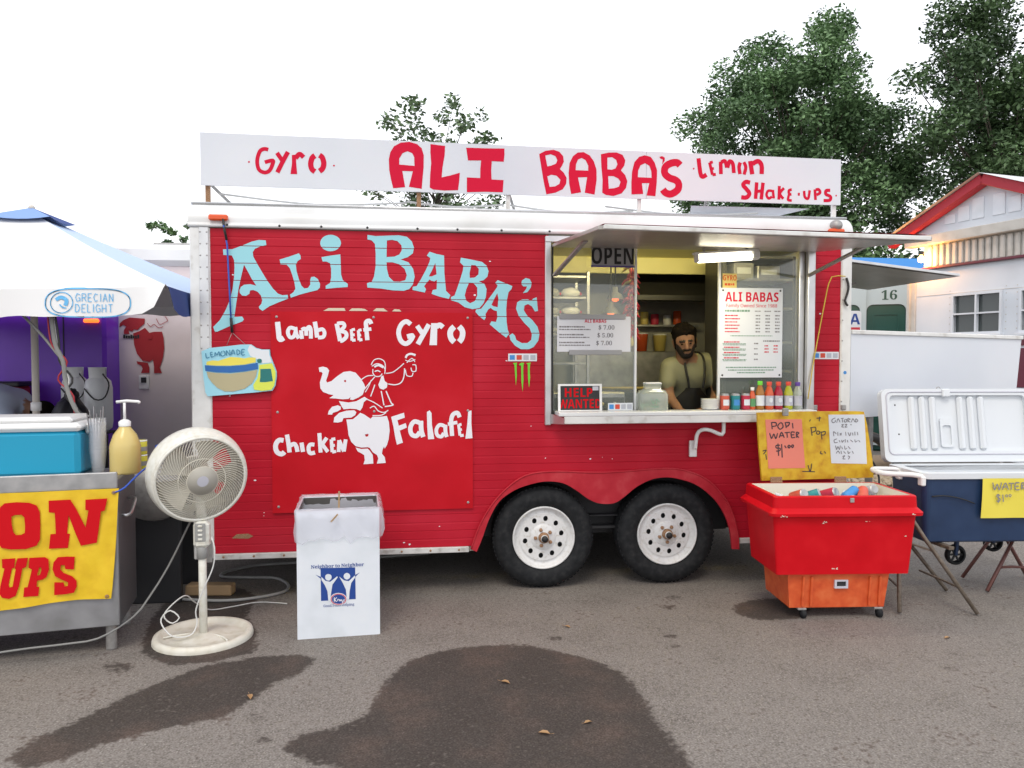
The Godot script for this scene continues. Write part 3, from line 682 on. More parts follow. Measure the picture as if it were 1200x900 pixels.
	m = mat("heat_bulb", lin(0.9, 0.3, 0.1), 0.4)
	m.emission_enabled = true
	m.emission = Color(1.0, 0.36, 0.12)
	m.emission_energy_multiplier = 1.6
	for c in [["lem_sky", lin(0.33, 0.66, 0.78)], ["lem_white", lin(0.72, 0.75, 0.78)], ["lem_glass", lin(0.66, 0.74, 0.09)], ["lem_teal", lin(0.012, 0.17, 0.16)], ["lem_fruit", lin(0.78, 0.68, 0.10)], ["lem_band", lin(0.02, 0.13, 0.40)], ["lem_bowl", lin(0.45, 0.40, 0.24)], ["lem_text", lin(0.05, 0.22, 0.36)], ["claw_green", lin(0.14, 0.60, 0.03)], ["card_blue", lin(0.05, 0.25, 0.60)], ["card_red", lin(0.60, 0.06, 0.03)], ["card_grey", lin(0.42, 0.44, 0.50)], ["pepper_red", lin(0.48, 0.018, 0.035)], ["garlic", lin(0.55, 0.44, 0.12)], ["open_grey", lin(0.33, 0.33, 0.34)], ["open_purple", lin(0.10, 0.07, 0.28)], ["board_white", lin(0.72, 0.73, 0.78)], ["drink_orange", lin(0.62, 0.10, 0.03)], ["drink_red", lin(0.38, 0.012, 0.035)], ["drink_lime", lin(0.42, 0.44, 0.03)], ["drink_tea", lin(0.36, 0.15, 0.02)], ["cap_red", lin(0.66, 0.06, 0.03)], ["cap_purple", lin(0.10, 0.04, 0.30)], ["label_silver", lin(0.50, 0.50, 0.56)], ["can_orange", lin(0.60, 0.10, 0.06)], ["can_teal", lin(0.02, 0.24, 0.26)], ["can_red", lin(0.52, 0.03, 0.07)], ["sticker_red", lin(0.55, 0.03, 0.05)], ["note_yellow", lin(0.66, 0.52, 0.16)], ["leaf_dry", lin(0.34, 0.20, 0.09)], ["log", lin(0.22, 0.17, 0.12)], ["log_end", lin(0.36, 0.29, 0.20)], ["bag_black", lin(0.012, 0.012, 0.016)], ["cloth_red", lin(0.34, 0.02, 0.03)]]:
		mat(c[0], c[1], 0.5)
	for n in ["drink_orange", "drink_red", "drink_lime", "drink_tea"]:
		M[n].roughness = 0.12

const WIN := [0.872, 1.165, 2.675, 2.300]     # x0, y0, x1, y1 of the serving window's opening
const COURSES := 19
const SID0 := 0.308
const SIDH := 0.10737

func arch_cut(y):
	var t = clamp((y - 0.34) / 0.385, -1.0, 1.0)
	var w = 0.45 * sqrt(1.0 - max(t, 0.0) * max(t, 0.0))
	return [0.85 - w, 1.71 + w]

func build_trailer():
	var t = thing("food_trailer", "long red food trailer with light blue painted name and open serving window", "food trailer")
	# siding: one ribbed sheet-metal course after another
	for k in COURSES:
		var y0 = SID0 + k * SIDH
		var rows = [[0.0, -0.0032], [0.003, 0.0], [0.046, 0.0], [0.050, -0.0012], [0.054, -0.0012], [0.058, 0.0], [SIDH - 0.003, 0.0], [SIDH, -0.0032]]
		var spans = [[-1.257, 2.913]]
		if y0 < 0.735:
			spans = [[-1.257, "a"], ["b", 2.913]]
		elif y0 + SIDH > WIN[1] + 0.02 and y0 < WIN[3] - 0.02:
			spans = [[-1.257, WIN[0]], [WIN[2], 2.913]]
		for s in spans:
			var st = ms()
			for i in rows.size() - 1:
				var ya = y0 + rows[i][0]
				var yb = y0 + rows[i + 1][0]
				var ca = arch_cut(ya)
				var cb = arch_cut(yb)
				var la = ca[1] if s[0] is String else s[0]
				var lb = cb[1] if s[0] is String else s[0]
				var ra = ca[0] if s[1] is String else s[1]
				var rb = cb[0] if s[1] is String else s[1]
				quad(st, Vector3(la, ya, rows[i][1]), Vector3(lb, yb, rows[i + 1][1]), Vector3(rb, yb, rows[i + 1][1]), Vector3(ra, ya, rows[i][1]))
			part(st, "siding_course", "red_paint", t)
	# plywood behind the siding, with the window opening and the wheel arch cut out
	var arch := PackedVector2Array()
	arch.append(Vector2(2.16, 0.2))
	for i in 13:
		var a = PI * i / 12.0
		arch.append(Vector2((1.71 if a < PI / 2 else 0.85) + cos(a) * 0.46, 0.34 + sin(a) * 0.42))
	arch.append(Vector2(0.40, 0.2))
	var wall = Geometry2D.clip_polygons(rect2(-1.375, 0.275, 2.985, 2.36), arch)[0]
	part(plate(ms(), wall, [rect2(WIN[0], WIN[1], WIN[2], WIN[3])], -0.045, -0.008), "front_wall", "inner_wall", t)
	# the other walls, floor, ceiling, roof
	var st = ms()
	box(st, Vector3(0.805, 1.32, -2.18), Vector3(4.36, 2.09, 0.04))
	part(st, "back_wall", "inner_wall", t)
	for x in [-1.36, 2.97]:
		st = ms()
		box(st, Vector3(x, 1.32, -1.1), Vector3(0.03, 2.08, 2.10))
		part(st, "end_wall", "roof_white", t)
	st = ms()
	box(st, Vector3(0.805, 0.41, -1.26), Vector3(4.30, 0.05, 1.78))
	part(st, "floor_panel", "floor_dark", t)
	st = ms()
	box(st, Vector3(1.55, 2.303, -1.22), Vector3(1.75, 0.134, 0.03), 0.004)
	part(st, "soffit", "yellow_ceiling", t)
	st = ms()
	box(st, Vector3(0.805, 2.385, -1.1), Vector3(4.30, 0.03, 2.1))
	part(st, "ceiling_panel", "yellow_ceiling", t)
	# rounded white roof edge, then the roof
	st = ms(true)
	var prof = [[0.012, 2.352], [0.022, 2.358], [0.022, 2.372], [0.012, 2.378]]
	for i in 9:
		var a = PI / 2 * i / 8.0
		prof.append([-0.118 + cos(a) * 0.13, 2.385 + sin(a) * 0.125])
	prof.append([-2.1, 2.53])
	prof.append([-2.2, 2.40])
	prof.append([-2.2, 2.36])
	for i in prof.size() - 1:
		var a = prof[i]
		var b = prof[i + 1]
		quad(st, Vector3(-1.385, a[1], a[0]), Vector3(-1.385, b[1], b[0]), Vector3(2.995, b[1], b[0]), Vector3(2.995, a[1], a[0]))
	part(st, "roof", "roof_white", t)
	for x in [-1.385, 2.995]:
		st = ms()
		var cap := PackedVector2Array()
		for q in prof:
			cap.append(Vector2(q[0], q[1]))
		for i in range(1, cap.size() - 1):
			tri(st, Vector3(x, cap[0].y, cap[0].x), Vector3(x, cap[i].y, cap[i].x), Vector3(x, cap[i + 1].y, cap[i + 1].x))
		part(st, "roof_end", "roof_white", t)
	st = ms(true)
	tube(st, [Vector3(-1.39, 2.515, -0.09), Vector3(3.0, 2.515, -0.09)], 0.010, 8)
	part(st, "drip_rail", "aluminium", t)
	st = ms()
	for i in 15:
		var x = -1.15 + i * 0.285 + (0.03 if i % 3 == 1 else 0.0)
		lathe(st, [[0.0, 0.006], [0.006, 0.004], [0.008, 0.0]], 8, Transform3D(FRONT, Vector3(x, 2.366, 0.022)))
	part(st, "roof_screws", "chassis", t).set_meta("kind", "stuff")
	# corner trims
	st = ms()
	box(st, Vector3(-1.318, 1.315, -0.012), Vector3(0.122, 2.075, 0.05), 0.008)
	part(st, "corner_trim", "trim_white", t)
	st = ms()
	box(st, Vector3(2.953, 1.315, -0.012), Vector3(0.078, 2.075, 0.05), 0.008)
	part(st, "corner_trim", "trim_white", t)
	st = ms()
	box(st, Vector3(-1.292, 1.96, 0.016), Vector3(0.056, 0.78, 0.006), 0.002)
	part(st, "riveted_strip", "aluminium", t)
	st = ms()
	box(st, Vector3(-1.301, 0.33, 0.017), Vector3(0.072, 0.14, 0.006), 0.002)
	part(st, "corner_plate", "galvanised", t)
	st = ms()
	for i in 14:
		for x in [-1.312, -1.273]:
			if i < 11:
				lathe(st, [[0.0, 0.004], [0.005, 0.002], [0.006, 0.0]], 6, Transform3D(FRONT, Vector3(x, 1.60 + i * 0.072, 0.019)))
		lathe(st, [[0.0, 0.004], [0.005, 0.002], [0.006, 0.0]], 6, Transform3D(FRONT, Vector3(2.925, 0.40 + i * 0.14, 0.013)))
	part(st, "rivets", "galvanised", t).set_meta("kind", "stuff")
	# bottom rail left and right of the wheels
	for s in [[-1.257, 0.345], [2.20, 2.985]]:
		st = ms()
		box(st, Vector3((s[0] + s[1]) / 2, 0.290, 0.004), Vector3(s[1] - s[0], 0.036, 0.022), 0.003)
		part(st, "bottom_rail", "rail", t)
	st = ms()
	for i in 9:
		lathe(st, [[0.0, 0.005], [0.006, 0.003], [0.008, 0.0]], 6, Transform3D(FRONT, Vector3(-1.2 + i * 0.185, 0.290, 0.015)))
	part(st, "rail_screws", "rust", t).set_meta("kind", "stuff")
	# fender skirt over the wheels with its lip
	st = ms()
	var f = v2(ART.fender[0][1])
	var up = smooth2(f.slice(0, 14))
	plate(st, up + smooth2(f.slice(14)), [], 0.001, 0.020)
	part(st, "fender_skirt", "fender_red", t)
	st = ms(true)
	var edge = []
	for q in up:
		edge.append(Vector3(q.x, q.y, 0.020))
	tube(st, edge, 0.006, 6)
	part(st, "fender_bead", "fender_red", t)
	# wheel well and chassis
	st = ms()
	box(st, Vector3(1.28, 0.775, -0.15), Vector3(1.86, 0.02, 0.20))
	box(st, Vector3(1.28, 0.55, -0.26), Vector3(1.86, 0.47, 0.02))
	box(st, Vector3(0.345, 0.56, -0.15), Vector3(0.02, 0.42, 0.20))
	box(st, Vector3(2.215, 0.56, -0.15), Vector3(0.02, 0.42, 0.20))
	part(st, "wheel_well", "chassis", t)
	st = ms()
	box(st, Vector3(0.8, 0.33, -0.46), Vector3(4.3, 0.10, 0.06), 0.004)
	box(st, Vector3(0.8, 0.33, -1.75), Vector3(4.3, 0.10, 0.06), 0.004)
	for x in [-1.2, -0.6, 0.0, 2.4, 2.85]:
		box(st, Vector3(x, 0.34, -1.1), Vector3(0.05, 0.08, 2.1), 0.004)
	part(st, "chassis_frame", "chassis", t)
	for x in [0.848, 1.700]:
		st = ms(true)
		tube(st, [Vector3(x, 0.34, -0.20), Vector3(x, 0.34, -2.0)], 0.045, 12)
		part(st, "axle", "chassis", t)
	st = ms()
	bar(st, Vector3(0.95, 0.46, -0.16), Vector3(1.60, 0.46, -0.16), 0.06, 0.012, 0.003)
	bar(st, Vector3(1.0, 0.38, -0.16), Vector3(1.55, 0.38, -0.16), 0.07, 0.02, 0.003)
	part(st, "leaf_spring", "chassis", t)
	build_wheel(t, 0.848, 0.0)
	build_wheel(t, 1.700, 0.31)
	# far pair of wheels, seen dark beneath the body
	for x in [0.848, 1.700]:
		st = ms(true)
		lathe(st, [[0.0, 0.06], [0.2, 0.08], [0.32, 0.07], [0.342, 0.03], [0.342, -0.1], [0.0, -0.1]], 28, Transform3D(FRONT, Vector3(x, 0.342, -1.98)))
		part(st, "far_wheel", "rubber", t)
	# screwed-on board with the painted menu words
	var bo = part(plate(ms(), rect2(-0.897, 0.560, 0.372, 1.832), [], 0.001, 0.014), "menu_board", "red_board", t)
	letter_parts(ART.food, 0.0155, "painted_letter", "art_white", bo)
	part(letters(ms(), ART.elephant, 0.0158), "elephant_emblem", "art_white", bo)
	st = ms()
	for x in [-0.86, -0.26, 0.34]:
		for y in [0.60, 1.20, 1.80]:
			lathe(st, [[0.0, 0.005], [0.007, 0.003], [0.009, 0.0]], 8, Transform3D(FRONT, Vector3(x, y, 0.014)))
	part(st, "board_screws", "galvanised", bo).set_meta("kind", "stuff")
	# the painted name, broken by the grooves of the siding
	var strips = []
	for k in COURSES:
		var y0 = SID0 + k * SIDH
		strips.append([y0 + 0.0022, y0 + SIDH - 0.0022])
	letter_parts(ART.blue, 0.0012, "painted_letter", "art_blue", t, Vector2.ZERO, strips)
	part(letters(ms(), ART.oldgyro, 0.0012), "old_lettering", "art_cream", t)
	# chips in the red paint
	st = ms()
	rng.seed = 77
	for i in 60:
		var x = rng.randf_range(-1.2, 2.85)
		var y = rng.randf_range(0.34, 1.15) if i % 3 else rng.randf_range(0.34, 2.3)
		if (x > 0.25 and y < 0.86) or (x > 0.8 and x < 2.75 and y > 1.05) or (x < 0.40 and x > -0.92 and y > 0.54 and y < 1.86):
			continue
		var k = int((y - SID0) / SIDH)
		y = SID0 + k * SIDH + 0.02 + rng.randf() * 0.02
		var q := PackedVector2Array()
		var r = rng.randf_range(0.002, 0.007)
		for j in 6:
			q.append(Vector2(x + cos(j * TAU / 6) * r * rng.randf_range(0.6, 2.0), y + sin(j * TAU / 6) * r * rng.randf_range(0.4, 1.1)))
		var idx = Geometry2D.triangulate_polygon(q)
		for j in range(0, idx.size(), 3):
			tri(st, Vector3(q[idx[j]].x, q[idx[j]].y, 0.001), Vector3(q[idx[j + 2]].x, q[idx[j + 2]].y, 0.001), Vector3(q[idx[j + 1]].x, q[idx[j + 1]].y, 0.001))
	part(st, "paint_chips", "art_white", t).set_meta("kind", "stuff")
	st = ms()
	plate(st, PackedVector2Array([Vector2(-1.15, 0.405), Vector2(-1.05, 0.40), Vector2(-1.02, 0.415), Vector2(-1.05, 0.432), Vector2(-1.12, 0.43)]), [], 0.0005, 0.002)
	part(st, "rust_patch", "rust", t)
	# marker lights and the clearance lamp
	for p in [Vector3(-1.20, 2.408, 0.016), Vector3(2.86, 2.405, 0.016)]:
		st = ms()
		box(st, p + Vector3(0, 0, 0.012), Vector3(0.115, 0.036, 0.03), 0.008)
		part(st, "marker_or_reflection", "amber", t)
	st = ms(true)
	lathe(st, [[0.0, 0.05], [0.03, 0.045], [0.04, 0.02], [0.04, 0.0]], 12, Transform3D(FRONT, Vector3(2.87, 2.448, -0.005)))
	part(st, "clearance_lamp", "galvanised", t)
	# window frame, jambs, sill
	var fr = Node3D.new()
	fr.name = "serving_window"
	t.add_child(fr)
	for s in [[0.846, 0.886], [2.662, 2.716]]:
		st = ms()
		box(st, Vector3((s[0] + s[1]) / 2, 1.71, 0.010), Vector3(s[1] - s[0], 1.22, 0.04), 0.004)
		part(st, "frame_post", "aluminium", fr)
	st = ms()
	box(st, Vector3(1.78, 2.315, 0.012), Vector3(1.87, 0.04, 0.05), 0.004)
	part(st, "frame_header", "aluminium", fr)
	st = ms()
	box(st, Vector3(0.894, 1.72, -0.02), Vector3(0.018, 1.12, 0.06), 0.003)
	part(st, "gasket", "black", fr)
	st = ms()
	box(st, Vector3(2.642, 1.73, -0.045), Vector3(0.04, 1.12, 0.06), 0.004)
	part(st, "inner_jamb", "aluminium", fr)
	for x in [1.468, 2.053]:
		st = ms()
		box(st, Vector3(x, 1.735, -0.03), Vector3(0.016, 1.12, 0.024), 0.003)
		part(st, "mullion", "white_enamel", fr)
	for s in [[0.905, 1.460], [2.062, 2.62]]:
		st = ms()
		box(st, Vector3((s[0] + s[1]) / 2, 1.735, -0.032), Vector3(s[1] - s[0], 1.115, 0.004))
		part(st, "glass_pane", "pane", fr)
	# counter shelf in front of the window
	st = ms()
	box(st, Vector3(1.795, 1.178, 0.065), Vector3(1.76, 0.026, 0.17), 0.004)
	part(st, "counter_shelf", "white_enamel", t)
	st = ms()
	box(st, Vector3(1.815, 1.140, 0.143), Vector3(1.73, 0.048, 0.012), 0.003)
	part(st, "counter_lip", "trim_white", t)
	st = ms()
	quad(st, Vector3(0.885, 1.11, 0.032), Vector3(0.885, 1.175, 0.032), Vector3(0.95, 1.155, 0.152), Vector3(0.95, 1.115, 0.152))
	quad(st, Vector3(0.885, 1.11, 0.030), Vector3(0.95, 1.115, 0.150), Vector3(0.95, 1.155, 0.150), Vector3(0.885, 1.175, 0.030))
	part(st, "counter_bracket", "aluminium", t)
	# white drain pipe under the counter
	st = ms(true)
	tube(st, curve([Vector3(2.044, 1.13, 0.09), Vector3(2.044, 1.06, 0.09), Vector3(2.03, 1.03, 0.09), Vector3(1.95, 1.06, 0.08), Vector3(1.90, 1.06, 0.07), Vector3(1.872, 1.03, 0.06), Vector3(1.862, 0.93, 0.05)], 0.02), 0.013, 10)
	part(st, "crank_pipe", "trim_white", t)
	st = ms()
	box(st, Vector3(1.858, 0.93, 0.02), Vector3(0.05, 0.11, 0.02), 0.003)
	part(st, "pipe_plate", "trim_white", t)
	# the hatch door propped up over the window
	var ha = Node3D.new()
	ha.name = "awning_hatch"
	t.add_child(ha)
	var yh = 2.262
	var yo = 2.150
	var zo = 1.30
	st = ms()
	quad(st, Vector3(0.90, yh, 0.03), Vector3(2.71, yh, 0.03), Vector3(2.63, yo - 0.006, zo), Vector3(0.92, yo + 0.02, zo))
	part(st, "hatch_underside", "awning_metal", ha)
	st = ms()
	quad(st, Vector3(0.90, yh + 0.03, 0.03), Vector3(0.92, yo + 0.05, zo), Vector3(2.63, yo + 0.03, zo), Vector3(2.71, yh + 0.03, 0.03))
	part(st, "hatch_skin", "red_paint", ha)
	st = ms()
	bar(st, Vector3(0.915, yo + 0.032, zo), Vector3(2.635, yo + 0.008, zo), 0.046, 0.022, 0.003)
	part(st, "hatch_front_edge", "trim_white", ha)
	for x in [0.915, 2.71]:
		st = ms()
		bar(st, Vector3(x, yh + 0.012, 0.03), Vector3(x - (0.08 if x > 2 else 0.0), yo + (0.03 if x < 1 else 0.008), zo), 0.020, 0.05, 0.002, Vector3.RIGHT)
		part(st, "hatch_side_edge", "awning_metal", ha)
	st = ms()
	bar(st, Vector3(0.905, 2.08, 0.03), Vector3(0.98, 2.22, 0.62), 0.028, 0.016, 0.002)
	part(st, "hatch_strut", "galvanised", ha)
	st = ms()
	bar(st, Vector3(2.66, 2.10, 0.03), Vector3(2.69, 2.215, 0.66), 0.028, 0.016, 0.002)
	part(st, "hatch_strut", "galvanised", ha)
	# second hatch, propped up on the far right end
	var hb = Node3D.new()
	hb.name = "end_hatch"
	t.add_child(hb)
	st = ms()
	quad(st, Vector3(3.0, 2.28, -0.45), Vector3(3.0, 2.28, -1.6), Vector3(4.12, 2.16, -1.6), Vector3(4.12, 2.16, -0.45))
	part(st, "hatch_underside", "awning_metal", hb)
	st = ms()
	quad(st, Vector3(3.0, 2.31, -0.45), Vector3(4.12, 2.19, -0.45), Vector3(4.12, 2.19, -1.6), Vector3(3.0, 2.31, -1.6))
	part(st, "hatch_skin", "roof_white", hb)
	for z in [-0.45, -1.6]:
		st = ms()
		bar(st, Vector3(3.0, 2.295, z), Vector3(4.12, 2.175, z), 0.02, 0.055, 0.002, Vector3.BACK)
		part(st, "hatch_side_edge", "aluminium", hb)
	st = ms()
	bar(st, Vector3(4.12, 2.175, -0.44), Vector3(4.12, 2.175, -1.61), 0.05, 0.02, 0.002)
	part(st, "hatch_front_edge", "aluminium", hb)
	st = ms()
	bar(st, Vector3(3.0, 1.98, -1.2), Vector3(3.75, 2.18, -1.2), 0.03, 0.016, 0.002)
	part(st, "hatch_strut", "galvanised", hb)
	# latches on the right corner
	for p in [Vector3(2.935, 1.20, 0.014), Vector3(2.73, 1.20, 0.006)]:
		st = ms()
		box(st, p + Vector3(0, 0, 0.008), Vector3(0.035, 0.035, 0.016), 0.004)
		part(st, "latch", "galvanised", t)
	st = ms()
	plate(st, ellipse2(Vector2(2.948, 1.44), 0.012, 0.012, 12), [], 0.013, 0.0145)
	part(st, "blue_dot", "card_blue", t)
	# stickers
	claw(t)
	for p in [Vector3(0.70, 1.545, 0.0), Vector3(2.812, 1.558, 0.0)]:
		card_sticker(t, p + Vector3(0, 0, 0.002), 0.19, 0.05)
	return t

func claw(t):
	var st = letters(ms(), ART.claw, 0.002)
	part(st, "claw_emblem", "claw_green", t)

func card_sticker(parent, at, w, h):
	var st = ms()
	box(st, Vector3.ZERO, Vector3(w, h, 0.002))
	var s = part(st, "card_sticker", "paper_white", parent, at)
	var cols = ["card_blue", "card_red", "card_grey", "card_grey"]
	for i in 4:
		st = ms()
		box(st, Vector3(-w * 0.36 + i * w * 0.24, 0, 0.0015), Vector3(w * 0.18, h * 0.62, 0.001))
		part(st, "card_mark", cols[i], s)
	return s

func build_wheel(t, x, spin):
	var w := Node3D.new()
	w.name = "wheel"
	t.add_child(w, true)
	w.position = Vector3(x, 0.342, -0.035)
	var st = ms(true)
	lathe(st, [[0.208, -0.01], [0.215, 0.006], [0.24, 0.022], [0.285, 0.026], [0.315, 0.014], [0.332, -0.006], [0.340, -0.03], [0.342, -0.09], [0.340, -0.15], [0.32, -0.19], [0.24, -0.2], [0.2, -0.19]], 64, Transform3D(FRONT, Vector3.ZERO))
	var ty = part(st, "tyre", "rubber", w)
	# tread grooves seen at the shoulder
	st = ms()
	for i in 72:
		var a = TAU * i / 72.0
		var d = Vector3(cos(a), sin(a), 0)
		var b = Basis(d.cross(Vector3.BACK), d, Vector3.BACK)
		box(st, d * 0.336 + Vector3(0, 0, -0.04), Vector3(0.018, 0.012, 0.05), 0.002, b)
	part(st, "tread_blocks", "rubber", ty).set_meta("kind", "stuff")
	st = ms(true)
	lathe(st, [[0.209, -0.012], [0.211, 0.008], [0.204, 0.014], [0.198, 0.006], [0.190, -0.016], [0.176, -0.026], [0.166, -0.024], [0.156, -0.016]], 56, Transform3D(FRONT, Vector3.ZERO))
	var rim = part(st, "rim", "rim_white", w)
	var holes = []
	for i in 10:
		var a = TAU * (i + 0.3) / 10.0 + spin
		holes.append(ellipse2(Vector2(cos(a), sin(a)) * 0.125, 0.0160, 0.0185, 12))
	st = ms()
	var disc = ellipse2(Vector2.ZERO, 0.158, 0.158, 56)
	plate(st, disc, holes, -0.024, -0.016)
	part(st, "rim_disc", "rim_white", rim)
	st = ms(true)
	lathe(st, [[0.0, -0.06], [0.19, -0.06]], 24, Transform3D(FRONT, Vector3.ZERO))
	part(st, "brake_drum", "chassis", w)
	st = ms(true)
	lathe(st, [[0.088, -0.0155], [0.074, -0.004], [0.05, 0.0], [0.035, 0.002], [0.034, 0.010], [0.030, 0.032], [0.024, 0.036], [0.023, 0.045], [0.0, 0.047]], 24, Transform3D(FRONT, Vector3.ZERO))
	var hub = part(st, "hub", "rim_white", w)
	st = ms(true)
	lathe(st, [[0.0365, 0.003], [0.0355, 0.012], [0.032, 0.033], [0.026, 0.038]], 20, Transform3D(FRONT, Vector3.ZERO))
	part(st, "rusty_sleeve", "rust", hub)
	st = ms(true)
	lathe(st, [[0.022, 0.046], [0.021, 0.056], [0.0, 0.058]], 16, Transform3D(FRONT, Vector3.ZERO))
	part(st, "hub_cap", "chassis", hub)
	for i in 5:
		var a = TAU * i / 5.0 + PI / 2 + 0.35 + spin
		st = ms()
		lathe(st, [[0.013, -0.004], [0.012, 0.010], [0.008, 0.015], [0.0, 0.016]], 6, Transform3D(FRONT, Vector3(cos(a) * 0.055, sin(a) * 0.055, 0.0)))
		part(st, "lug_nut", "rust", w)

# ---------- ground ----------
const GX0 := -3.2
const GZ0 := -0.9
const GW := 7.6
const GD := 3.6

func build_ground():
	var w = 1520
	var h = 720
	# where the asphalt is wet: filled outlines, softened, then broken up by the grain
	var low := Image.create(760, 360, false, Image.FORMAT_L8)
	for q in STAINS:
		var p = v2(q)
		var lo = Vector2(1e9, 1e9)
		var hi = -lo
		for a in p:
			lo = lo.min(a)
			hi = hi.max(a)
		var thin = min(hi.x - lo.x, hi.y - lo.y) < 0.14
		for y in range(max(0, int((lo.y - GZ0) / GD * 360) - 1), min(360, int((hi.y - GZ0) / GD * 360) + 2)):
			for x in range(max(0, int((lo.x - GX0) / GW * 760) - 1), min(760, int((hi.x - GX0) / GW * 760) + 2)):
				var at = Vector2(GX0 + (x + 0.5) * GW / 760, GZ0 + (y + 0.5) * GD / 360)
				if Geometry2D.is_point_in_polygon(at, p):
					low.set_pixel(x, y, Color(0.62, 0.62, 0.62) if thin else Color.WHITE)
	low.shrink_x2()
	low.shrink_x2()
	low.resize(w, h, Image.INTERPOLATE_CUBIC)
	var wet = low.get_data()
	var n1 = noise(0.55, 5, 2).get_image(w, h, false, false, true).get_data()
	var n2 = noise(0.13, 9, 3).get_image(w, h, false, false, true).get_data()
	var n3 = noise(0.012, 15, 4).get_image(w, h, false, false, true).get_data()
	var out := PackedByteArray()
	out.resize(w * h * 3)
	for i in w * h:
		var g = (n1[i] - 128) * 0.34 + (n2[i] - 128) * 0.13 + maxf(n1[i] - 200, 0) * 0.8
		var big = (n3[i] - 128) * 0.09
		var m = clampf((wet[i] + (n2[i] - 128) * 1.25 + (n1[i] - 128) * 0.85 + (n3[i] - 128) * 0.70 - 85.0) / 70.0, 0.0, 1.0)
		var b = 115.0 + g + big
		var d = 57.0 + g * 0.62 + big
		var v = lerpf(b, d, m)
		out[i * 3] = clampi(int(v + 4.0 + m * maxf(n3[i] - 120, 0) * 0.045), 0, 255)
		out[i * 3 + 1] = clampi(int(v - 2.0 - 1.0 * m), 0, 255)
		out[i * 3 + 2] = clampi(int(v - 8.0 - m * maxf(n3[i] - 120, 0) * 0.02), 0, 255)
	var im := Image.create_from_data(w, h, false, Image.FORMAT_RGB8, out)
	var m = mat("asphalt", Color.WHITE, 0.88)
	m.albedo_texture = ImageTexture.create_from_image(im)
	m.normal_enabled = true
	m.normal_texture = bump_tex(0.12, 21, 5.0, 512)
	m.normal_scale = 0.5
	# normal map in the patch's own uv repeats through uv1 as well, so it is laid on a triplanar far sheet only
	m.normal_enabled = false
	var st = ms()
	var pts = [Vector3(GX0, 0, GZ0), Vector3(GX0 + GW, 0, GZ0), Vector3(GX0 + GW, 0, GZ0 + GD), Vector3(GX0, 0, GZ0 + GD)]
	var uv = [Vector2(0, 0), Vector2(1, 0), Vector2(1, 1), Vector2(0, 1)]
	for k in [0, 1, 2, 0, 2, 3]:
		st.set_uv(uv[k])
		st.add_vertex(pts[k])
	structure(st, "pavement", "asphalt")
	# the same asphalt beyond
	var fw = 512
	var f1 = noise(0.55, 6, 2).get_seamless_image(fw, fw, false, false, 0.1, true).get_data()
	var f2 = noise(0.13, 10, 3).get_seamless_image(fw, fw, false, false, 0.1, true).get_data()
	var far := PackedByteArray()
	far.resize(fw * fw * 3)
	for i in fw * fw:
		var v = 115.0 + (f1[i] - 128) * 0.34 + (f2[i] - 128) * 0.13 + maxf(f1[i] - 200, 0) * 0.8
		far[i * 3] = clampi(int(v + 4.0), 0, 255)
		far[i * 3 + 1] = clampi(int(v - 2.0), 0, 255)
		far[i * 3 + 2] = clampi(int(v - 8.0), 0, 255)
	m = mat("asphalt_far", Color.WHITE, 0.88)
	m.albedo_texture = ImageTexture.create_from_image(Image.create_from_data(fw, fw, false, Image.FORMAT_RGB8, far))
	m.uv1_triplanar = true
	m.uv1_world_triplanar = true
	m.uv1_scale = Vector3.ONE * (1.0 / 2.56)
	st = ms()
	for r in [[-160, -160, GX0, 160], [GX0 + GW, -160, 160, 160], [GX0, -160, GX0 + GW, GZ0], [GX0, GZ0 + GD, GX0 + GW, 160]]:
		quad(st, Vector3(r[0], 0, r[1]), Vector3(r[2], 0, r[1]), Vector3(r[2], 0, r[3]), Vector3(r[0], 0, r[3]))
	structure(st, "ground", "asphalt_far")

# ---------- sign on the roof ----------
func build_roof_sign():
	var t = thing("roof_sign", "long white sign board with red hand painted lettering on the trailer roof", "sign")
	var st = ms()
	var q := PackedVector2Array([Vector2(-1.337, 2.632), Vector2(2.964, 2.612), Vector2(2.964, 2.927), Vector2(-1.337, 2.962)])
	var seams = [-1.337, 0.13, 1.56, 2.964]
	for i in 3:
		var p = Geometry2D.intersect_polygons(q, rect2(seams[i] + 0.001, 2, seams[i + 1] - 0.001, 3.2))[0]
		part(plate(ms(), p, [], -0.118, -0.102), "sign_panel", "sign_white", t)
	letter_parts(ART.roof, -0.1008, "painted_letter", "art_red", t)
	for x in [-1.30, 0.03, 0.62, 1.52, 2.93]:
		st = ms()
		box(st, Vector3(x, 2.58, -0.135), Vector3(0.028, 0.20, 0.028), 0.003)
		part(st, "post", "rust" if x < 0.1 else "trim_white", t)
	for x in [-1.30, 0.62, 2.0]:
		st = ms()
		bar(st, Vector3(x, 2.66, -0.13), Vector3(x + 0.12, 2.53, -0.55), 0.016, 0.016, 0.002)
		part(st, "brace", "galvanised", t)
	st = ms(true)
	for s in [[-1.25, -0.05, 2.60, 2.57], [-0.05, 0.6, 2.58, 2.575], [0.62, 1.5, 2.575, 2.555], [1.3, 2.4, 2.58, 2.56]]:
		tube(st, curve([Vector3(s[0], s[2], -0.20), Vector3((s[0] + s[1]) / 2, min(s[2], s[3]) - 0.02, -0.22), Vector3(s[1], s[3], -0.20)], 0.1), 0.007, 6)
	part(st, "wiring", "cord_white", t)
	st = ms()
	quad(st, Vector3(1.92, 2.535, -0.25), Vector3(1.92, 2.605, -0.22), Vector3(2.80, 2.605, -0.22), Vector3(2.50, 2.535, -0.25))
	part(st, "wind_board", "sign_white", t)

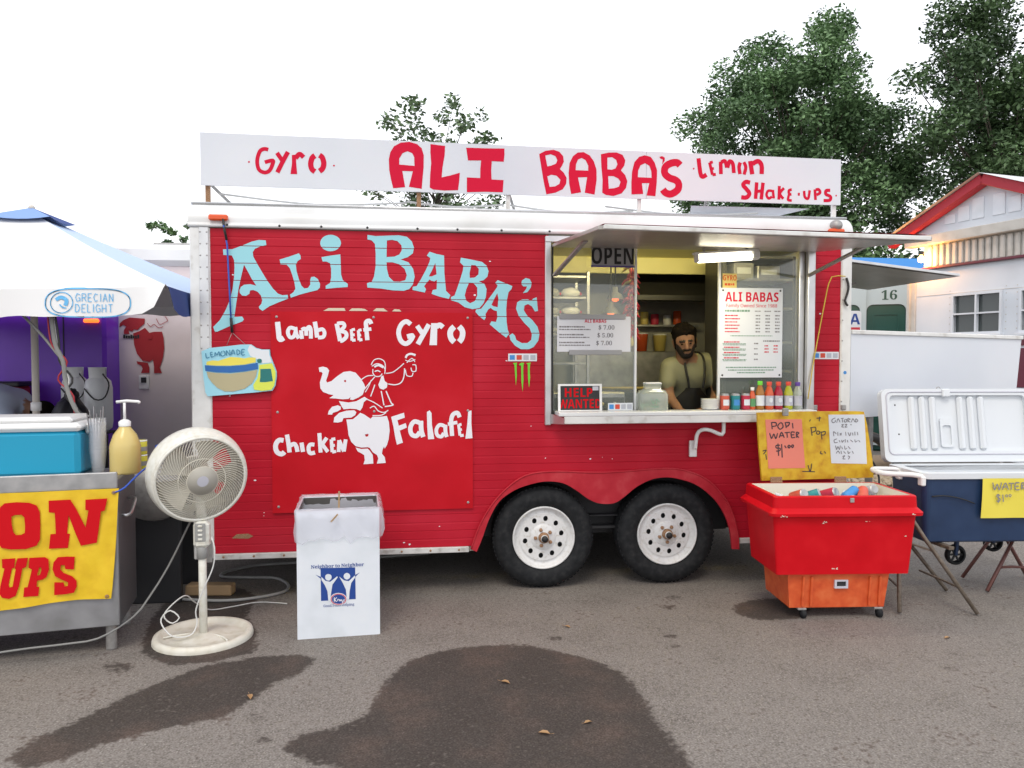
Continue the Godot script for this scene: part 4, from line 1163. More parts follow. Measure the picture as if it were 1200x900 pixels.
# ---------- neighbours behind ----------
func build_background():
	# white trailer behind on the left
	var t = thing("white_trailer", "white trailer with a red elephant standing behind the red trailer", "trailer", Vector3(0, 0, 0))
	var st = ms()
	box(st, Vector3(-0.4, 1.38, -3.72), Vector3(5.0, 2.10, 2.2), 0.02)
	part(st, "body", "shaded_white", t)
	st = ms()
	box(st, Vector3(-0.4, 2.50, -3.70), Vector3(5.06, 0.20, 2.28), 0.05)
	part(st, "roof_edge", "roof_white", t)
	st = ms()
	box(st, Vector3(-2.35, 2.64, -3.3), Vector3(0.5, 0.10, 0.4), 0.02)
	part(st, "roof_vent", "galvanised", t)
	st = ms()
	box(st, Vector3(-2.82, 1.38, -2.605), Vector3(0.07, 2.0, 0.02), 0.004)
	part(st, "corner_trim", "trim_white", t)
	part(letters(ms(), ART.red_elephant, -2.612), "elephant_emblem", "dark_red", t)
	st = ms()
	box(st, Vector3(-2.53, 1.31, -2.612), Vector3(0.09, 0.13, 0.02), 0.003)
	part(st, "outlet_cover", "trim_white", t)
	st = ms()
	box(st, Vector3(-2.53, 1.33, -2.598), Vector3(0.045, 0.05, 0.01), 0.002)
	part(st, "outlet", "chassis", t)
	st = ms()
	box(st, Vector3(-1.80, 1.02, -2.59), Vector3(0.05, 0.16, 0.04), 0.005)
	part(st, "door_latch", "chassis", t)
	st = ms()
	for i in 7:
		box(st, Vector3(-2.70 + i * 0.021, 1.735 + (0.004 if i % 3 == 0 else 0.0), -2.612), Vector3(0.015, 0.026 if i % 3 else 0.034, 0.008))
	part(st, "small_print", "print_black", t)
	st = ms()
	plate(st, ellipse2(Vector2(-2.47, 1.735), 0.02, 0.025, 10), [], -2.613, -2.607)
	part(st, "mark", "dark_red", t)
	part(letters(ms(), [[0, [-1790, 2320, -1700, 2345, -1600, 2310, -1700, 2328]]], -2.612), "red_mark", "art_red", t)
	st = ms(true)
	for x in [-2.2, 1.2]:
		lathe(st, [[0.0, 0.02], [0.2, 0.03], [0.3, 0.02], [0.32, -0.02], [0.32, -0.18], [0.0, -0.18]], 24, Transform3D(FRONT, Vector3(x, 0.32, -2.7)))
	part(st, "wheels", "rubber", t)
	# purple trailer
	t = thing("purple_trailer", "deep purple glossy trailer behind the umbrella and propane tanks", "trailer")
	st = ms()
	box(st, Vector3(-5.4, 1.42, -3.3), Vector3(5.3, 2.1, 2.0), 0.03)
	part(st, "body", "purple_paint", t)
	st = ms()
	for i in 2:
		box(st, Vector3(-4.1 + i * 1.0, 1.45, -2.297), Vector3(0.008, 2.0, 0.006))
	part(st, "panel_seam", "chassis", t)
	st = ms()
	box(st, Vector3(-2.86, 1.87, -2.285), Vector3(0.13, 0.035, 0.03), 0.01)
	part(st, "marker_or_reflection", "heat_bulb", t)  # glowing block standing in for an orange reflection on the purple paint
	st = ms(true)
	for x in [-3.4, -6.4]:
		lathe(st, [[0.0, 0.02], [0.2, 0.03], [0.3, 0.02], [0.33, -0.02], [0.33, -0.18], [0.0, -0.18]], 24, Transform3D(FRONT, Vector3(x, 0.33, -2.4)))
	part(st, "wheels", "rubber", t)
	build_stand()
	build_toilets()
	# blue tarpaulin roof far behind
	t = thing("tarp_canopy", "bright blue tarpaulin canopy roof behind the white stand", "canopy", Vector3(8.1, 0, -9.0))
	st = ms()
	quad(st, Vector3(-1.6, 3.28, 0), Vector3(-1.6, 3.55, -0.6), Vector3(2.2, 3.55, -0.6), Vector3(2.2, 3.28, 0))
	quad(st, Vector3(-1.6, 2.95, 0.03), Vector3(-1.6, 3.28, 0.0), Vector3(2.2, 3.28, 0.0), Vector3(2.2, 2.95, 0.03))
	quad(st, Vector3(-1.6, 3.55, -0.6), Vector3(-1.6, 3.28, -2.0), Vector3(2.2, 3.28, -2.0), Vector3(2.2, 3.55, -0.6))
	part(st, "tarpaulin", "tarp_blue", t)
	for p in [[-1.5, -0.05], [2.1, -0.05], [-1.5, -1.95], [2.1, -1.95]]:
		st = ms(true)
		tube(st, [Vector3(p[0], 0, p[1]), Vector3(p[0], 3.28, p[1])], 0.025, 8)
		part(st, "post", "galvanised", t)

func build_stand():
	# white gabled stand on the right: its end wall runs away from the camera
	var t = thing("concession_stand", "white concession stand with red gable trim and small paned windows", "building", Vector3(6.72, 0, -4.75), 0.0)
	t.transform.basis = Basis(Vector3(0.20, 0, 0.98), Vector3.UP, Vector3(-0.98, 0, 0.20))   # local x along the wall towards the camera, z out of it
	var L = 3.1
	var st = ms()
	var wins = [[0.68, 1.32], [1.60, 2.24], [2.48, 3.0]]
	var holes = []
	for w in wins:
		holes.append(rect2(w[0], 1.86, w[1], 2.32))
	plate(st, rect2(0, 0.3, L, 2.72), holes, -0.05, 0.0)
	part(st, "end_wall", "building_white", t)
	st = ms()
	box(st, Vector3(L / 2, 1.5, -2.4), Vector3(L, 2.4, 4.6))
	part(st, "body", "glass_dark", t)
	st = ms()
	box(st, Vector3(-0.01, 1.5, -2.3), Vector3(0.04, 2.44, 4.7))
	part(st, "back_wall", "building_grey", t)
	st = ms()
	box(st, Vector3(0.035, 1.5, 0.012), Vector3(0.09, 2.42, 0.02), 0.004)
	part(st, "corner_trim", "building_grey", t)
	# seams and rivets
	st = ms()
	box(st, Vector3(L / 2, 2.36, 0.002), Vector3(L - 0.2, 0.006, 0.004))
	part(st, "wall_seam", "building_grey", t)
	for w in wins:
		var f := Node3D.new()
		f.name = "window"
		t.add_child(f, true)
		var cx = (w[0] + w[1]) / 2
		st = ms()
		plate(st, rect2(w[0] - 0.03, 1.83, w[1] + 0.03, 2.35), [rect2(w[0], 1.86, cx - 0.012, 2.08), rect2(cx + 0.012, 1.86, w[1], 2.08), rect2(w[0], 2.10, cx - 0.012, 2.32), rect2(cx + 0.012, 2.10, w[1], 2.32)], -0.02, 0.025)
		part(st, "frame", "building_white", f)
		st = ms()
		box(st, Vector3(cx, 1.81, 0.03), Vector3(w[1] - w[0] + 0.1, 0.035, 0.08), 0.005)
		part(st, "sill", "building_white", f)
		st = ms()
		box(st, Vector3(cx, 2.09, -0.03), Vector3(w[1] - w[0], 0.46, 0.006))
		part(st, "pane", "glass_dark", f)
	st = ms()
	for w in wins:
		for i in 8:
			for x in [w[0] - 0.07, w[1] + 0.07]:
				lathe(st, [[0.0, 0.004], [0.008, 0.0]], 6, Transform3D(FRONT, Vector3(x, 1.80 + i * 0.085, 0.001)))
	part(st, "rivets", "building_grey", t).set_meta("kind", "stuff")
	# counter gap and painted bands below the windows
	st = ms()
	box(st, Vector3(L / 2 + 0.25, 1.73, 0.006), Vector3(L - 0.7, 0.10, 0.02))
	part(st, "counter_gap", "maroon", t)
	st = ms()
	box(st, Vector3(L / 2 + 0.25, 1.42, 0.006), Vector3(L - 0.7, 0.46, 0.02))
	part(st, "maroon_band", "maroon", t)
	st = ms()
	box(st, Vector3(L / 2 + 0.25, 1.13, 0.008), Vector3(L - 0.7, 0.10, 0.022))
	part(st, "white_band", "building_white", t)
	st = ms()
	box(st, Vector3(L / 2 + 0.25, 1.03, 0.008), Vector3(L - 0.7, 0.09, 0.022))
	part(st, "red_band", "roof_red", t)
	# corrugated strip under the gable: each rib a piece
	st = ms()
	box(st, Vector3(L / 2 + 0.12, 2.87, -0.02), Vector3(L - 0.15, 0.34, 0.04))
	part(st, "strip_backing", "building_grey", t)
	for i in 30:
		var x = 0.30 + i * 0.095
		st = ms()
		box(st, Vector3(x, 2.87, 0.012), Vector3(0.062, 0.28, 0.035), 0.012)
		part(st, "rib", "building_grey", t)
	st = ms()
	box(st, Vector3(L / 2 + 0.1, 2.715, 0.03), Vector3(L - 0.2, 0.03, 0.06), 0.005)
	part(st, "ledge", "maroon", t)
	st = ms()
	box(st, Vector3(L / 2, 3.085, 0.03), Vector3(L + 0.1, 0.13, 0.14), 0.01)
	part(st, "eave_beam", "building_grey", t)
	# gable with boarded panes
	var pk = 1.16
	var gable := PackedVector2Array([Vector2(-0.15, 3.15), Vector2(2.47, 3.15), Vector2(pk, 3.66)])
	st = ms()
	plate(st, gable, [], -0.05, 0.03)
	part(st, "gable", "building_white", t)
	for i in 3:
		for s in [[-1, 0.02], [1, 0.02]]:
			var x = pk + s[0] * (0.14 + i * 0.20)
			var hh = 3.60 - 0.36 * (abs(x - pk) + 0.085)
			st = ms()
			box(st, Vector3(x, (3.24 + hh) / 2, 0.034), Vector3(0.16, hh - 3.24 - 0.02, 0.012), 0.003)
			part(st, "gable_panel", "carton_white", t)
	for s in [[-0.28, 3.10, pk, 3.70], [pk, 3.70, 2.60, 3.10]]:
		st = ms()
		bar(st, Vector3(s[0], s[1], 0.10), Vector3(s[2], s[3], 0.10), 0.125, 0.13, 0.01, Vector3.BACK)
		part(st, "fascia", "roof_red", t)
	st = ms()
	quad(st, Vector3(-0.3, 3.17, 0.22), Vector3(pk, 3.77, 0.22), Vector3(pk, 3.77, -4.8), Vector3(-0.3, 3.17, -4.8))
	quad(st, Vector3(pk, 3.77, 0.22), Vector3(2.62, 3.17, 0.22), Vector3(2.62, 3.17, -4.8), Vector3(pk, 3.77, -4.8))
	part(st, "roof", "roof_white", t)
	# bare bulb under the eave at the corner
	var b = thing("wall_bulb", "bare glowing bulb under the eave of the white stand", "light bulb", Vector3(6.62, 2.86, -4.42))
	st = ms(true)
	lathe(st, [[0.0, -0.075], [0.03, -0.065], [0.042, -0.04], [0.034, -0.005], [0.018, 0.02], [0.018, 0.03]], 16)
	part(st, "bulb", "warm_bulb", b)
	st = ms(true)
	lathe(st, [[0.024, 0.028], [0.026, 0.07], [0.0, 0.075]], 12)
	part(st, "socket", "chassis", b)
	var ol := OmniLight3D.new()
	ol.name = "bulb_light"
	ol.position = Vector3(0, -0.035, 0)
	ol.light_color = Color(1.0, 0.70, 0.38)
	ol.light_energy = 0.32
	ol.omni_range = 12.0
	ol.omni_attenuation = 2.0
	ol.light_size = 0.04
	ol.shadow_enabled = true
	b.add_child(ol)

func build_toilets():
	var t = thing("portable_toilet", "dark green portable toilet numbered 16 behind the white panel", "portable toilet", Vector3(7.62, 0, -6.7), -28.0, "portable toilets")
	toilet_parts(t, true)
	t = thing("portable_toilet", "dark green portable toilet with red and blue sticker beside the trailer corner", "portable toilet", Vector3(6.98, 0, -6.95), -24.0, "portable toilets")
	toilet_parts(t, false)

func toilet_parts(t, sixteen):
	var st = ms()
	box(st, Vector3(0, 1.3, -0.45), Vector3(0.76, 2.6, 0.9), 0.03)
	part(st, "body", "toilet_green", t)
	st = ms()
	plate(st, rect2(-0.38, 0.1, 0.38, 2.86), [round2(-0.29, 0.16, 0.29, 2.40, 0.10)], 0.0, 0.04)
	part(st, "door_frame", "toilet_light", t)
	st = ms()
	plate(st, round2(-0.28, 0.17, 0.28, 2.39, 0.09), [], 0.002, 0.022)
	var d = part(st, "door", "toilet_green", t)
	for y in [0.7, 1.6, 2.06]:
		st = ms()
		plate(st, round2(-0.2, y - 0.2, 0.2, y + 0.2, 0.03), [round2(-0.17, y - 0.17, 0.17, y + 0.17, 0.02)], 0.022, 0.034)
		part(st, "door_moulding", "toilet_green", d)
	st = ms()
	box(st, Vector3(0, 2.90, -0.42), Vector3(0.84, 0.10, 1.0), 0.03)
	part(st, "roof", "toilet_light", t)
	if sixteen:
		words("16", 0.22, "toilet_green", t, Vector3(0.04, 2.55, 0.043), "number", "Droid Serif", 700)
	else:
		st = ms()
		plate(st, round2(-0.02, 1.72, 0.31, 2.30, 0.05), [], 0.042, 0.052)
		var s = part(st, "sticker", "paper_white", t)
		words("TA", 0.24, "logo_blue", s, Vector3(0.15, 2.16, 0.054), "letters", "Droid Sans", 700)
		st = ms()
		box(st, Vector3(0.14, 2.00, 0.054), Vector3(0.30, 0.06, 0.002))
		box(st, Vector3(0.11, 1.90, 0.054), Vector3(0.2, 0.05, 0.002))
		part(st, "red_print", "sticker_red", s)

# ---------- trees ----------
func leaf_crown(clumps, per, leaf, seed_, dark, light):
	var r := RandomNumberGenerator.new()
	r.seed = seed_
	var v := PackedVector3Array()
	var nn := PackedVector3Array()
	var cc := PackedColorArray()
	for c in clumps:
		var at: Vector3 = c[0]
		var rad: float = c[1]
		var tone = r.randf()
		for i in int(per * rad * rad):
			var d = Vector3(r.randfn(), r.randfn(), r.randfn()).normalized()
			var p = at + d * Vector3(1, 0.72, 1) * rad * pow(r.randf(), 0.45)
			var x = Vector3(r.randfn(), r.randfn() * 0.6, r.randfn()).normalized()
			var up = (Vector3(0, 1, 0) + Vector3(r.randfn(), r.randfn(), r.randfn()) * 0.7).normalized()
			var y = up.cross(x).normalized()
			var s = leaf * r.randf_range(0.7, 1.35)
			var n = x.cross(y)
			var k = clampf(0.55 * tone + 0.45 * r.randf(), 0, 1)
			var col = dark.lerp(light, k)
			var a = p - x * s * 0.5
			var b = p + y * s * 0.28
			var e = p + x * s * 0.6
			var f = p - y * s * 0.28
			for q in [a, b, e, a, e, f]:
				v.append(q)
				nn.append(n)
				cc.append(col)
	var arr = []
	arr.resize(Mesh.ARRAY_MAX)
	arr[Mesh.ARRAY_VERTEX] = v
	arr[Mesh.ARRAY_NORMAL] = nn
	arr[Mesh.ARRAY_COLOR] = cc
	var am := ArrayMesh.new()
	am.add_surface_from_arrays(Mesh.PRIMITIVE_TRIANGLES, arr)
	return am

# a broadleaf tree: a forked trunk, limbs to each clump, leaves in clumps
func tree(called, label, at, height, low, rx, rz, seed_, n, per, leaf, dark, light, lean = Vector3.ZERO, shell = 0.5):
	var t = thing(called, label, "tree", at, 0.0, "trees behind the trailers")
	var r := RandomNumberGenerator.new()
	r.seed = seed_
	var clumps = []
	var mid = (height + low) / 2.0
	var ry = (height - low) / 2.0
	for i in n:
		var d = Vector3(r.randfn(), r.randfn(), r.randfn()).normalized()
		var k = pow(r.randf(), shell)
		var p = Vector3(d.x * rx * k, mid + d.y * ry * k, d.z * rz * k)
		var up = (p.y - low) / (height - low)
		p += lean * up
		p.x *= 0.72 + 0.5 * sin(clampf(up, 0, 1) * PI)
		clumps.append([p, r.randf_range(0.55, 1.15) * rx * 0.23])
	var st = ms(true)
	var fork = Vector3(0, low + (height - low) * 0.18, 0) + lean * 0.1
	tube(st, [Vector3(0, -0.1, 0), Vector3(0.05, fork.y * 0.5, 0.03), fork, fork + Vector3(0.1, (height - low) * 0.45, 0) + lean * 0.5], [rx * 0.085, rx * 0.065, rx * 0.05, rx * 0.012], 10)
	part(st, "trunk", "bark", t)
	st = ms(true)
	for c in clumps:
		if r.randf() < 0.4:
			var s = fork.lerp(fork + Vector3(0, (height - low) * 0.4, 0) + lean * 0.4, clampf((c[0].y - low) / (height - low) - 0.25, 0, 1))
			var m = s.lerp(c[0], 0.5) + Vector3(0, -0.1 * rx * r.randf(), 0)
			tube(st, [s, m, c[0]], [rx * 0.014, rx * 0.008, rx * 0.003], 5, false)
	part(st, "limbs", "bark", t)
	part(leaf_crown(clumps, per, leaf, seed_ + 1, dark, light), "crown", "leaf", t)
	return t

func build_trees():
	var dk = Color(0.056, 0.108, 0.050)
	var lt = Color(0.19, 0.32, 0.135)
	tree("broadleaf_tree", "tall dense rounded tree rising behind the right end of the roof sign", Vector3(12.95, 0, -19.6), 12.7, 3.2, 3.35, 3.1, 12, 250, 900, 0.13, dk, lt, Vector3(-0.15, 0, 0), 0.40)
	tree("broadleaf_tree", "tall ragged dark tree behind the red gable", Vector3(17.3, 0, -15.8), 13.4, 2.0, 3.3, 3.2, 29, 190, 820, 0.13, Color(0.036, 0.068, 0.030), Color(0.14, 0.235, 0.095), Vector3(0.3, 0, 0), 0.5)
	tree("broadleaf_tree", "dark tree cut by the right edge of the picture", Vector3(19.8, 0, -15.0), 12.6, 2.0, 3.2, 2.8, 37, 130, 800, 0.13, Color(0.036, 0.068, 0.030), Color(0.14, 0.235, 0.095))
	tree("young_tree", "small sparse young tree showing above the middle of the roof sign", Vector3(0.35, 0, -8.9), 6.35, 3.0, 1.12, 1.0, 41, 120, 1000, 0.095, Color(0.06, 0.10, 0.045), Color(0.17, 0.26, 0.12), Vector3(0.05, 0, 0), 0.5)
	tree("distant_tree", "tiny far tree above the roof of the white trailer", Vector3(-8.95, 0, -25.5), 7.4, 3.0, 1.1, 1.0, 43, 40, 900, 0.2, dk, lt)
	# lighter green scrub between the trailer and the gable
	for b in [[Vector3(11.3, 0, -13.6), 5.6, 1.5, 51, "light green leafy bush peeping over the blue canopy"], [Vector3(12.9, 0, -13.6), 6.3, 1.6, 53, "bright green bush in front of the ragged dark tree"], [Vector3(9.8, 0, -16.5), 5.0, 2.0, 57, "dark bush low behind the trailer's right corner"]]:
		var t = thing("leafy_bush", b[4], "bush", b[0], 0.0, "bushes behind the trailers")
		var r := RandomNumberGenerator.new()
		r.seed = b[3]
		var cl = []
		for i in 26:
			var a = r.randf() * TAU
			var k = sqrt(r.randf())
			cl.append([Vector3(cos(a) * b[2] * k, 0.4 + r.randf() * (b[1] - 0.6) * (1.0 - 0.5 * k * k), sin(a) * b[2] * k), r.randf_range(0.35, 0.62)])
		var st = ms(true)
		for i in 6:
			tube(st, [Vector3(r.randfn() * 0.1, -0.05, r.randfn() * 0.1), cl[i][0]], [0.05, 0.012], 6)
		part(st, "stems", "bark", t)
		part(leaf_crown(cl, 420, 0.17, b[3] + 1, Color(0.045, 0.09, 0.03), Color(0.12, 0.21, 0.07)), "foliage", "leaf", t)

# ---------- what stands in the serving window and inside ----------
func build_inside():
	var st
	# fluorescent lamp under the hatch
	var l = thing("fluorescent_lamp", "lit fluorescent batten hanging under the raised hatch", "lamp", Vector3(1.945, 2.172, 0.36), 0.0)
	l.transform.basis = Basis(Vector3(0, 0, 1), 0.07)
	st = ms(true)
	tube(st, [Vector3(-0.19, 0, 0), Vector3(0.16, 0, 0)], 0.026, 14)
	part(st, "tube", "tube_light", l)
	st = ms()
	box(st, Vector3(0.18, 0.004, 0), Vector3(0.055, 0.06, 0.06), 0.012)
	box(st, Vector3(-0.2, 0.004, 0), Vector3(0.02, 0.05, 0.05), 0.006)
	box(st, Vector3(-0.01, 0.034, 0), Vector3(0.42, 0.014, 0.05), 0.003)
	part(st, "housing", "white_plastic", l)
	for x in [-0.15, 0.13]:
		st = ms()
		box(st, Vector3(x, 0.052, 0), Vector3(0.012, 0.03, 0.012))
		part(st, "hanger", "galvanised", l)
	var al := AreaLight3D.new()
	al.name = "tube_glow"
	al.area_size = Vector2(0.34, 0.05)
	al.position = Vector3(-0.01, -0.03, 0)
	al.rotation_degrees = Vector3(-90, 0, 0)
	al.light_color = Color(1.0, 0.96, 0.84)
	al.light_energy = 0.4
	al.shadow_enabled = true
	l.add_child(al)
	# strip lamp fixed inside, above the window, which lights the yellow soffit
	l = thing("strip_lamp", "strip lamp fixed inside the trailer above the serving window", "lamp", Vector3(1.70, 2.335, -0.075))
	st = ms()
	box(st, Vector3(0, 0.020, 0), Vector3(1.5, 0.016, 0.05), 0.004)
	part(st, "housing", "white_plastic", l)
	st = ms(true)
	tube(st, [Vector3(-0.72, 0, 0), Vector3(0.72, 0, 0)], 0.011, 10)
	part(st, "tube", "tube_light", l)
	var sl := AreaLight3D.new()
	sl.name = "strip_glow"
	sl.area_size = Vector2(1.4, 0.03)
	sl.position = Vector3(0, -0.004, -0.02)
	sl.light_color = Color(1.0, 0.94, 0.70)
	sl.light_energy = 0.6
	sl.shadow_enabled = true
	l.add_child(sl)
	# two heat lamps
	for p in [[Vector3(1.60, 2.02, -1.05), "upper glowing orange heat lamp behind the left window pane"], [Vector3(1.55, 1.90, -1.0), "lower glowing orange heat lamp behind the left window pane"]]:
		l = thing("heat_lamp", p[1], "lamp", p[0], 0.0, "heat lamps in the kitchen")
		st = ms(true)
		lathe(st, [[0.0, -0.03], [0.025, -0.02], [0.03, 0.0], [0.02, 0.03], [0.0, 0.035]], 12)
		part(st, "bulb", "heat_bulb", l)
		st = ms(true)
		lathe(st, [[0.07, -0.01], [0.05, 0.03], [0.02, 0.05], [0.02, 0.09], [0.0, 0.09]], 16)
		part(st, "shade", "steel", l)
		st = ms(true)
		tube(st, [Vector3(0, 0.09, 0), Vector3(0, 2.37 - p[0].y, 0)], 0.006, 6)
		part(st, "cord", "cord_black", l)
	# range hood along the back wall
	var t = thing("range_hood", "dark range hood along the kitchen's back wall", "range hood", Vector3(0, 0, 0))
	st = ms()
	quad(st, Vector3(1.9, 2.08, -1.45), Vector3(1.9, 2.34, -1.75), Vector3(2.92, 2.34, -1.75), Vector3(2.92, 2.08, -1.45))
	quad(st, Vector3(1.9, 2.08, -2.15), Vector3(1.9, 2.08, -1.45), Vector3(2.92, 2.08, -1.45), Vector3(2.92, 2.08, -2.15))
	quad(st, Vector3(1.9, 2.08, -1.45), Vector3(1.9, 2.08, -2.15), Vector3(1.9, 2.34, -2.15), Vector3(1.9, 2.34, -1.75))
	part(st, "canopy", "hood", t)
	st = ms()
	box(st, Vector3(2.41, 2.06, -1.45), Vector3(1.03, 0.05, 0.03), 0.004)
	part(st, "lip", "hood", t)
	# wall shelf with things
	t = thing("wall_shelf", "narrow steel shelf on the kitchen's back wall above the stove", "shelf", Vector3(2.35, 1.84, -2.07))
	st = ms()
	box(st, Vector3(0, 0, 0), Vector3(0.62, 0.02, 0.18), 0.003)
	part(st, "board", "steel", t)
	st = ms()
	for x in [-0.25, 0.25]:
		box(st, Vector3(x, -0.05, -0.05), Vector3(0.02, 0.1, 0.06))
	part(st, "bracket", "steel", t)
	var tins = [["can_red", "red", -0.1, 0.10], ["note_yellow", "yellow", -0.2, 0.12], ["white_plastic", "white", 0.02, 0.09], ["drink_orange", "orange", 0.12, 0.13]]
	for q in tins:
		var c = thing("kitchen_tin", "%s tin standing on the steel wall shelf in the kitchen" % q[1], "tin", Vector3(2.35 + q[2], 1.851, -2.06), 0.0, "tins on the wall shelf")
		st = ms(true)
		lathe(st, [[0.0, 0.0], [0.036, 0.0], [0.038, 0.005], [0.038, q[3] - 0.006], [0.034, q[3]], [0.0, q[3]]], 14)
		part(st, "body", q[0], c)
		st = ms(true)
		lathe(st, [[0.037, q[3]], [0.036, q[3] + 0.008], [0.0, q[3] + 0.009]], 14)
		part(st, "lid", "steel", c)
	# stove line along the back
	t = thing("stove_range", "black stove range with a brass rail along the back of the kitchen", "stove", Vector3(2.2, 0.437, -1.80))
	st = ms()
	box(st, Vector3(0, 0.40, 0), Vector3(1.5, 0.80, 0.62), 0.01)
	part(st, "body", "black", t)
	st = ms()
	box(st, Vector3(0, 0.99, -0.24), Vector3(1.5, 0.34, 0.06), 0.006)
	part(st, "splashback", "steel", t)
	st = ms(true)
	tube(st, [Vector3(-0.72, 0.84, 0.33), Vector3(0.72, 0.84, 0.33)], 0.014, 8)
	part(st, "rail", "note_yellow", t)
	for i in 3:
		st = ms(true)
		lathe(st, [[0.02, 0.0], [0.11, 0.0], [0.12, 0.015], [0.0, 0.02]], 16, Transform3D(Basis.IDENTITY, Vector3(-0.5 + i * 0.5, 0.80, 0)))
		part(st, "burner", "chassis", t)
	var pots = [[1.95, "note_yellow", "yellow plastic tub on the stove's splashback", 0.20], [2.12, "drink_orange", "orange sauce tub on the stove's splashback", 0.16], [2.30, "garlic", "pale yellow tub on the stove's splashback", 0.15]]
	for q in pots:
		var c = thing("sauce_tub", q[2], "tub", Vector3(q[0], 1.602, -2.06), 0.0, "tubs behind the stove")
		st = ms(true)
		lathe(st, [[0.0, 0.0], [0.05, 0.0], [0.062, q[3] * 0.9], [0.066, q[3]], [0.0, q[3]]], 16)
		part(st, "body", q[1], c)
		st = ms(true)
		lathe(st, [[0.068, q[3]], [0.066, q[3] + 0.012], [0.0, q[3] + 0.014]], 16)
		part(st, "lid", "white_plastic", c)
	# bakery rack behind the left pane
	t = thing("bread_rack", "pale metal rack with shelves behind the left window pane", "rack", Vector3(1.07, 0.437, -0.98))
	for x in [-0.28, 0.24]:
		for z in [-0.22, 0.22]:
			st = ms()
			box(st, Vector3(x, 0.90, z), Vector3(0.025, 1.72, 0.025), 0.003)
			part(st, "post", "steel", t)
	for y in [0.2, 0.78, 1.06, 1.28, 1.42, 1.56, 1.72]:
		st = ms()
		box(st, Vector3(-0.02, y, 0), Vector3(0.5, 0.02, 0.44), 0.003)
		part(st, "shelf", "steel", t)
	rng.seed = 21
	for i in 9:
		var row = [1.29, 1.43, 1.57][i / 3]
		var c = thing("bread_bag", ["tan", "grey", "pale"][i % 3] + " wrapped bread bag, " + ["nearest the window post", "in the middle", "farthest from the window post"][i % 3] + " on the " + ["lower", "middle", "upper"][i / 3] + " rack shelf", "bread bag", Vector3(0.88 + (i % 3) * 0.16, 0.437 + row, -0.90), 0.0, "bread bags on the rack")
		st = ms(true)
		tube(st, [Vector3(-0.072, 0.03, 0), Vector3(-0.05, 0.036, 0), Vector3(0, 0.042, 0), Vector3(0.05, 0.037, 0), Vector3(0.075, 0.03, 0)], [0.012, 0.032, 0.041, 0.034, 0.01], 10)
		part(st, "loaf", ["foam_cream", "inner_wall", "white_plastic"][i % 3], c)
		st = ms()
		box(st, Vector3(0.082, 0.03, 0), Vector3(0.016, 0.02, 0.02), 0.003)
		part(st, "twist_tie", "can_red", c)
	# steel warming cabinet below
	t = thing("warming_cabinet", "steel warming cabinet with dials low behind the left window pane", "cabinet", Vector3(1.20, 0.437, -0.46))
	st = ms()
	box(st, Vector3(0, 0.43, 0), Vector3(0.56, 0.86, 0.30), 0.008)
	part(st, "body", "steel", t)
	st = ms()
	box(st, Vector3(0.02, 0.78, 0.152), Vector3(0.5, 0.09, 0.006))
	var pn = part(st, "control_panel", "hood", t)
	for i in 5:
		st = ms(true)
		lathe(st, [[0.014, 0.0], [0.012, 0.018], [0.0, 0.02]], 10, Transform3D(FRONT, Vector3(-0.16 + i * 0.09, 0.78, 0.155)))
		part(st, "dial", "garlic" if i == 3 else "steel", pn)
	# prep counter behind the opening
	t = thing("prep_counter", "low steel prep counter just inside the serving window", "counter", Vector3(2.05, 0.437, -0.52))
	st = ms()
	box(st, Vector3(0, 0.66, 0), Vector3(1.12, 0.03, 0.44), 0.006)
	part(st, "top", "steel", t)
	st = ms()
	box(st, Vector3(0, 0.33, -0.02), Vector3(1.08, 0.62, 0.38), 0.006)
	part(st, "cabinet", "hood", t)
	# tall shelf at the right
	t = thing("cup_shelf", "tall dark shelf unit behind the menu poster", "shelf", Vector3(2.62, 0.437, -0.78))
	for x in [-0.29, 0.27]:
		st = ms()
		box(st, Vector3(x, 0.94, 0), Vector3(0.03, 1.88, 0.36), 0.003)
		part(st, "side", "hood", t)
	for y in [0.1, 0.75, 1.0, 1.22, 1.48, 1.70, 1.87]:
		st = ms()
		box(st, Vector3(-0.01, y, 0), Vector3(0.53, 0.02, 0.36), 0.003)
		part(st, "shelf", "steel", t)
	st = ms()
	box(st, Vector3(-0.01, 0.94, -0.17), Vector3(0.53, 1.84, 0.015))
	part(st, "back", "hood", t)
	var stuff = [[2.50, 1.72, 0.16, 0.12, "open_grey", "grey carton on the top right shelf behind the poster"], [2.70, 1.72, 0.18, 0.10, "steel", "steel tray stack on the top right shelf behind the poster"], [2.72, 1.50, 0.14, 0.10, "can_red", "red printed carton beside the poster's right edge"], [2.70, 1.24, 0.16, 0.12, "label_silver", "pale carton beside the poster's lower right edge"], [2.72, 1.02, 0.16, 0.06, "white_plastic", "stack of white trays under the poster's right corner"], [2.50, 1.02, 0.20, 0.05, "can_red", "red and white carton under the menu poster"], [2.46, 1.89, 0.14, 0.06, "note_yellow", "yellow carton on top of the shelf unit"]]
	for q in stuff:
		var c = thing("shelf_carton", q[5], "carton", Vector3(q[0], 0.437 + q[1] - 0.0095, -0.72), 0.0, "cartons on the shelf unit")
		st = ms()
		box(st, Vector3(0, q[3] / 2, 0), Vector3(q[2], q[3], 0.16), 0.006)
		part(st, "body", q[4], c)
		st = ms()
		box(st, Vector3(0, q[3] * 0.5, 0.0805), Vector3(q[2] * 0.7, q[3] * 0.4, 0.002))
		part(st, "label", "paper_white", c)
	# pepper string
	t = thing("pepper_string", "string of dried red peppers hanging beside the left window pane", "garland", Vector3(1.452, 2.17, -0.09))
	st = ms(true)
	tube(st, [Vector3(0, 0.18, 0), Vector3(0.0, -0.50, 0)], 0.004, 6)
	part(st, "string", "garlic", t)
	rng.seed = 5
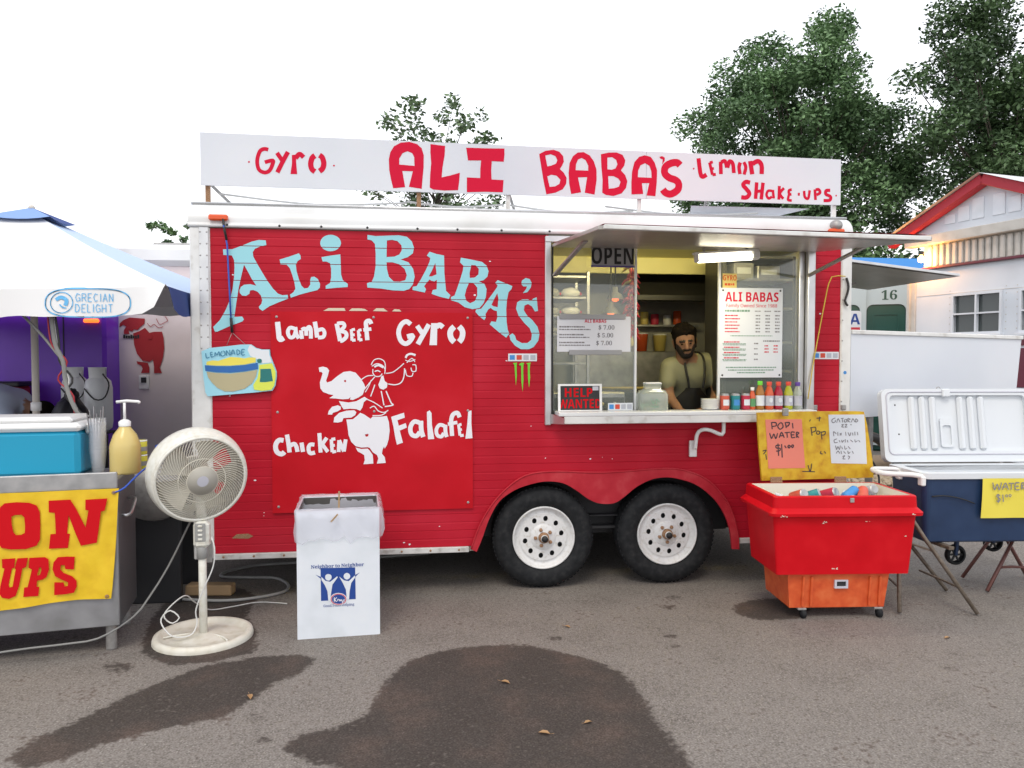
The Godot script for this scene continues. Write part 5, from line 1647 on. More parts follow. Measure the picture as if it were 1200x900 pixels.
	for i in 44:
		var y = -0.01 - i * 0.0105
		var a = rng.randf() * TAU
		var d = Vector3(cos(a), -0.35, sin(a)).normalized()
		st = ms(true)
		var p = Vector3(0, y, 0)
		tube(st, [p, p + d * 0.035, p + d * 0.068 + Vector3(0, -0.02, 0)], [0.012, 0.014, 0.003], 6)
		part(st, "pepper", "pepper_red" if i % 9 else "garlic", t)
	st = ms(true)
	lathe(st, [[0.0, -0.04], [0.025, -0.02], [0.02, 0.02], [0.004, 0.05]], 10, Transform3D(Basis.IDENTITY, Vector3(0.0, -0.52, 0)))
	part(st, "garlic_bulb", "garlic", t)
	# OPEN sign
	t = thing("open_sign", "grey OPEN sign hanging at the top of the serving window", "sign", Vector3(1.290, 2.205, 0.05))
	st = ms()
	box(st, Vector3.ZERO, Vector3(0.285, 0.125, 0.006), 0.001)
	part(st, "board", "open_grey", t)
	for s in [[0, -0.064, 0.29, 0.010], [0, 0.064, 0.29, 0.006]]:
		st = ms()
		box(st, Vector3(s[0], s[1], 0.001), Vector3(s[2], s[3], 0.010))
		part(st, "edge", "open_purple", t)
	words("OPEN", 0.155, "black", t, Vector3(0.0, 0.004, 0.0042), "letters", "Droid Sans", 700, Basis.IDENTITY, 0.72)
	for x in [-0.12, 0.12]:
		st = ms(true)
		tube(st, [Vector3(x, 0.06, 0), Vector3(x, 0.105, 0)], 0.002, 5)
		part(st, "hook", "galvanised", t)
	# price board on the left pane
	t = thing("price_board", "white price list held by two grey clip rails on the left pane", "sign", Vector3(1.183, 1.700, -0.022))
	st = ms()
	box(st, Vector3.ZERO, Vector3(0.50, 0.235, 0.004))
	part(st, "sheet", "board_white", t)
	for s in [[-0.01, 0.115, 0.45], [0.01, -0.122, 0.36]]:
		st = ms()
		box(st, Vector3(s[0], s[1], 0.004), Vector3(s[2], 0.034, 0.012), 0.003)
		part(st, "clip_rail", "open_grey", t)
	words("ALI BABAS", 0.030, "art_red", t, Vector3(0.01, 0.086, 0.0025), "heading", "Droid Sans", 700)
	for i in 3:
		var y = 0.048 - i * 0.052
		print_line(t, Vector3(-0.15, y, 0.0028), 0.17, 0.010, "ink_grey", 40 + i)
		print_line(t, Vector3(-0.13, y - 0.018, 0.0028), 0.21, 0.008, "ink_grey", 50 + i)
		words(["$ 7.00", "$ 5.00", "$ 7.00"][i], 0.040, "ink", t, Vector3(0.085 - i * 0.008, y - 0.004, 0.0025), "price", "Droid Serif")
	# HELP WANTED
	t = thing("help_wanted_sign", "black HELP WANTED sign with red letters in a white frame", "sign", Vector3(1.082, 1.1915, 0.015))
	t.rotation_degrees.x = -3
	st = ms()
	box(st, Vector3(0, 0.085, 0), Vector3(0.27, 0.165, 0.006))
	part(st, "board", "print_black", t)
	st = ms()
	plate(st, rect2(-0.148, 0.0, 0.148, 0.178), [rect2(-0.132, 0.006, 0.132, 0.165)], -0.003, 0.007)
	part(st, "frame", "white_plastic", t)
	words("HELP", 0.082, "ban_red", t, Vector3(-0.01, 0.120, 0.0035), "letters", "Droid Sans", 700)
	words("WANTED", 0.082, "ban_red", t, Vector3(0.0, 0.046, 0.0035), "letters", "Droid Sans", 700, Basis.IDENTITY, 0.86)
	st = ms()
	box(st, Vector3(0.105, 0.148, 0.004), Vector3(0.04, 0.026, 0.002))
	part(st, "price_tag", "label_silver", t)
	# card sticker on the inside of the window
	t = thing("payment_card", "small payment card strip standing beside the HELP WANTED sign", "card", Vector3(1.355, 1.1915, 0.02))
	card_sticker(t, Vector3(0, 0.026, 0), 0.17, 0.05)
	# menu poster
	t = thing("menu_poster", "white ALI BABAS menu poster on the right window pane", "poster", Vector3(2.280, 1.712, -0.018))
	st = ms()
	box(st, Vector3.ZERO, Vector3(0.445, 0.610, 0.004))
	part(st, "sheet", "paper_white", t)
	words("ALI BABAS", 0.088, "art_red", t, Vector3(0.002, 0.243, 0.0025), "heading", "Droid Sans", 700, Basis.IDENTITY, 0.88)
	words("Family Owned Since 1988", 0.032, "art_red", t, Vector3(0.0, 0.185, 0.0025), "subheading", "Droid Sans", 400)
	print_line(t, Vector3(-0.10, 0.150, 0.0028), 0.18, 0.014, "print_green", 1)
	for j in 3:
		print_line(t, Vector3(0.045 + j * 0.07, 0.148, 0.0028), 0.045, 0.007, "ink_grey", 4 + j)
	for i in 6:
		var y = 0.118 - i * 0.022
		print_line(t, Vector3(-0.145 + 0.01 * (i % 2), y, 0.0028), 0.09 + 0.02 * (i % 2), 0.009, "art_red", 10 + i)
		for j in 3:
			print_line(t, Vector3(0.045 + j * 0.07, y, 0.0028), 0.032, 0.009, "ink_grey", 20 + i * 3 + j)
	print_line(t, Vector3(0.0, -0.02, 0.0028), 0.30, 0.006, "print_green", 60)
	for i in 4:
		var y = -0.062 - i * 0.036
		print_line(t, Vector3(-0.14, y, 0.0028), 0.11, 0.009, "art_red", 70 + i)
		print_line(t, Vector3(-0.12, y - 0.012, 0.0028), 0.17, 0.006, "print_green", 80 + i)
		print_line(t, Vector3(-0.12, y - 0.020, 0.0028), 0.16, 0.005, "print_green", 90 + i)
		print_line(t, Vector3(0.035, y - 0.01, 0.0028), 0.03, 0.009, "ink_grey", 95 + i)
	print_line(t, Vector3(0.145, -0.055, 0.0028), 0.12, 0.010, "ink_grey", 101)
	for i in 3:
		for j in 2:
			print_line(t, Vector3(0.11 + j * 0.065, -0.088 - i * 0.021, 0.0028), 0.03, 0.009, "art_red", 110 + i * 2 + j)
	for i in 3:
		print_line(t, Vector3(0.0, -0.235 - i * 0.018, 0.0028), [0.36, 0.33, 0.2][i], 0.008, "print_green", 120 + i)
	for p in [[-0.205, 0.288], [0.205, 0.288], [-0.205, -0.288], [0.205, -0.288]]:
		st = ms(true)
		lathe(st, [[0.0, 0.004], [0.006, 0.002], [0.007, 0.0]], 8, Transform3D(FRONT, Vector3(p[0], p[1], 0.002)))
		part(st, "screw", "chassis", t)
	# little yellow notice above it
	t = thing("yellow_notice", "small yellow notice with orange letters above the menu poster", "sign", Vector3(2.125, 2.066, -0.026))
	st = ms()
	box(st, Vector3.ZERO, Vector3(0.10, 0.098, 0.003))
	part(st, "sheet", "note_yellow", t)
	words("GYRO", 0.05, "drink_orange", t, Vector3(0, 0.018, 0.002), "letters", "Droid Sans", 700, Basis.IDENTITY, 0.75)
	print_line(t, Vector3(0, -0.025, 0.0022), 0.07, 0.016, "drink_orange", 140)
	# tip jar
	t = thing("tip_jar", "square clear jar with green print on the counter in the window opening", "jar", Vector3(1.575, 1.1915, 0.01))
	st = ms(true)
	var outl = round2(-0.1, -0.06, 0.1, 0.06, 0.03, 4)
	var lev = [[0.0, 0.94], [0.01, 1.0], [0.105, 1.0], [0.132, 0.86], [0.142, 0.58], [0.165, 0.56], [0.170, 0.60], [0.180, 0.60]]
	for i in lev.size() - 1:
		for k in outl.size():
			var a = outl[k]
			var b = outl[(k + 1) % outl.size()]
			quad(st, Vector3(a.x * lev[i][1], lev[i][0], a.y * lev[i][1]), Vector3(b.x * lev[i][1], lev[i][0], b.y * lev[i][1]), Vector3(b.x * lev[i + 1][1], lev[i + 1][0], b.y * lev[i + 1][1]), Vector3(a.x * lev[i + 1][1], lev[i + 1][0], a.y * lev[i + 1][1]))
	part(st, "glass", "jar_glass", t)
	st = ms()
	box(st, Vector3(0, 0.181, 0), Vector3(0.11, 0.012, 0.07), 0.004)
	part(st, "lid", "white_plastic", t)
	part(letters(ms(), [[4, [-25, 80, -10, 45, 0, 75]], [4, [10, 45, 12, 80, 30, 60]], [4, [-30, 30, 30, 30]], [3, [-20, 20, 25, 22]]], 0.0612), "print", "print_green", t)
	st = ms()
	for i in 5:
		box(st, Vector3(-0.05 + i * 0.022, 0.03 + 0.006 * i, 0.0), Vector3(0.06, 0.004, 0.03), 0, Basis(Vector3(0.3, 1, 0.2).normalized(), i * 1.1) * Basis(Vector3.RIGHT, 0.7))
	part(st, "banknotes", "print_green", t)
	# white plates
	t = thing("plate_stack", "short stack of white paper plates beside the cans", "plates", Vector3(1.985, 1.1915, 0.0))
	for i in 6:
		st = ms(true)
		lathe(st, [[0.0, 0.003], [0.05, 0.003], [0.062, 0.016], [0.063, 0.018], [0.05, 0.006], [0.0, 0.006]], 24, Transform3D(Basis.IDENTITY, Vector3(0, i * 0.011, 0)))
		part(st, "plate", "white_plastic", t)
	# cans and bottles on the counter
	var cans = [[2.075, "can_orange", "orange and white drink can, first of the three cans"], [2.150, "can_teal", "teal and blue drink can between the other two cans"], [2.222, "can_red", "red drink can nearest the bottles"]]
	for q in cans:
		t = thing("drink_can", q[2], "drink can", Vector3(q[0], 1.1915, 0.03), 0.0, "cans on the counter")
		st = ms(true)
		lathe(st, [[0.0, 0.004], [0.024, 0.0], [0.031, 0.010], [0.031, 0.096]], 20)
		part(st, "body", q[1], t)
		st = ms(true)
		lathe(st, [[0.031, 0.096], [0.025, 0.108], [0.026, 0.110], [0.022, 0.107], [0.0, 0.107]], 20)
		part(st, "top", "steel", t)
		st = ms(true)
		lathe(st, [[0.0316, 0.03], [0.0316, 0.07]], 10, Transform3D.IDENTITY, PI * 0.25, PI * 0.72)
		part(st, "print", "paper_white" if q[1] != "can_teal" else "card_blue", t)
	var bot = [[2.268, "drink_orange", "white_plastic", 0.9, "slim orange juice bottle with a white cap", "can_green"], [2.322, "drink_tea", "claw_green", 1.15, "broad amber juice bottle with a green and purple cap", "paper_white"], [2.388, "drink_orange", "cap_red", 1.12, "orange sports drink bottle with a red cap", "label_silver"], [2.454, "drink_red", "cap_red", 1.12, "dark red sports drink bottle with a red cap", "label_silver"], [2.526, "drink_lime", "cap_red", 1.12, "lime green sports drink bottle with a red cap", "label_silver"], [2.592, "jar_glass", "cap_purple", 1.1, "clear water bottle, last one beside the window frame", "label_silver"]]
	for q in bot:
		var h = 0.168 * q[3]
		var r = 0.030 if q[3] > 1.0 else 0.022
		t = thing("drink_bottle", q[4], "drink bottle", Vector3(q[0], 1.1915, 0.035), 0.0, "bottles on the counter")
		st = ms(true)
		lathe(st, [[0.0, 0.003], [r * 0.85, 0.0], [r, 0.008], [r * 0.96, h * 0.3], [r, h * 0.52], [r * 0.97, h * 0.60], [r * 0.6, h * 0.78], [r * 0.45, h * 0.84], [r * 0.45, h * 0.88]], 20)
		part(st, "body", q[1], t)
		st = ms(true)
		lathe(st, [[r * 0.56, h * 0.86], [r * 0.58, h * 0.99], [r * 0.5, h], [0.0, h]], 16)
		part(st, "cap", q[2], t)
		st = ms(true)
		lathe(st, [[r * 1.02, h * 0.14], [r * 0.99, h * 0.3], [r * 1.02, h * 0.5]], 20)
		part(st, "label", q[5], t)
		if q[5] == "label_silver" and q[1] != "jar_glass":
			st = ms()
			plate(st, ellipse2(Vector2(0, h * 0.34), 0.013, 0.016, 12), [], r * 0.97, r * 1.05)
			part(st, "emblem", "paper_white", t)
	build_cook()

func print_line(parent, at, w, h, mt, seed_):
	var r := RandomNumberGenerator.new()
	r.seed = seed_
	var st = ms()
	var x = -w / 2
	while x < w / 2 - 0.003:
		var l = min(r.randf_range(0.006, 0.022), w / 2 - x)
		box(st, Vector3(x + l / 2, 0, 0), Vector3(l, h * r.randf_range(0.75, 1.0), 0.0012))
		x += l + 0.004
	part(st, "print_line", mt, parent, at)

func build_cook():
	var t = thing("person", "man in olive t-shirt and black apron leaning over the counter inside the trailer", "person", Vector3(2.165, 0.437, -0.93))
	var st = ms(true)
	var V = func(x, y, z): return Vector3(x, y, z)
	# legs, hips and torso leaning towards the counter
	var b = [
		[V.call(-0.10, 0.06, -0.10), V.call(-0.10, 0.42, -0.06), 0.055, 0.07, 4],
		[V.call(0.10, 0.06, -0.10), V.call(0.10, 0.42, -0.06), 0.055, 0.07, 4],
		[V.call(-0.10, 0.42, -0.06), V.call(-0.09, 0.74, -0.08), 0.07, 0.09, 4],
		[V.call(0.10, 0.42, -0.06), V.call(0.09, 0.74, -0.08), 0.07, 0.09, 4],
		[V.call(-0.10, 0.03, -0.06), V.call(-0.10, 0.03, 0.06), 0.045, 0.04, 4],
		[V.call(0.10, 0.03, -0.06), V.call(0.10, 0.03, 0.06), 0.045, 0.04, 4],
		[V.call(-0.06, 0.76, -0.08), V.call(0.06, 0.76, -0.08), 0.13, 0.13, 0],
		[V.call(0.0, 0.78, -0.07), V.call(0.0, 0.98, 0.0), 0.145, 0.15, 0, 0.05],
		[V.call(-0.09, 0.98, 0.02), V.call(0.09, 0.98, 0.02), 0.125, 0.125, 0, 0.05],
		[V.call(-0.15, 1.035, 0.07), V.call(0.13, 1.075, 0.04), 0.072, 0.072, 0, 0.05],
		[V.call(0.0, 1.05, 0.05), V.call(-0.06, 1.15, 0.125), 0.065, 0.056, 1, 0.03],
		# sleeves and arms reaching down to the counter
		[V.call(-0.18, 1.025, 0.07), V.call(-0.205, 0.91, 0.11), 0.070, 0.066, 0, 0.03],
		[V.call(0.17, 1.045, 0.05), V.call(0.20, 0.92, 0.10), 0.070, 0.066, 0, 0.03],
		[V.call(-0.207, 0.90, 0.105), V.call(-0.20, 0.80, 0.14), 0.046, 0.042, 1, 0.01],
		[V.call(0.202, 0.90, 0.105), V.call(0.18, 0.80, 0.16), 0.046, 0.042, 1, 0.01],
		[V.call(-0.20, 0.80, 0.14), V.call(-0.17, 0.70, 0.32), 0.041, 0.028, 1, 0.02],
		[V.call(0.18, 0.80, 0.16), V.call(0.04, 0.715, 0.33), 0.041, 0.028, 1, 0.02],
	]
	# hands: palm, four fingers and a thumb each
	for s in [[V.call(-0.165, 0.698, 0.345), V.call(0.0, -0.02, 1.0)], [V.call(0.015, 0.712, 0.345), V.call(-0.7, -0.05, 0.7)]]:
		var f = s[1].normalized()
		var side = f.cross(Vector3.UP).normalized()
		b.append([s[0] - side * 0.02, s[0] + side * 0.02 + f * 0.045, 0.020, 0.020, 1, 0.015])
		for k in 4:
			var o = s[0] + f * 0.055 + side * (-0.026 + k * 0.0175)
			var len = [0.032, 0.038, 0.036, 0.028][k]
			b.append([o, o + f * len + Vector3(0, -0.006, 0), 0.0095, 0.009, 1, 0.006])
			b.append([o + f * len + Vector3(0, -0.006, 0), o + f * len * 1.7 + Vector3(0, -0.024, 0), 0.009, 0.008, 1, 0.006])
		b.append([s[0] + side * 0.026 + f * 0.01, s[0] + side * 0.05 + f * 0.035, 0.0105, 0.0095, 1, 0.008])
		b.append([s[0] + side * 0.05 + f * 0.035, s[0] + side * 0.052 + f * 0.058, 0.0095, 0.008, 1, 0.006])
	body_mesh(st, b, 0.013)
	# head, added to the same surface
	var c = Vector3(-0.085, 1.225, 0.165)
	var hb = Basis(Vector3.BACK, 0.12) * Basis(Vector3.UP, -0.22) * Basis(Vector3.RIGHT, 0.20)
	var P = func(x, y, z): return c + hb * Vector3(x, y, z)
	var h = [
		[P.call(0, 0.035, -0.015), P.call(0, 0.045, 0.0), 0.084, 0.082, 1, 0.03],
		[P.call(0, -0.02, 0.015), P.call(0, -0.055, 0.025), 0.066, 0.052, 1, 0.03],
		[P.call(0, -0.085, 0.045), P.call(0, -0.09, 0.05), 0.030, 0.028, 2, 0.03],
		[P.call(-0.05, -0.03, 0.03), P.call(-0.02, -0.085, 0.05), 0.026, 0.026, 2, 0.02],
		[P.call(0.05, -0.03, 0.03), P.call(0.02, -0.085, 0.05), 0.026, 0.026, 2, 0.02],
		[P.call(0, 0.012, 0.088), P.call(0, -0.024, 0.102), 0.010, 0.0155, 1, 0.012],
		[P.call(-0.014, -0.028, 0.092), P.call(0.014, -0.028, 0.092), 0.010, 0.010, 1, 0.008],
		[P.call(-0.045, 0.022, 0.070), P.call(-0.018, 0.026, 0.083), 0.006, 0.006, 2, 0.006],
		[P.call(0.045, 0.022, 0.070), P.call(0.018, 0.026, 0.083), 0.006, 0.006, 2, 0.006],
		[P.call(-0.024, -0.046, 0.082), P.call(0.024, -0.046, 0.082), 0.011, 0.011, 2, 0.008],
		[P.call(-0.018, -0.062, 0.082), P.call(0.018, -0.062, 0.082), 0.008, 0.008, 1, 0.006],
		[P.call(-0.083, 0.012, -0.005), P.call(-0.082, -0.02, 0.0), 0.014, 0.010, 1, 0.012],
		[P.call(0.083, 0.012, -0.005), P.call(0.082, -0.02, 0.0), 0.014, 0.010, 1, 0.012],
		[P.call(-0.025, 0.030, 0.0), P.call(-0.025, -0.15, -0.02), 0.05, 0.05, 1, 0.03],
	]
	body_mesh(st, h, 0.006)
	part(st, "body", "flesh", t)
	# hair
	st = ms(true)
	body_mesh(st, [[P.call(0, 0.052, -0.030), P.call(0, 0.068, -0.008), 0.092, 0.085, 2, 0.02], [P.call(-0.048, 0.092, 0.026), P.call(0.048, 0.096, 0.028), 0.036, 0.036, 2, 0.02], [P.call(-0.066, 0.06, 0.02), P.call(-0.068, -0.035, 0.02), 0.026, 0.017, 2, 0.015], [P.call(0.066, 0.06, 0.02), P.call(0.068, -0.035, 0.02), 0.026, 0.017, 2, 0.015]], 0.008)
	rng.seed = 61
	var locks = []
	for i in 26:
		var a = rng.randf() * TAU
		var e = rng.randf_range(0.15, 1.3)
		var q = Vector3(cos(a) * cos(e) * 0.086, 0.058 + sin(e) * 0.086, sin(a) * cos(e) * 0.088 - 0.012)
		locks.append([P.call(q.x, q.y, q.z), P.call(q.x * 1.05 + 0.006, q.y - 0.006, q.z + 0.008), 0.017, 0.011, 2, 0.012])
	body_mesh(st, locks, 0.007)
	part(st, "hair", "hair", t)
	for s in [-1, 1]:
		st = ms(true)
		body_mesh(st, [[P.call(s * 0.027, 0.002, 0.076), P.call(s * 0.036, 0.002, 0.074), 0.0055, 0.0055, 2]], 0.0025)
		part(st, "eye", "hair", t)
	# apron: bib and straps
	st = ms(true)
	var rows = [[0.87, 0.06, 0.186], [0.85, 0.07, 0.182], [0.82, 0.10, 0.170], [0.76, 0.16, 0.14], [0.62, 0.17, 0.12], [0.45, 0.17, 0.10]]
	for i in rows.size() - 1:
		for k in 6:
			var u0 = -1.0 + k / 3.0
			var u1 = -1.0 + (k + 1) / 3.0
			var g = func(r, u): return Vector3(r[1] * u, r[0], r[2] - 0.06 * u * u)
			quad(st, g.call(rows[i], u0), g.call(rows[i], u1), g.call(rows[i + 1], u1), g.call(rows[i + 1], u0))
	part(st, "apron", "black", t)
	st = ms(true)
	for s in [-1, 1]:
		tube(st, curve([Vector3(s * 0.056, 0.87, 0.187), Vector3(s * 0.065, 0.94, 0.184), Vector3(s * 0.075, 1.0, 0.172), Vector3(s * 0.08, 1.08, 0.145), Vector3(s * 0.075, 1.135, 0.085), Vector3(s * 0.05, 1.15, 0.02)], 0.02), 0.009, 6)
	part(st, "apron_straps", "black", t)

# ---------- left of the trailer ----------
func build_left():
	var st
	# steel lemonade cart, its front turned a little
	var t = thing("serving_cart", "grey steel lemonade cart standing under the umbrella", "cart", Vector3(-1.545, 0, 0.78), 9.6)
	st = ms()
	box(st, Vector3(-0.70, 0.50, -0.012), Vector3(1.40, 0.72, 0.024), 0.004)
	part(st, "front_panel", "cart_steel", t)
	st = ms()
	box(st, Vector3(-0.70, 0.905, -0.012), Vector3(1.40, 0.086, 0.026), 0.004)
	part(st, "front_lip", "steel", t)
	st = ms()
	box(st, Vector3(-0.012, 0.52, -0.27), Vector3(0.024, 0.77, 0.49), 0.004)
	part(st, "side_panel", "cart_side_shaded", t)
	st = ms()
	box(st, Vector3(-1.39, 0.52, -0.27), Vector3(0.02, 0.77, 0.49), 0.004)
	part(st, "side_panel", "cart_steel", t)
	st = ms()
	box(st, Vector3(-0.70, 0.52, -0.51), Vector3(1.36, 0.77, 0.02), 0.004)
	part(st, "back_panel", "cart_steel", t)
	st = ms()
	box(st, Vector3(-0.70, 0.892, -0.27), Vector3(1.38, 0.02, 0.50), 0.003)
	part(st, "top", "steel", t)
	st = ms()
	box(st, Vector3(-0.70, 0.16, -0.27), Vector3(1.36, 0.03, 0.48))
	part(st, "bottom_shelf", "chassis", t)
	for p in [Vector3(-0.05, 0.07, -0.06), Vector3(-1.34, 0.07, -0.06), Vector3(-0.05, 0.07, -0.46), Vector3(-1.34, 0.07, -0.46)]:
		st = ms(true)
		lathe(st, [[0.0, -0.07], [0.026, -0.07], [0.028, -0.06], [0.026, 0.08]], 12, Transform3D(Basis.IDENTITY, p))
		part(st, "foot", "galvanised", t)
	st = ms(true)
	tube(st, curve([Vector3(0.0, 0.70, -0.12), Vector3(0.035, 0.70, -0.13), Vector3(0.04, 0.73, -0.22), Vector3(0.035, 0.76, -0.30), Vector3(0.0, 0.76, -0.31)], 0.02), 0.009, 8)
	part(st, "handle", "aluminium", t)
	# banner tied to the cart's front
	var bn = thing("yellow_banner", "yellow cloth banner with red letters hung on the lemonade cart", "banner", Vector3(-1.545, 0, 0.78), 9.6)
	st = ms(true)
	var nx = 60
	var ny = 16
	var bz = func(x, y): return 0.014 + 0.0035 * sin(x * 17.0 + y * 9.0) + 0.002 * sin(x * 41.0 - y * 23.0)
	for i in nx:
		for j in ny:
			var c = []
			for o in [[0, 0], [0, 1], [1, 1], [1, 0]]:
				var u = float(i + o[0]) / nx
				var w = float(j + o[1]) / ny
				var right = lerp(-0.034, 0.012, pow(w, 0.8))
				var x = lerp(-1.20, right, u)
				var y = lerp(0.285 + 0.012 * sin(u * 9.0), 0.866, w)
				c.append(Vector3(x, y, bz.call(x, y)))
			quad(st, c[0], c[1], c[2], c[3])
	part(st, "cloth", "banner_yellow", bn)
	letter_parts(ART.ban, 0.0225, "printed_letter", "ban_red", bn)
	for p in [[-0.052, 0.305], [-0.012, 0.845]]:
		st = ms(true)
		lathe(st, [[0.004, 0.004], [0.008, 0.005], [0.010, 0.0]], 10, Transform3D(FRONT, Vector3(p[0], p[1], 0.0205)))
		part(st, "grommet", "rust", bn)
	st = ms(true)
	tube(st, curve([Vector3(-0.012, 0.845, 0.022), Vector3(0.03, 0.86, 0.0), Vector3(0.10, 0.93, -0.2), Vector3(0.22, 1.0, -0.5)], 0.03), 0.005, 6)
	part(st, "tie_cord", "cord_blue", bn)
	# turquoise cooler on the cart
	var yt = 0.9025
	t = thing("picnic_cooler", "turquoise picnic cooler with white lid standing on the lemonade cart", "cooler", Vector3(-1.80, yt, 0.60), 5.0)
	st = ms()
	box(st, Vector3(-0.32, 0.125, -0.16), Vector3(0.64, 0.25, 0.32), 0.025)
	part(st, "body", "teal_plastic", t)
	st = ms()
	box(st, Vector3(-0.32, 0.268, -0.16), Vector3(0.66, 0.045, 0.34), 0.018)
	part(st, "rim", "white_plastic", t)
	st = ms()
	box(st, Vector3(-0.34, 0.305, -0.17), Vector3(0.60, 0.034, 0.30), 0.015)
	part(st, "lid", "white_plastic", t)
	st = ms()
	box(st, Vector3(0.014, 0.25, -0.16), Vector3(0.03, 0.06, 0.12), 0.01)
	part(st, "handle", "white_plastic", t)
	# nested cups, a stack of twelve
	t = thing("cup_stack", "tall stack of clear plastic cups beside the turquoise cooler", "cups", Vector3(-1.735, yt, 0.52))
	for i in 10:
		st = ms(true)
		lathe(st, [[0.0, 0.0], [0.030, 0.0], [0.044, 0.135], [0.047, 0.138]], 20, Transform3D(Basis.IDENTITY, Vector3(0, i * 0.019, 0)))
		part(st, "cup", "cup_clear", t)
	st = ms()
	for i in 6:
		bar(st, Vector3(0.012 * (i - 3), 0.18, 0.004 * (i % 3)), Vector3(0.018 * (i - 3), 0.335 + 0.02 * (i % 3), 0.01 * (i % 2)), 0.012, 0.003, 0.001)
	part(st, "tongs", "steel", t)
	# syrup jug
	t = thing("syrup_jug", "gallon jug of yellow syrup with a white pump on the cart", "jug", Vector3(-1.60, yt, 0.50))
	st = ms(true)
	lathe(st, [[0.0, 0.0], [0.074, 0.0], [0.08, 0.012], [0.08, 0.15], [0.077, 0.165], [0.06, 0.215], [0.034, 0.25], [0.027, 0.262], [0.026, 0.27]], 28)
	part(st, "body", "syrup", t)
	st = ms(true)
	lathe(st, [[0.031, 0.262], [0.032, 0.286], [0.022, 0.295], [0.012, 0.30], [0.0, 0.30]], 18)
	part(st, "cap", "white_plastic", t)
	st = ms(true)
	tube(st, [Vector3(0, 0.30, 0), Vector3(0, 0.392, 0)], 0.0075, 10)
	tube(st, [Vector3(-0.042, 0.396, 0), Vector3(0.01, 0.402, 0), Vector3(0.072, 0.398, 0), Vector3(0.082, 0.390, 0)], 0.0085, 10)
	part(st, "pump", "white_plastic", t)
	# stacked yellow cans behind the jug
	for i in 2:
		t = thing("lemonade_can", ["lower yellow and green can of the pair behind the jug", "upper yellow and green can of the pair behind the jug"][i], "can", Vector3(-1.575, yt + i * 0.084, 0.33), 0.0, "cans behind the jug")
		st = ms(true)
		lathe(st, [[0.0, 0.0], [0.032, 0.0], [0.034, 0.004], [0.034, 0.078], [0.032, 0.082], [0.0, 0.0815]], 18)
		part(st, "body", "can_label", t)
		st = ms(true)
		lathe(st, [[0.0348, 0.02], [0.0348, 0.045]], 18)
		part(st, "band", "fan_grey", t)
		st = ms(true)
		lathe(st, [[0.035, 0.076], [0.034, 0.083], [0.03, 0.0825]], 18)
		part(st, "rim", "white_plastic", t)
	umbrella()
	# propane cylinders
	for q in [[-2.70, "white propane cylinder in front of the purple trailer, nearer the white trailer", -2.0], [-2.94, "white propane cylinder half hidden, farther from the white trailer", -2.13]]:
		t = thing("propane_cylinder", q[1], "gas cylinder", Vector3(q[0], 0.90, q[2]), 0.0, "propane cylinders")
		t.scale = Vector3(0.76, 0.76, 0.76)
		st = ms(true)
		lathe(st, [[0.0, 0.0], [0.09, 0.01], [0.135, 0.05], [0.145, 0.12], [0.145, 0.50], [0.13, 0.58], [0.07, 0.64], [0.03, 0.655], [0.0, 0.655]], 28)
		part(st, "body", "tank_white", t)
		st = ms(true)
		lathe(st, [[0.095, 0.62], [0.1, 0.73], [0.104, 0.735]], 20, Transform3D.IDENTITY, 0.4, TAU - 0.9)
		part(st, "collar", "tank_white", t)
		st = ms(true)
		lathe(st, [[0.022, 0.65], [0.022, 0.70], [0.04, 0.71], [0.04, 0.725], [0.0, 0.73]], 14)
		tube(st, [Vector3(0, 0.68, 0), Vector3(0.05, 0.68, 0.03), Vector3(0.07, 0.66, 0.06)], 0.012, 8)
		part(st, "valve", "chassis", t)
		st = ms(true)
		tube(st, curve([Vector3(0.07, 0.66, 0.06), Vector3(0.15, 0.55, 0.10), Vector3(0.12, 0.40, 0.15), Vector3(0.02, 0.38, 0.16), Vector3(-0.1, 0.5, 0.13)], 0.04), 0.008, 6)
		part(st, "hose", "cord_black", t)
		st = ms()
		box(st, Vector3(0, 0.0, 0), Vector3(0.28, 0.02, 0.28), 0.004)
		for s in [Vector2(-1, -1), Vector2(1, -1), Vector2(-1, 1), Vector2(1, 1)]:
			box(st, Vector3(s.x * 0.12, -0.60, s.y * 0.12), Vector3(0.03, 1.168, 0.03))
		part(st, "stand", "chassis", t)
	# dark crates and bags piled in front of the purple trailer
	t = thing("black_bag", "black rubbish bag piled beside the propane cylinders", "bag", Vector3(-2.70, 0.0, -1.45))
	st = ms(true)
	blob(st, Vector3(0.0, 0.62, 0), Vector3(0.20, 0.63, 0.18), 3, 0.12)
	part(st, "sack", "bag_black", t)
	st = ms(true)
	blob(st, Vector3(0.02, 1.24, 0.02), Vector3(0.05, 0.06, 0.05), 4, 0.3)
	part(st, "knot", "bag_black", t)
	t = thing("red_crate", "dark red crate with a blue strap behind the bending person", "crate", Vector3(-3.70, 0.0, -2.12))
	st = ms()
	box(st, Vector3(0, 0.65, 0), Vector3(0.7, 1.3, 0.24), 0.02)
	part(st, "body", "cloth_red", t)
	st = ms()
	box(st, Vector3(0.25, 0.66, 0.0), Vector3(0.07, 1.33, 0.26), 0.004)
	part(st, "strap", "print_blue", t)
	st = ms()
	box(st, Vector3(0, 1.315, 0), Vector3(0.74, 0.04, 0.28), 0.01)
	part(st, "lid", "bag_black", t)
	bending_person()
	fan()
	carton()
	lemonade_sign()
	# silver holding tank on the trailer's tongue
	t = thing("holding_tank", "dull silver rounded tank lying behind the pedestal fan", "tank", Vector3(-1.62, 0.0, -0.25))
	st = ms(true)
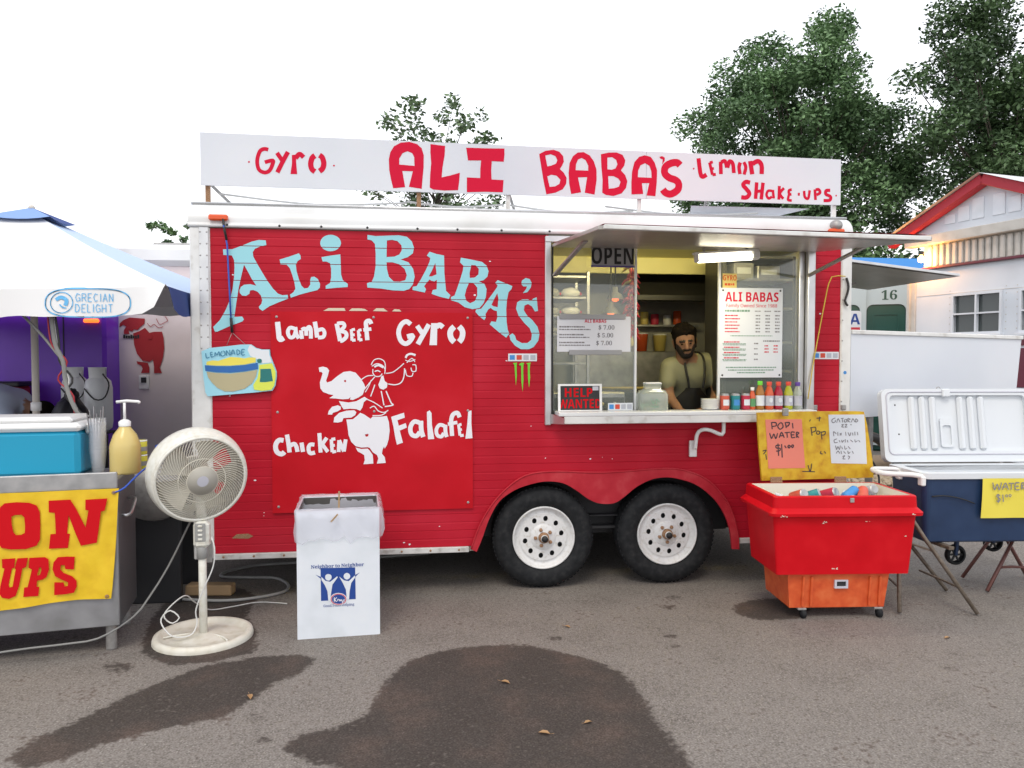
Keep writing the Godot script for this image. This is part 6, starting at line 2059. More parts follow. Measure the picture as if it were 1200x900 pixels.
	lathe(st, [[0.0, -0.36], [0.10, -0.35], [0.18, -0.30], [0.20, -0.22], [0.20, 0.22], [0.18, 0.30], [0.10, 0.35], [0.0, 0.36]], 28, Transform3D(Basis(Vector3.RIGHT, PI / 2), Vector3(0, 0.72, 0)))
	part(st, "shell", "galvanised", t)
	st = ms()
	for z in [-0.2, 0.2]:
		st = ms()
		box(st, Vector3(0, 0.27, z), Vector3(0.30, 0.54, 0.05), 0.006)
		part(st, "cradle", "chassis", t)
	st = ms(true)
	tube(st, [Vector3(0.0, 0.91, 0.15), Vector3(0.0, 0.98, 0.15), Vector3(0.06, 0.99, 0.15)], 0.018, 10)
	part(st, "inlet", "cord_blue", t)

func blob(st, c, r, seed_, rough, n = 14):
	var fn = noise(1.6, seed_, 3)
	var g = []
	for i in n + 1:
		var row = []
		var th = PI * i / n
		for k in n * 2:
			var ph = TAU * k / (n * 2)
			var d = Vector3(sin(th) * cos(ph), cos(th), sin(th) * sin(ph))
			row.append(c + d * r * (1.0 + rough * fn.get_noise_3dv(d * 1.3)))
		g.append(row)
	for i in n:
		for k in n * 2:
			var k2 = (k + 1) % (n * 2)
			quad(st, g[i][k], g[i][k2], g[i + 1][k2], g[i + 1][k])

func umbrella():
	var c = Vector3(-2.70, 0, -0.90)
	var t = thing("market_umbrella", "white and blue market umbrella over the lemonade cart", "umbrella", c)
	var st = ms(true)
	tube(st, [Vector3(0, 0.03, 0), Vector3(0, 2.56, 0)], 0.024, 14)
	part(st, "pole", "pole_wood", t)
	st = ms(true)
	lathe(st, [[0.024, 1.16], [0.034, 1.165], [0.034, 1.22], [0.024, 1.225]], 14)
	part(st, "collar", "white_plastic", t)
	st = ms(true)
	lathe(st, [[0.0, 0.09], [0.03, 0.09], [0.035, 0.08], [0.22, 0.06], [0.25, 0.03], [0.25, 0.0]], 28)
	part(st, "base", "chassis", t)
	var R = 1.30
	var ye = 1.985
	var ya = 2.58
	# the canopy sits tipped a little towards the front
	var tip = Transform3D(Basis(Vector3.RIGHT, 0.025), Vector3(0, ya, 0)) * Transform3D(Basis.IDENTITY, Vector3(0, -ya, 0))
	var names = ["front", "right", "back", "left"]
	for s in 4:
		var b = Basis(Vector3.UP, PI / 2 * s)
		var p := Node3D.new()
		p.name = "panel"
		t.add_child(p, true)
		p.transform = tip * Transform3D(b, Vector3.ZERO)
		var mt = "canvas_white" if s % 2 == 0 else "canvas_blue"
		# sloping panel, sagging a little between the ribs
		st = ms(true)
		var f = func(u, w):
			var half = R * w
			var x = u * half
			return Vector3(x, lerp(ya, ye, w) - 0.05 * (1.0 - u * u) * w * (1.0 - 0.4 * w) - 0.02 * sin(w * PI), half)
		for j in 10:
			for i in 12:
				var u0 = -1.0 + i / 6.0
				var u1 = -1.0 + (i + 1) / 6.0
				quad(st, f.call(u0, j / 10.0), f.call(u1, j / 10.0), f.call(u1, (j + 1) / 10.0), f.call(u0, (j + 1) / 10.0))
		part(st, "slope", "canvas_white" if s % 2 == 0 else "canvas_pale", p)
		# hanging valance with rounded ends
		st = ms(true)
		var g = func(u, w):
			var top = f.call(u, 1.0)
			var e = clampf((1.0 - abs(u)) / 0.14, 0.0, 1.0)
			var drop = (0.07 if s == 2 else 0.16) * sqrt(1.0 - (1.0 - e) * (1.0 - e)) + 0.008 * sin(u * 11.0) + 0.004 * sin(u * 29.0)
			return top + Vector3(0, -drop * w, 0.018 * w + 0.010 * w * sin(u * 14.0 + 0.6))
		for j in 5:
			for i in 40:
				var u0 = -1.0 + i / 20.0
				var u1 = -1.0 + (i + 1) / 20.0
				quad(st, g.call(u0, j / 5.0), g.call(u1, j / 5.0), g.call(u1, (j + 1) / 5.0), g.call(u0, (j + 1) / 5.0))
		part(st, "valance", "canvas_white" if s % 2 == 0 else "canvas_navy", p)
		if s == 0:
			# printed oval and name on the valance, laid on the cloth
			var lay = func(q, lift):
				var u = q.x / R
				var top = f.call(u, 1.0)
				var w = (top.y - q.y) / 0.16
				if w < 0.0:
					var w2 = 1.0 + w * 0.16 / (ya - ye)
					var pp = f.call(u / max(w2, 0.1), w2)
					return pp + Vector3(0, lift * 0.8, lift)
				return top + Vector3(0, q.y - top.y, 0.018 * w + 0.010 * w * sin(u * 14.0 + 0.6) + lift)
			var cx = 0.88
			var cy = 1.885
			var items = []
			var oval = []
			for k in 41:
				var a = TAU * k / 40.0
				var ex = cos(a)
				var ey = sin(a)
				oval.append_array([(cx + sign(ex) * pow(abs(ex), 0.55) * 0.225) * 1000, (cy + sign(ey) * pow(abs(ey), 0.8) * 0.080) * 1000])
			items.append([7, oval])
			var ring = []
			for k in 25:
				var a = TAU * k / 24.0
				ring.append_array([(cx - 0.14 + cos(a) * 0.058) * 1000, (cy + sin(a) * 0.058) * 1000])
			items.append([5, ring])
			items.append([20, [(cx - 0.17) * 1000, (cy + 0.015) * 1000, (cx - 0.145) * 1000, (cy + 0.030) * 1000, (cx - 0.115) * 1000, (cy + 0.014) * 1000, (cx - 0.12) * 1000, (cy - 0.016) * 1000]])
			items.append([7, [(cx - 0.15) * 1000, (cy - 0.01) * 1000, (cx - 0.135) * 1000, (cy - 0.026) * 1000, (cx - 0.115) * 1000, (cy - 0.03) * 1000]])
			var alpha = {"G": [[18, 22, 6, 26, 0, 14, 6, 0, 18, 3, 18, 12, 11, 12]], "R": [[0, 0, 0, 26, 14, 25, 16, 18, 12, 13, 1, 13], [8, 13, 18, 0]], "E": [[15, 26, 0, 26, 0, 0, 15, 0], [1, 13, 12, 13]], "C": [[17, 22, 7, 26, 0, 14, 7, 0, 17, 4]], "I": [[3, 0, 3, 26]], "A": [[0, 0, 9, 26, 18, 0], [4, 9, 14, 9]], "N": [[0, 0, 0, 26, 16, 0, 16, 26]], "D": [[0, 0, 0, 26, 12, 24, 17, 13, 12, 2, 1, 0]], "L": [[0, 26, 0, 0, 13, 0]], "H": [[0, 0, 0, 26], [16, 0, 16, 26], [0, 13, 16, 13]], "T": [[0, 26, 18, 26], [9, 26, 9, 0]]}
			for line in [["GRECIAN", 0.008], ["DELIGHT", -0.052]]:
				var x = cx - 0.068
				for ch in line[0]:
					for q in alpha[ch]:
						var o = []
						for k in range(0, q.size(), 2):
							o.append_array([(x + q[k] * 0.00125) * 1000, (cy + line[1] + q[k + 1] * 0.0017) * 1000])
						items.append([4.2, o])
					x += {"I": 0.016, "E": 0.029, "L": 0.027, "R": 0.032}.get(ch, 0.0335)
			st = ms(true)
			for group in shapes(items):
				for q in group:
					var idx = Geometry2D.triangulate_polygon(q)
					for k in range(0, idx.size(), 3):
						var A = lay.call(q[idx[k]], 0.004)
						var B = lay.call(q[idx[k + 1]], 0.004)
						var C = lay.call(q[idx[k + 2]], 0.004)
						tri(st, A, C, B)
			part(st, "printed_logo", "print_blue", p)
	# ribs under the canopy and the vent cap on top
	for s in 4:
		var b = Basis(Vector3.UP, PI / 2 * s + PI / 4)
		st = ms()
		bar(st, Vector3(0, ya - 0.05, 0), b * Vector3(0, ye - 0.01, R * 1.40), 0.016, 0.010, 0.001)
		var rb = part(st, "rib", "galvanised", t)
		rb.transform = tip
		st = ms()
		bar(st, Vector3(0, 1.98, 0), b * Vector3(0, lerp(ya, ye, 0.55) - 0.05, R * 1.414 * 0.55), 0.012, 0.008, 0.001)
		part(st, "strut", "galvanised", rb)
	for s in 4:
		var b = Basis(Vector3.UP, PI / 2 * s)
		st = ms(true)
		var rr = 0.21
		for i in 6:
			var u0 = -1.0 + i / 3.0
			var u1 = -1.0 + (i + 1) / 3.0
			var g = func(u): return b * Vector3(u * rr, 2.50 + 0.02 * u * u, rr)
			tri(st, Vector3(0, 2.61, 0), g.call(u0), g.call(u1))
		part(st, "vent_cap", "canvas_blue" if s % 2 == 0 else "canvas_navy", t).transform = tip
	st = ms(true)
	lathe(st, [[0.02, 2.60], [0.024, 2.61], [0.015, 2.625], [0.0, 2.63]], 12)
	part(st, "finial", "pole_wood", t)
	# extension leads hanging from a rib
	var h = thing("hanging_leads", "bundle of grey and red leads hanging from the umbrella above the cups", "cables", Vector3.ZERO)
	for q in [["cord_grey", 0.0, 0.014], ["cord_black", 0.02, 0.006], ["cloth_red", -0.02, 0.005], ["cord_white", 0.01, 0.004]]:
		st = ms(true)
		var o = q[1]
		tube(st, curve([Vector3(-2.05 + o, 1.80, 0.32), Vector3(-2.03 + o, 1.62, 0.32), Vector3(-1.99 - o, 1.52, 0.32), Vector3(-1.99 + o * 2, 1.42, 0.30), Vector3(-1.97 - o, 1.33, 0.30), Vector3(-1.93 + o, 1.22, 0.28), Vector3(-1.86 + o, 1.16, 0.26), Vector3(-1.80 + o, 1.00, 0.26)], 0.03), q[2], 8)
		part(st, "lead", q[0], h)
	st = ms(true)
	tube(st, curve([Vector3(-2.24, 1.80, 0.26), Vector3(-2.10, 1.66, 0.30), Vector3(-2.01, 1.55, 0.32)], 0.03), 0.008, 6)
	part(st, "lead", "cord_grey", h)

func bending_person():
	var t = thing("person", "person in a blue-grey shirt bending down behind the turquoise cooler", "person", Vector3(-3.62, 0, -1.62), 90.0)
	var st = ms(true)
	var b = []
	for s in [-1, 1]:
		b.append([Vector3(s * 0.11, 0.06, 0.12), Vector3(s * 0.11, 0.46, 0.14), 0.055, 0.065, 4])
		b.append([Vector3(s * 0.11, 0.46, 0.14), Vector3(s * 0.10, 0.86, 0.06), 0.072, 0.10, 4])
		b.append([Vector3(s * 0.11, 0.04, 0.12), Vector3(s * 0.12, 0.035, 0.27), 0.045, 0.04, 4])
		b.append([Vector3(s * 0.20, 1.13, 0.42), Vector3(s * 0.27, 0.98, 0.54), 0.075, 0.062, 3])
		b.append([Vector3(s * 0.27, 0.96, 0.55), Vector3(s * 0.27, 0.74, 0.60), 0.046, 0.038, 1, 0.01])
		b.append([Vector3(s * 0.27, 0.74, 0.60), Vector3(s * 0.20, 0.58, 0.70), 0.036, 0.028, 1, 0.02])
		b.append([Vector3(s * 0.195, 0.56, 0.71), Vector3(s * 0.18, 0.50, 0.73), 0.034, 0.03, 1, 0.01])
		for k in 4:
			b.append([Vector3(s * (0.155 + k * 0.02), 0.49, 0.73), Vector3(s * (0.155 + k * 0.02), 0.43, 0.74), 0.0105, 0.009, 1, 0.006])
		b.append([Vector3(s * 0.15, 0.53, 0.73), Vector3(s * 0.12, 0.48, 0.75), 0.012, 0.010, 1, 0.006])
	b.append([Vector3(-0.07, 0.93, 0.04), Vector3(0.07, 0.93, 0.04), 0.135, 0.135, 4])
	b.append([Vector3(0, 1.0, 0.05), Vector3(0, 1.17, 0.28), 0.16, 0.17, 3, 0.05])
	b.append([Vector3(-0.12, 1.17, 0.38), Vector3(0.12, 1.17, 0.38), 0.125, 0.125, 3, 0.05])
	b.append([Vector3(0, 1.16, 0.46), Vector3(0, 1.12, 0.58), 0.06, 0.055, 1, 0.03])
	b.append([Vector3(0, 1.08, 0.64), Vector3(0, 1.03, 0.68), 0.092, 0.08, 1, 0.03])
	b.append([Vector3(0, 0.99, 0.74), Vector3(0, 0.98, 0.755), 0.018, 0.014, 1, 0.015])
	body_mesh(st, b, 0.017)
	part(st, "body", "flesh", t)
	st = ms(true)
	body_mesh(st, [[Vector3(0, 1.10, 0.64), Vector3(0, 1.05, 0.67), 0.096, 0.085, 2, 0.02]], 0.014)
	part(st, "hair", "hair", t)

func fan():
	var t = thing("pedestal_fan", "white pedestal fan with round oscillating head standing by the trailer's corner", "fan", Vector3(-1.165, 0, 0.62))
	var st = ms(true)
	lathe(st, [[0.0, 0.030], [0.05, 0.030], [0.13, 0.020], [0.212, 0.012], [0.224, 0.030], [0.240, 0.036], [0.256, 0.030], [0.262, 0.012], [0.262, 0.0]], 56)
	var ba = part(st, "base", "fan_base", t)
	st = ms(true)
	var arc = []
	for i in 15:
		var a = lerp(0.35, 2.3, i / 14.0)
		arc.append(Vector3(-0.05 + cos(a) * 0.22, 0.024, 0.20 - sin(a) * 0.20))
	tube(st, arc, 0.005, 6)
	part(st, "base_rib", "fan_white", ba)
	st = ms(true)
	tube(st, [Vector3(0, 0.028, 0), Vector3(0, 0.50, 0)], 0.0215, 16)
	part(st, "pole", "fan_white", t)
	st = ms(true)
	lathe(st, [[0.0215, 0.44], [0.030, 0.445], [0.030, 0.50], [0.026, 0.51]], 18)
	part(st, "collar", "fan_grey", t)
	st = ms()
	box(st, Vector3(0, 0.575, 0.0), Vector3(0.085, 0.15, 0.07), 0.02)
	var cb = part(st, "control_box", "fan_white", t)
	st = ms()
	box(st, Vector3(0, 0.592, 0.036), Vector3(0.055, 0.10, 0.006), 0.003)
	part(st, "key_plate", "fan_grey", cb)
	for i in 4:
		st = ms()
		box(st, Vector3(0, 0.555 + i * 0.024, 0.041), Vector3(0.024, 0.011, 0.008), 0.002)
		part(st, "key", "fan_white", cb)
	# head
	var hd := Node3D.new()
	hd.name = "head"
	t.add_child(hd)
	hd.position = Vector3(-0.012, 0.895, 0.0)
	var d = Vector3(0.46, 0.02, 0.90).normalized()
	var z = d
	var x = Vector3.UP.cross(z).normalized()
	hd.basis = Basis(x, z.cross(x), z)
	hd.basis = hd.basis * Basis(Vector3.RIGHT, 0.20)
	st = ms(true)
	lathe(st, [[0.236, 0.052], [0.244, 0.050], [0.249, 0.040], [0.258, 0.0], [0.262, -0.05], [0.258, -0.085], [0.24, -0.10], [0.20, -0.108]], 64, Transform3D(FRONT, Vector3.ZERO))
	part(st, "shroud", "fan_white", hd)
	st = ms(true)
	var rim = []
	for i in 49:
		rim.append(Vector3(cos(TAU * i / 48.0), sin(TAU * i / 48.0), 0) * 0.232 + Vector3(0, 0, 0.052))
	tube(st, rim, 0.008, 8, false)
	part(st, "rim_ring", "fan_white", hd)
	# spiral wires of the front grille
	for zone in [[0.080, 0.122, 46, 0.42, 0.085, 0.078], [0.122, 0.232, 74, 0.50, 0.078, 0.052]]:
		st = ms(true)
		for i in zone[2]:
			var pts = []
			for k in 6:
				var u = k / 5.0
				var r = lerp(zone[0], zone[1], u)
				var a = TAU * i / zone[2] - zone[3] * u
				pts.append(Vector3(cos(a) * r, sin(a) * r, lerp(zone[4], zone[5], u * u)))
			tube(st, pts, 0.0021, 4, false)
		part(st, "grille_wires", "fan_grill", hd).set_meta("kind", "stuff")
	for q in [[0.122, 0.078], [0.080, 0.085]]:
		st = ms(true)
		var ring = []
		for i in 41:
			ring.append(Vector3(cos(TAU * i / 40.0), sin(TAU * i / 40.0), 0) * q[0] + Vector3(0, 0, q[1]))
		tube(st, ring, 0.003, 6, false)
		part(st, "grille_ring", "fan_grill", hd)
	st = ms(true)
	lathe(st, [[0.080, 0.082], [0.078, 0.090], [0.0, 0.094]], 32, Transform3D(FRONT, Vector3.ZERO))
	var med = part(st, "medallion", "fan_hub", hd)
	st = ms(true)
	lathe(st, [[0.030, 0.0935], [0.0, 0.0955]], 24, Transform3D(FRONT, Vector3.ZERO))
	part(st, "badge", "label_silver", med)
	# rear grille and motor
	st = ms(true)
	for i in 48:
		var a = TAU * i / 48.0
		tube(st, [Vector3(cos(a) * 0.07, sin(a) * 0.07, -0.10), Vector3(cos(a) * 0.16, sin(a) * 0.16, -0.095), Vector3(cos(a) * 0.22, sin(a) * 0.22, -0.075)], 0.0015, 4, false)
	part(st, "rear_wires", "fan_grill", hd).set_meta("kind", "stuff")
	st = ms(true)
	lathe(st, [[0.0, -0.20], [0.05, -0.195], [0.07, -0.17], [0.075, -0.10], [0.04, -0.06], [0.0, -0.06]], 24, Transform3D(FRONT, Vector3.ZERO))
	part(st, "motor", "fan_white", hd)
	for k in 5:
		st = ms(true)
		var a0 = TAU * k / 5.0
		for i in 6:
			for j in 4:
				var g = func(u, w):
					var r = lerp(0.045, 0.205, u)
					var a = a0 + lerp(-0.48, 0.48, w) * lerp(0.7, 1.0, u)
					return Vector3(cos(a) * r, sin(a) * r, lerp(-0.045, 0.03, w))
				quad(st, g.call(i / 6.0, j / 4.0), g.call((i + 1) / 6.0, j / 4.0), g.call((i + 1) / 6.0, (j + 1) / 4.0), g.call(i / 6.0, (j + 1) / 4.0))
		part(st, "blade", "fan_grill", hd)
	st = ms()
	bar(st, Vector3(0, 0.64, -0.01), Vector3(-0.06, 0.86, -0.13), 0.05, 0.05, 0.012)
	part(st, "neck", "fan_white", t)
	# the fan's lead
	var c = thing("fan_cord", "thin white cord looping from the fan down to the ground", "cord", Vector3.ZERO)
	st = ms(true)
	tube(st, curve([Vector3(-1.11, 0.56, 0.64), Vector3(-1.09, 0.50, 0.66), Vector3(-1.10, 0.40, 0.66), Vector3(-1.15, 0.28, 0.67), Vector3(-1.19, 0.17, 0.67), Vector3(-1.185, 0.10, 0.67), Vector3(-1.21, 0.045, 0.70), Vector3(-1.30, 0.05, 0.72), Vector3(-1.37, 0.12, 0.68), Vector3(-1.33, 0.17, 0.66), Vector3(-1.28, 0.13, 0.66), Vector3(-1.32, 0.10, 0.66), Vector3(-1.37, 0.14, 0.62), Vector3(-1.30, 0.20, 0.50), Vector3(-1.24, 0.02, 0.2), Vector3(-1.0, 0.006, 0.05), Vector3(-0.8, 0.006, 0.1)], 0.02), 0.004, 6)
	part(st, "lead", "cord_white", c)

func carton():
	var t = thing("trash_carton", "tall white cardboard trash box with a clear liner in front of the trailer", "trash box", Vector3(-0.645, 0, 0.72), 3.9)
	var w = 0.446
	var d = 0.45
	var h = 0.705
	var st = ms()
	box(st, Vector3(w / 2, h / 2, -0.003), Vector3(w, h, 0.006))
	var fr = part(st, "front_panel", "carton_white", t)
	st = ms()
	box(st, Vector3(w / 2, h / 2, -d + 0.003), Vector3(w, h, 0.006))
	part(st, "back_panel", "carton_white", t)
	for x in [0.003, w - 0.003]:
		st = ms()
		box(st, Vector3(x, h / 2, -d / 2), Vector3(0.006, h, d - 0.014))
		part(st, "side_panel", "carton_white", t)
	st = ms()
	box(st, Vector3(w / 2, 0.006, -d / 2), Vector3(w - 0.014, 0.008, d - 0.014))
	part(st, "bottom_panel", "wood_block", t)
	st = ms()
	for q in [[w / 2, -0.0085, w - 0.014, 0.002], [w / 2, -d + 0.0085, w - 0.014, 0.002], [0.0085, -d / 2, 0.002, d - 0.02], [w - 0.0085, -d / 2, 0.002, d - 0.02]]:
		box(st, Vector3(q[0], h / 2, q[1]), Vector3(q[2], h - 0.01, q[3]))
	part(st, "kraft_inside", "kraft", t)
	part(letters(ms(), ART.logo_blue, 0.0008), "logo_square", "logo_blue", fr)
	part(letters(ms(), ART.logo_arms, 0.0008), "logo_arms", "logo_blue", fr)
	part(letters(ms(), ART.logo_white, 0.0022), "logo_figures", "carton_white", fr)
	part(letters(ms(), ART.logo_red, 0.0042), "logo_ring", "art_red", fr)
	part(letters(ms(), ART.logo_oval, 0.0036), "logo_oval", "logo_blue", fr)
	part(letters(ms(), ART.logo_script, 0.0052), "logo_script", "art_white", fr)
	words("Neighbor to Neighbor", 0.026, "logo_blue", fr, Vector3(0.217, 0.398, 0.001), "slogan", "Droid Serif", 700)
	words("Good Folks Helping", 0.018, "logo_blue", fr, Vector3(0.222, 0.178, 0.001), "slogan", "Droid Serif", 400)
	# liner: folded over the rim outside, hanging slack inside
	st = ms(true)
	var path = []
	var per = [[0.0, 0.0], [w, 0.0], [w, -d], [0.0, -d]]
	for s in 4:
		var a = Vector2(per[s][0], per[s][1])
		var b = Vector2(per[(s + 1) % 4][0], per[(s + 1) % 4][1])
		for i in 14:
			path.append([a.lerp(b, i / 14.0), (b - a).orthogonal().normalized() * -1.0, s * 14 + i])
	var mid = Vector2(w / 2, -d / 2)
	var n = path.size()
	var lev = [[-0.016, -0.26], [-0.013, -0.12], [-0.008, 0.008], [0.004, 0.014], [0.007, 0.004], [0.009, -0.05], [0.011, -0.11], [0.009, -0.165]]
	var fn = noise(0.5, 31, 3)
	var pos = func(k, l):
		var q = path[k % n]
		var out = (q[0] - mid).normalized()
		var side = q[2] / 14
		var o = lev[l][0] * (2.6 if side == 1 and l > 4 and l < 7 else 1.0)
		var wob = fn.get_noise_2d(q[2] * 1.4, l * 2.3)
		if l >= 4:
			o = max(o + 0.016 * wob, 0.005)
		elif l <= 1:
			o = min(o + 0.010 * wob, -0.0115)
		var y = h + lev[l][1] + (0.045 if l == 7 else 0.012) * wob * (1.0 if l != 3 else 0.3)
		var nx = sign(q[0].x - mid.x) if abs(abs(q[0].x - mid.x) - w / 2) < 0.001 else 0.0
		var nz = sign(q[0].y - mid.y) if abs(abs(q[0].y - mid.y) - d / 2) < 0.001 else 0.0
		return Vector3(q[0].x + nx * o, y, q[0].y + nz * o)
	for l in lev.size() - 1:
		for k in n:
			quad(st, pos.call(k, l), pos.call(k + 1, l), pos.call(k + 1, l + 1), pos.call(k, l + 1))
	part(st, "liner", "bag_film", t)
	st = ms()
	bar(st, Vector3(0.225, h - 0.03, -0.02), Vector3(0.228, h + 0.10, -0.03), 0.012, 0.010, 0.001)
	bar(st, Vector3(0.185, h - 0.055, 0.034), Vector3(0.222, h - 0.015, 0.032), 0.010, 0.008, 0.001)
	part(st, "clothes_peg", "wood_block", t)

func lemonade_sign():
	var t = thing("lemonade_sign", "painted wooden LEMONADE sign with a bowl of lemons hanging on the trailer", "sign")
	var st = ms()
	plate(st, v2(ART.lem_board[0][1]), [], 0.014, 0.032)
	var b = part(st, "board", "lem_sky", t)
	var z = 0.0335
	for k in ["lem_white", "lem_fruit", "lem_bowl", "lem_band", "lem_glass", "lem_teal", "lem_text"]:
		part(letters(ms(), ART[k], z), k.replace("lem_", "painted_"), k, b)
		z += 0.0006
	# the blue elastic cord it hangs from
	var c = thing("bungee_cord", "blue bungee cord stretched down the left of the painted name", "cord")
	st = ms(true)
	tube(st, [Vector3(-1.166, 2.36, 0.04), Vector3(-1.150, 2.24, 0.026), Vector3(-1.140, 1.95, 0.022), Vector3(-1.132, 1.75, 0.024)], 0.0055, 8)
	part(st, "elastic", "cord_blue", c)
	st = ms(true)
	tube(st, [Vector3(-1.170, 2.40, 0.036), Vector3(-1.162, 2.33, 0.036), Vector3(-1.152, 2.27, 0.028)], 0.008, 8)
	part(st, "hook", "cord_black", c)
	st = ms(true)
	tube(st, [Vector3(-1.133, 1.79, 0.024), Vector3(-1.128, 1.70, 0.022)], 0.009, 8)
	part(st, "hook", "cord_black", c)
	st = ms(true)
	tube(st, [Vector3(-1.128, 1.70, 0.022), Vector3(-1.16, 1.622, 0.024)], 0.0018, 5)
	tube(st, [Vector3(-1.128, 1.70, 0.022), Vector3(-1.05, 1.627, 0.024)], 0.0018, 5)
	part(st, "wire", "galvanised", c)
	c = thing("pull_rope", "yellow rope hanging beside the right edge of the serving window", "rope")
	st = ms(true)
	tube(st, curve([Vector3(2.93, 2.10, 0.03), Vector3(2.84, 2.10, 0.03), Vector3(2.81, 2.05, 0.03), Vector3(2.76, 1.80, 0.03), Vector3(2.70, 1.50, 0.04), Vector3(2.66, 1.26, 0.05)], 0.05), 0.004, 6)
	part(st, "lead", "cord_yellow", c)
	c = thing("black_hook", "black hook and wire on the trailer's right corner trim", "hook")
	st = ms(true)
	tube(st, curve([Vector3(2.945, 2.09, 0.02), Vector3(2.955, 2.03, 0.03), Vector3(2.945, 1.97, 0.025), Vector3(2.93, 1.93, 0.03), Vector3(2.95, 1.90, 0.03)], 0.02), 0.008, 8)
	part(st, "hook", "cord_black", c)

# ---------- right of the trailer ----------
func build_right():
	var st
	# red drinks cooler on an orange crate with casters
	var t = thing("drinks_cooler", "red drinks cooler on an orange crate base with its yellow lid raised", "cooler", Vector3(2.06, 0, 0.80), -5.0)
	var w = 0.85
	var d = 0.50
	# tub: outside and inside walls
	st = ms()
	var ring = func(y, o): return round_ring(w, d, y, o, 0.030)
	var lev = [ring.call(0.26, -0.10), ring.call(0.275, -0.03), ring.call(0.635, 0.0)]
	for i in 2:
		band(st, lev[i], lev[i + 1])
	fill(st, lev[0])
	part(st, "tub", "cooler_red", t)
	st = ms()
	lev = [ring.call(0.632, 0.0), ring.call(0.628, 0.030), ring.call(0.645, 0.032), ring.call(0.672, 0.004), ring.call(0.690, 0.003), ring.call(0.735, 0.0), ring.call(0.740, -0.006), ring.call(0.740, -0.028)]
	for i in lev.size() - 1:
		band(st, lev[i], lev[i + 1])
	part(st, "rim", "cooler_red", t)
	st = ms()
	lev = [ring.call(0.739, -0.027), ring.call(0.62, -0.038), ring.call(0.54, -0.045)]
	for i in 2:
		band(st, lev[i], lev[i + 1])
	fill(st, lev[2])
	part(st, "lining", "foam_cream", t)
	st = ms()
	box(st, Vector3(w / 2 + 0.03, 0.717, 0.004), Vector3(0.024, 0.026, 0.010), 0.002)
	part(st, "hasp", "galvanised", t)
	# ice
	st = ms()
	rng.seed = 99
	for i in 150:
		var p = Vector3(rng.randf_range(0.08, w - 0.08), 0.655 + rng.randf() * 0.03, -rng.randf_range(0.08, d - 0.08))
		box(st, p, Vector3.ONE * rng.randf_range(0.02, 0.038), 0.004, Basis(Vector3(rng.randfn(), rng.randfn(), rng.randfn()).normalized(), rng.randf() * 3.0))
	box(st, Vector3(w / 2, 0.60, -d / 2), Vector3(w - 0.10, 0.09, d - 0.10))
	var ice = part(st, "ice", "cooler_white", t)
	ice.set_meta("kind", "stuff")
	# raised lid
	st = ms()
	var sh = v2(ART.lid_sheet[0][1])
	plate(st, sh, [], -0.02, 0.0, Vector2(-2.06, 0))
	var lid = part(st, "lid", "lid_yellow", t, Vector3(0.045, 0, -0.535))
	lid.rotation_degrees.y = 5.0
	var off = Vector2(-2.06, 0)
	part(letters(ms(), ART.lid_red, 0.001, off), "red_paint", "cooler_red", lid)
	part(letters(ms(), ART.lid_text, 0.0015, off), "scribble", "ink", lid)
	for q in [["paper_pink", "pink_text"], ["paper_white", "white_text"]]:
		st = ms()
		plate(st, v2(ART[q[0]][0][1]), [], 0.0005, 0.003, off)
		var pp = part(st, q[0].replace("paper_", "") + "_paper", q[0], lid)
		part(letters(ms(), ART[q[1]], 0.0038, off), "handwriting", "ink" if q[0] == "paper_pink" else "ink_grey", pp)
	for x in [0.20, 0.62]:
		st = ms()
		box(st, Vector3(x, 0.752, -d + 0.006), Vector3(0.075, 0.05, 0.012), 0.002)
		box(st, Vector3(x, 0.745, -d + 0.014), Vector3(0.075, 0.012, 0.012), 0.002)
		part(st, "hinge", "rust", t)
	st = ms()
	box(st, Vector3(0.27, 1.192, -0.532), Vector3(0.035, 0.05, 0.03), 0.005)
	part(st, "clasp", "galvanised", t)
	# chipped paint along the edges
	st = ms()
	rng.seed = 17
	for q in [[0.03, 0.632, 0.0330], [0.06, 0.633, 0.0330], [0.285, 0.585, 0.0008], [0.30, 0.592, 0.0008], [0.36, 0.31, -0.0255], [0.39, 0.31, -0.0255], [0.81, 0.637, 0.0330], [0.55, 0.59, 0.0008], [0.78, 0.50, -0.0095]]:
		for k in 3:
			var c = Vector3(q[0] + rng.randfn() * 0.006, q[1] + rng.randfn() * 0.003, q[2])
			var r = rng.randf_range(0.002, 0.005)
			tri(st, c + Vector3(-r * 1.5, -r * 0.4, 0), c + Vector3(r * 0.3, r, 0), c + Vector3(r * 1.4, -r * 0.7, 0))
	part(st, "paint_chips", "foam_cream", t).set_meta("kind", "stuff")
	# orange crate base
	st = ms()
	lev = [[0.065, 0.115], [0.27, 0.095]]
	var rr = func(y, o): return [Vector3(o, y, -0.05 - (o - 0.1)), Vector3(w - o - 0.03, y, -0.05 - (o - 0.1)), Vector3(w - o - 0.03, y, -d + 0.05), Vector3(o, y, -d + 0.05)]
	var a0 = rr.call(0.065, 0.125)
	var a1 = rr.call(0.275, 0.105)
	for k in 4:
		quad(st, a0[k], a1[k], a1[(k + 1) % 4], a0[(k + 1) % 4])
	quad(st, a0[0], a0[1], a0[2], a0[3])
	var cr = part(st, "crate", "orange_crate", t)
	for x in [0.20, 0.25, 0.60, 0.66]:
		st = ms()
		box(st, Vector3(x, 0.165, -0.058), Vector3(0.014, 0.18, 0.014), 0.003, Basis(Vector3.RIGHT, 0.09))
		part(st, "rib", "orange_crate", cr)
	st = ms()
	plate(st, rect2(0.385, 0.185, 0.465, 0.235), [rect2(0.397, 0.197, 0.453, 0.226)], -0.064, -0.048)
	part(st, "handle_frame", "label_silver", cr)
	st = ms()
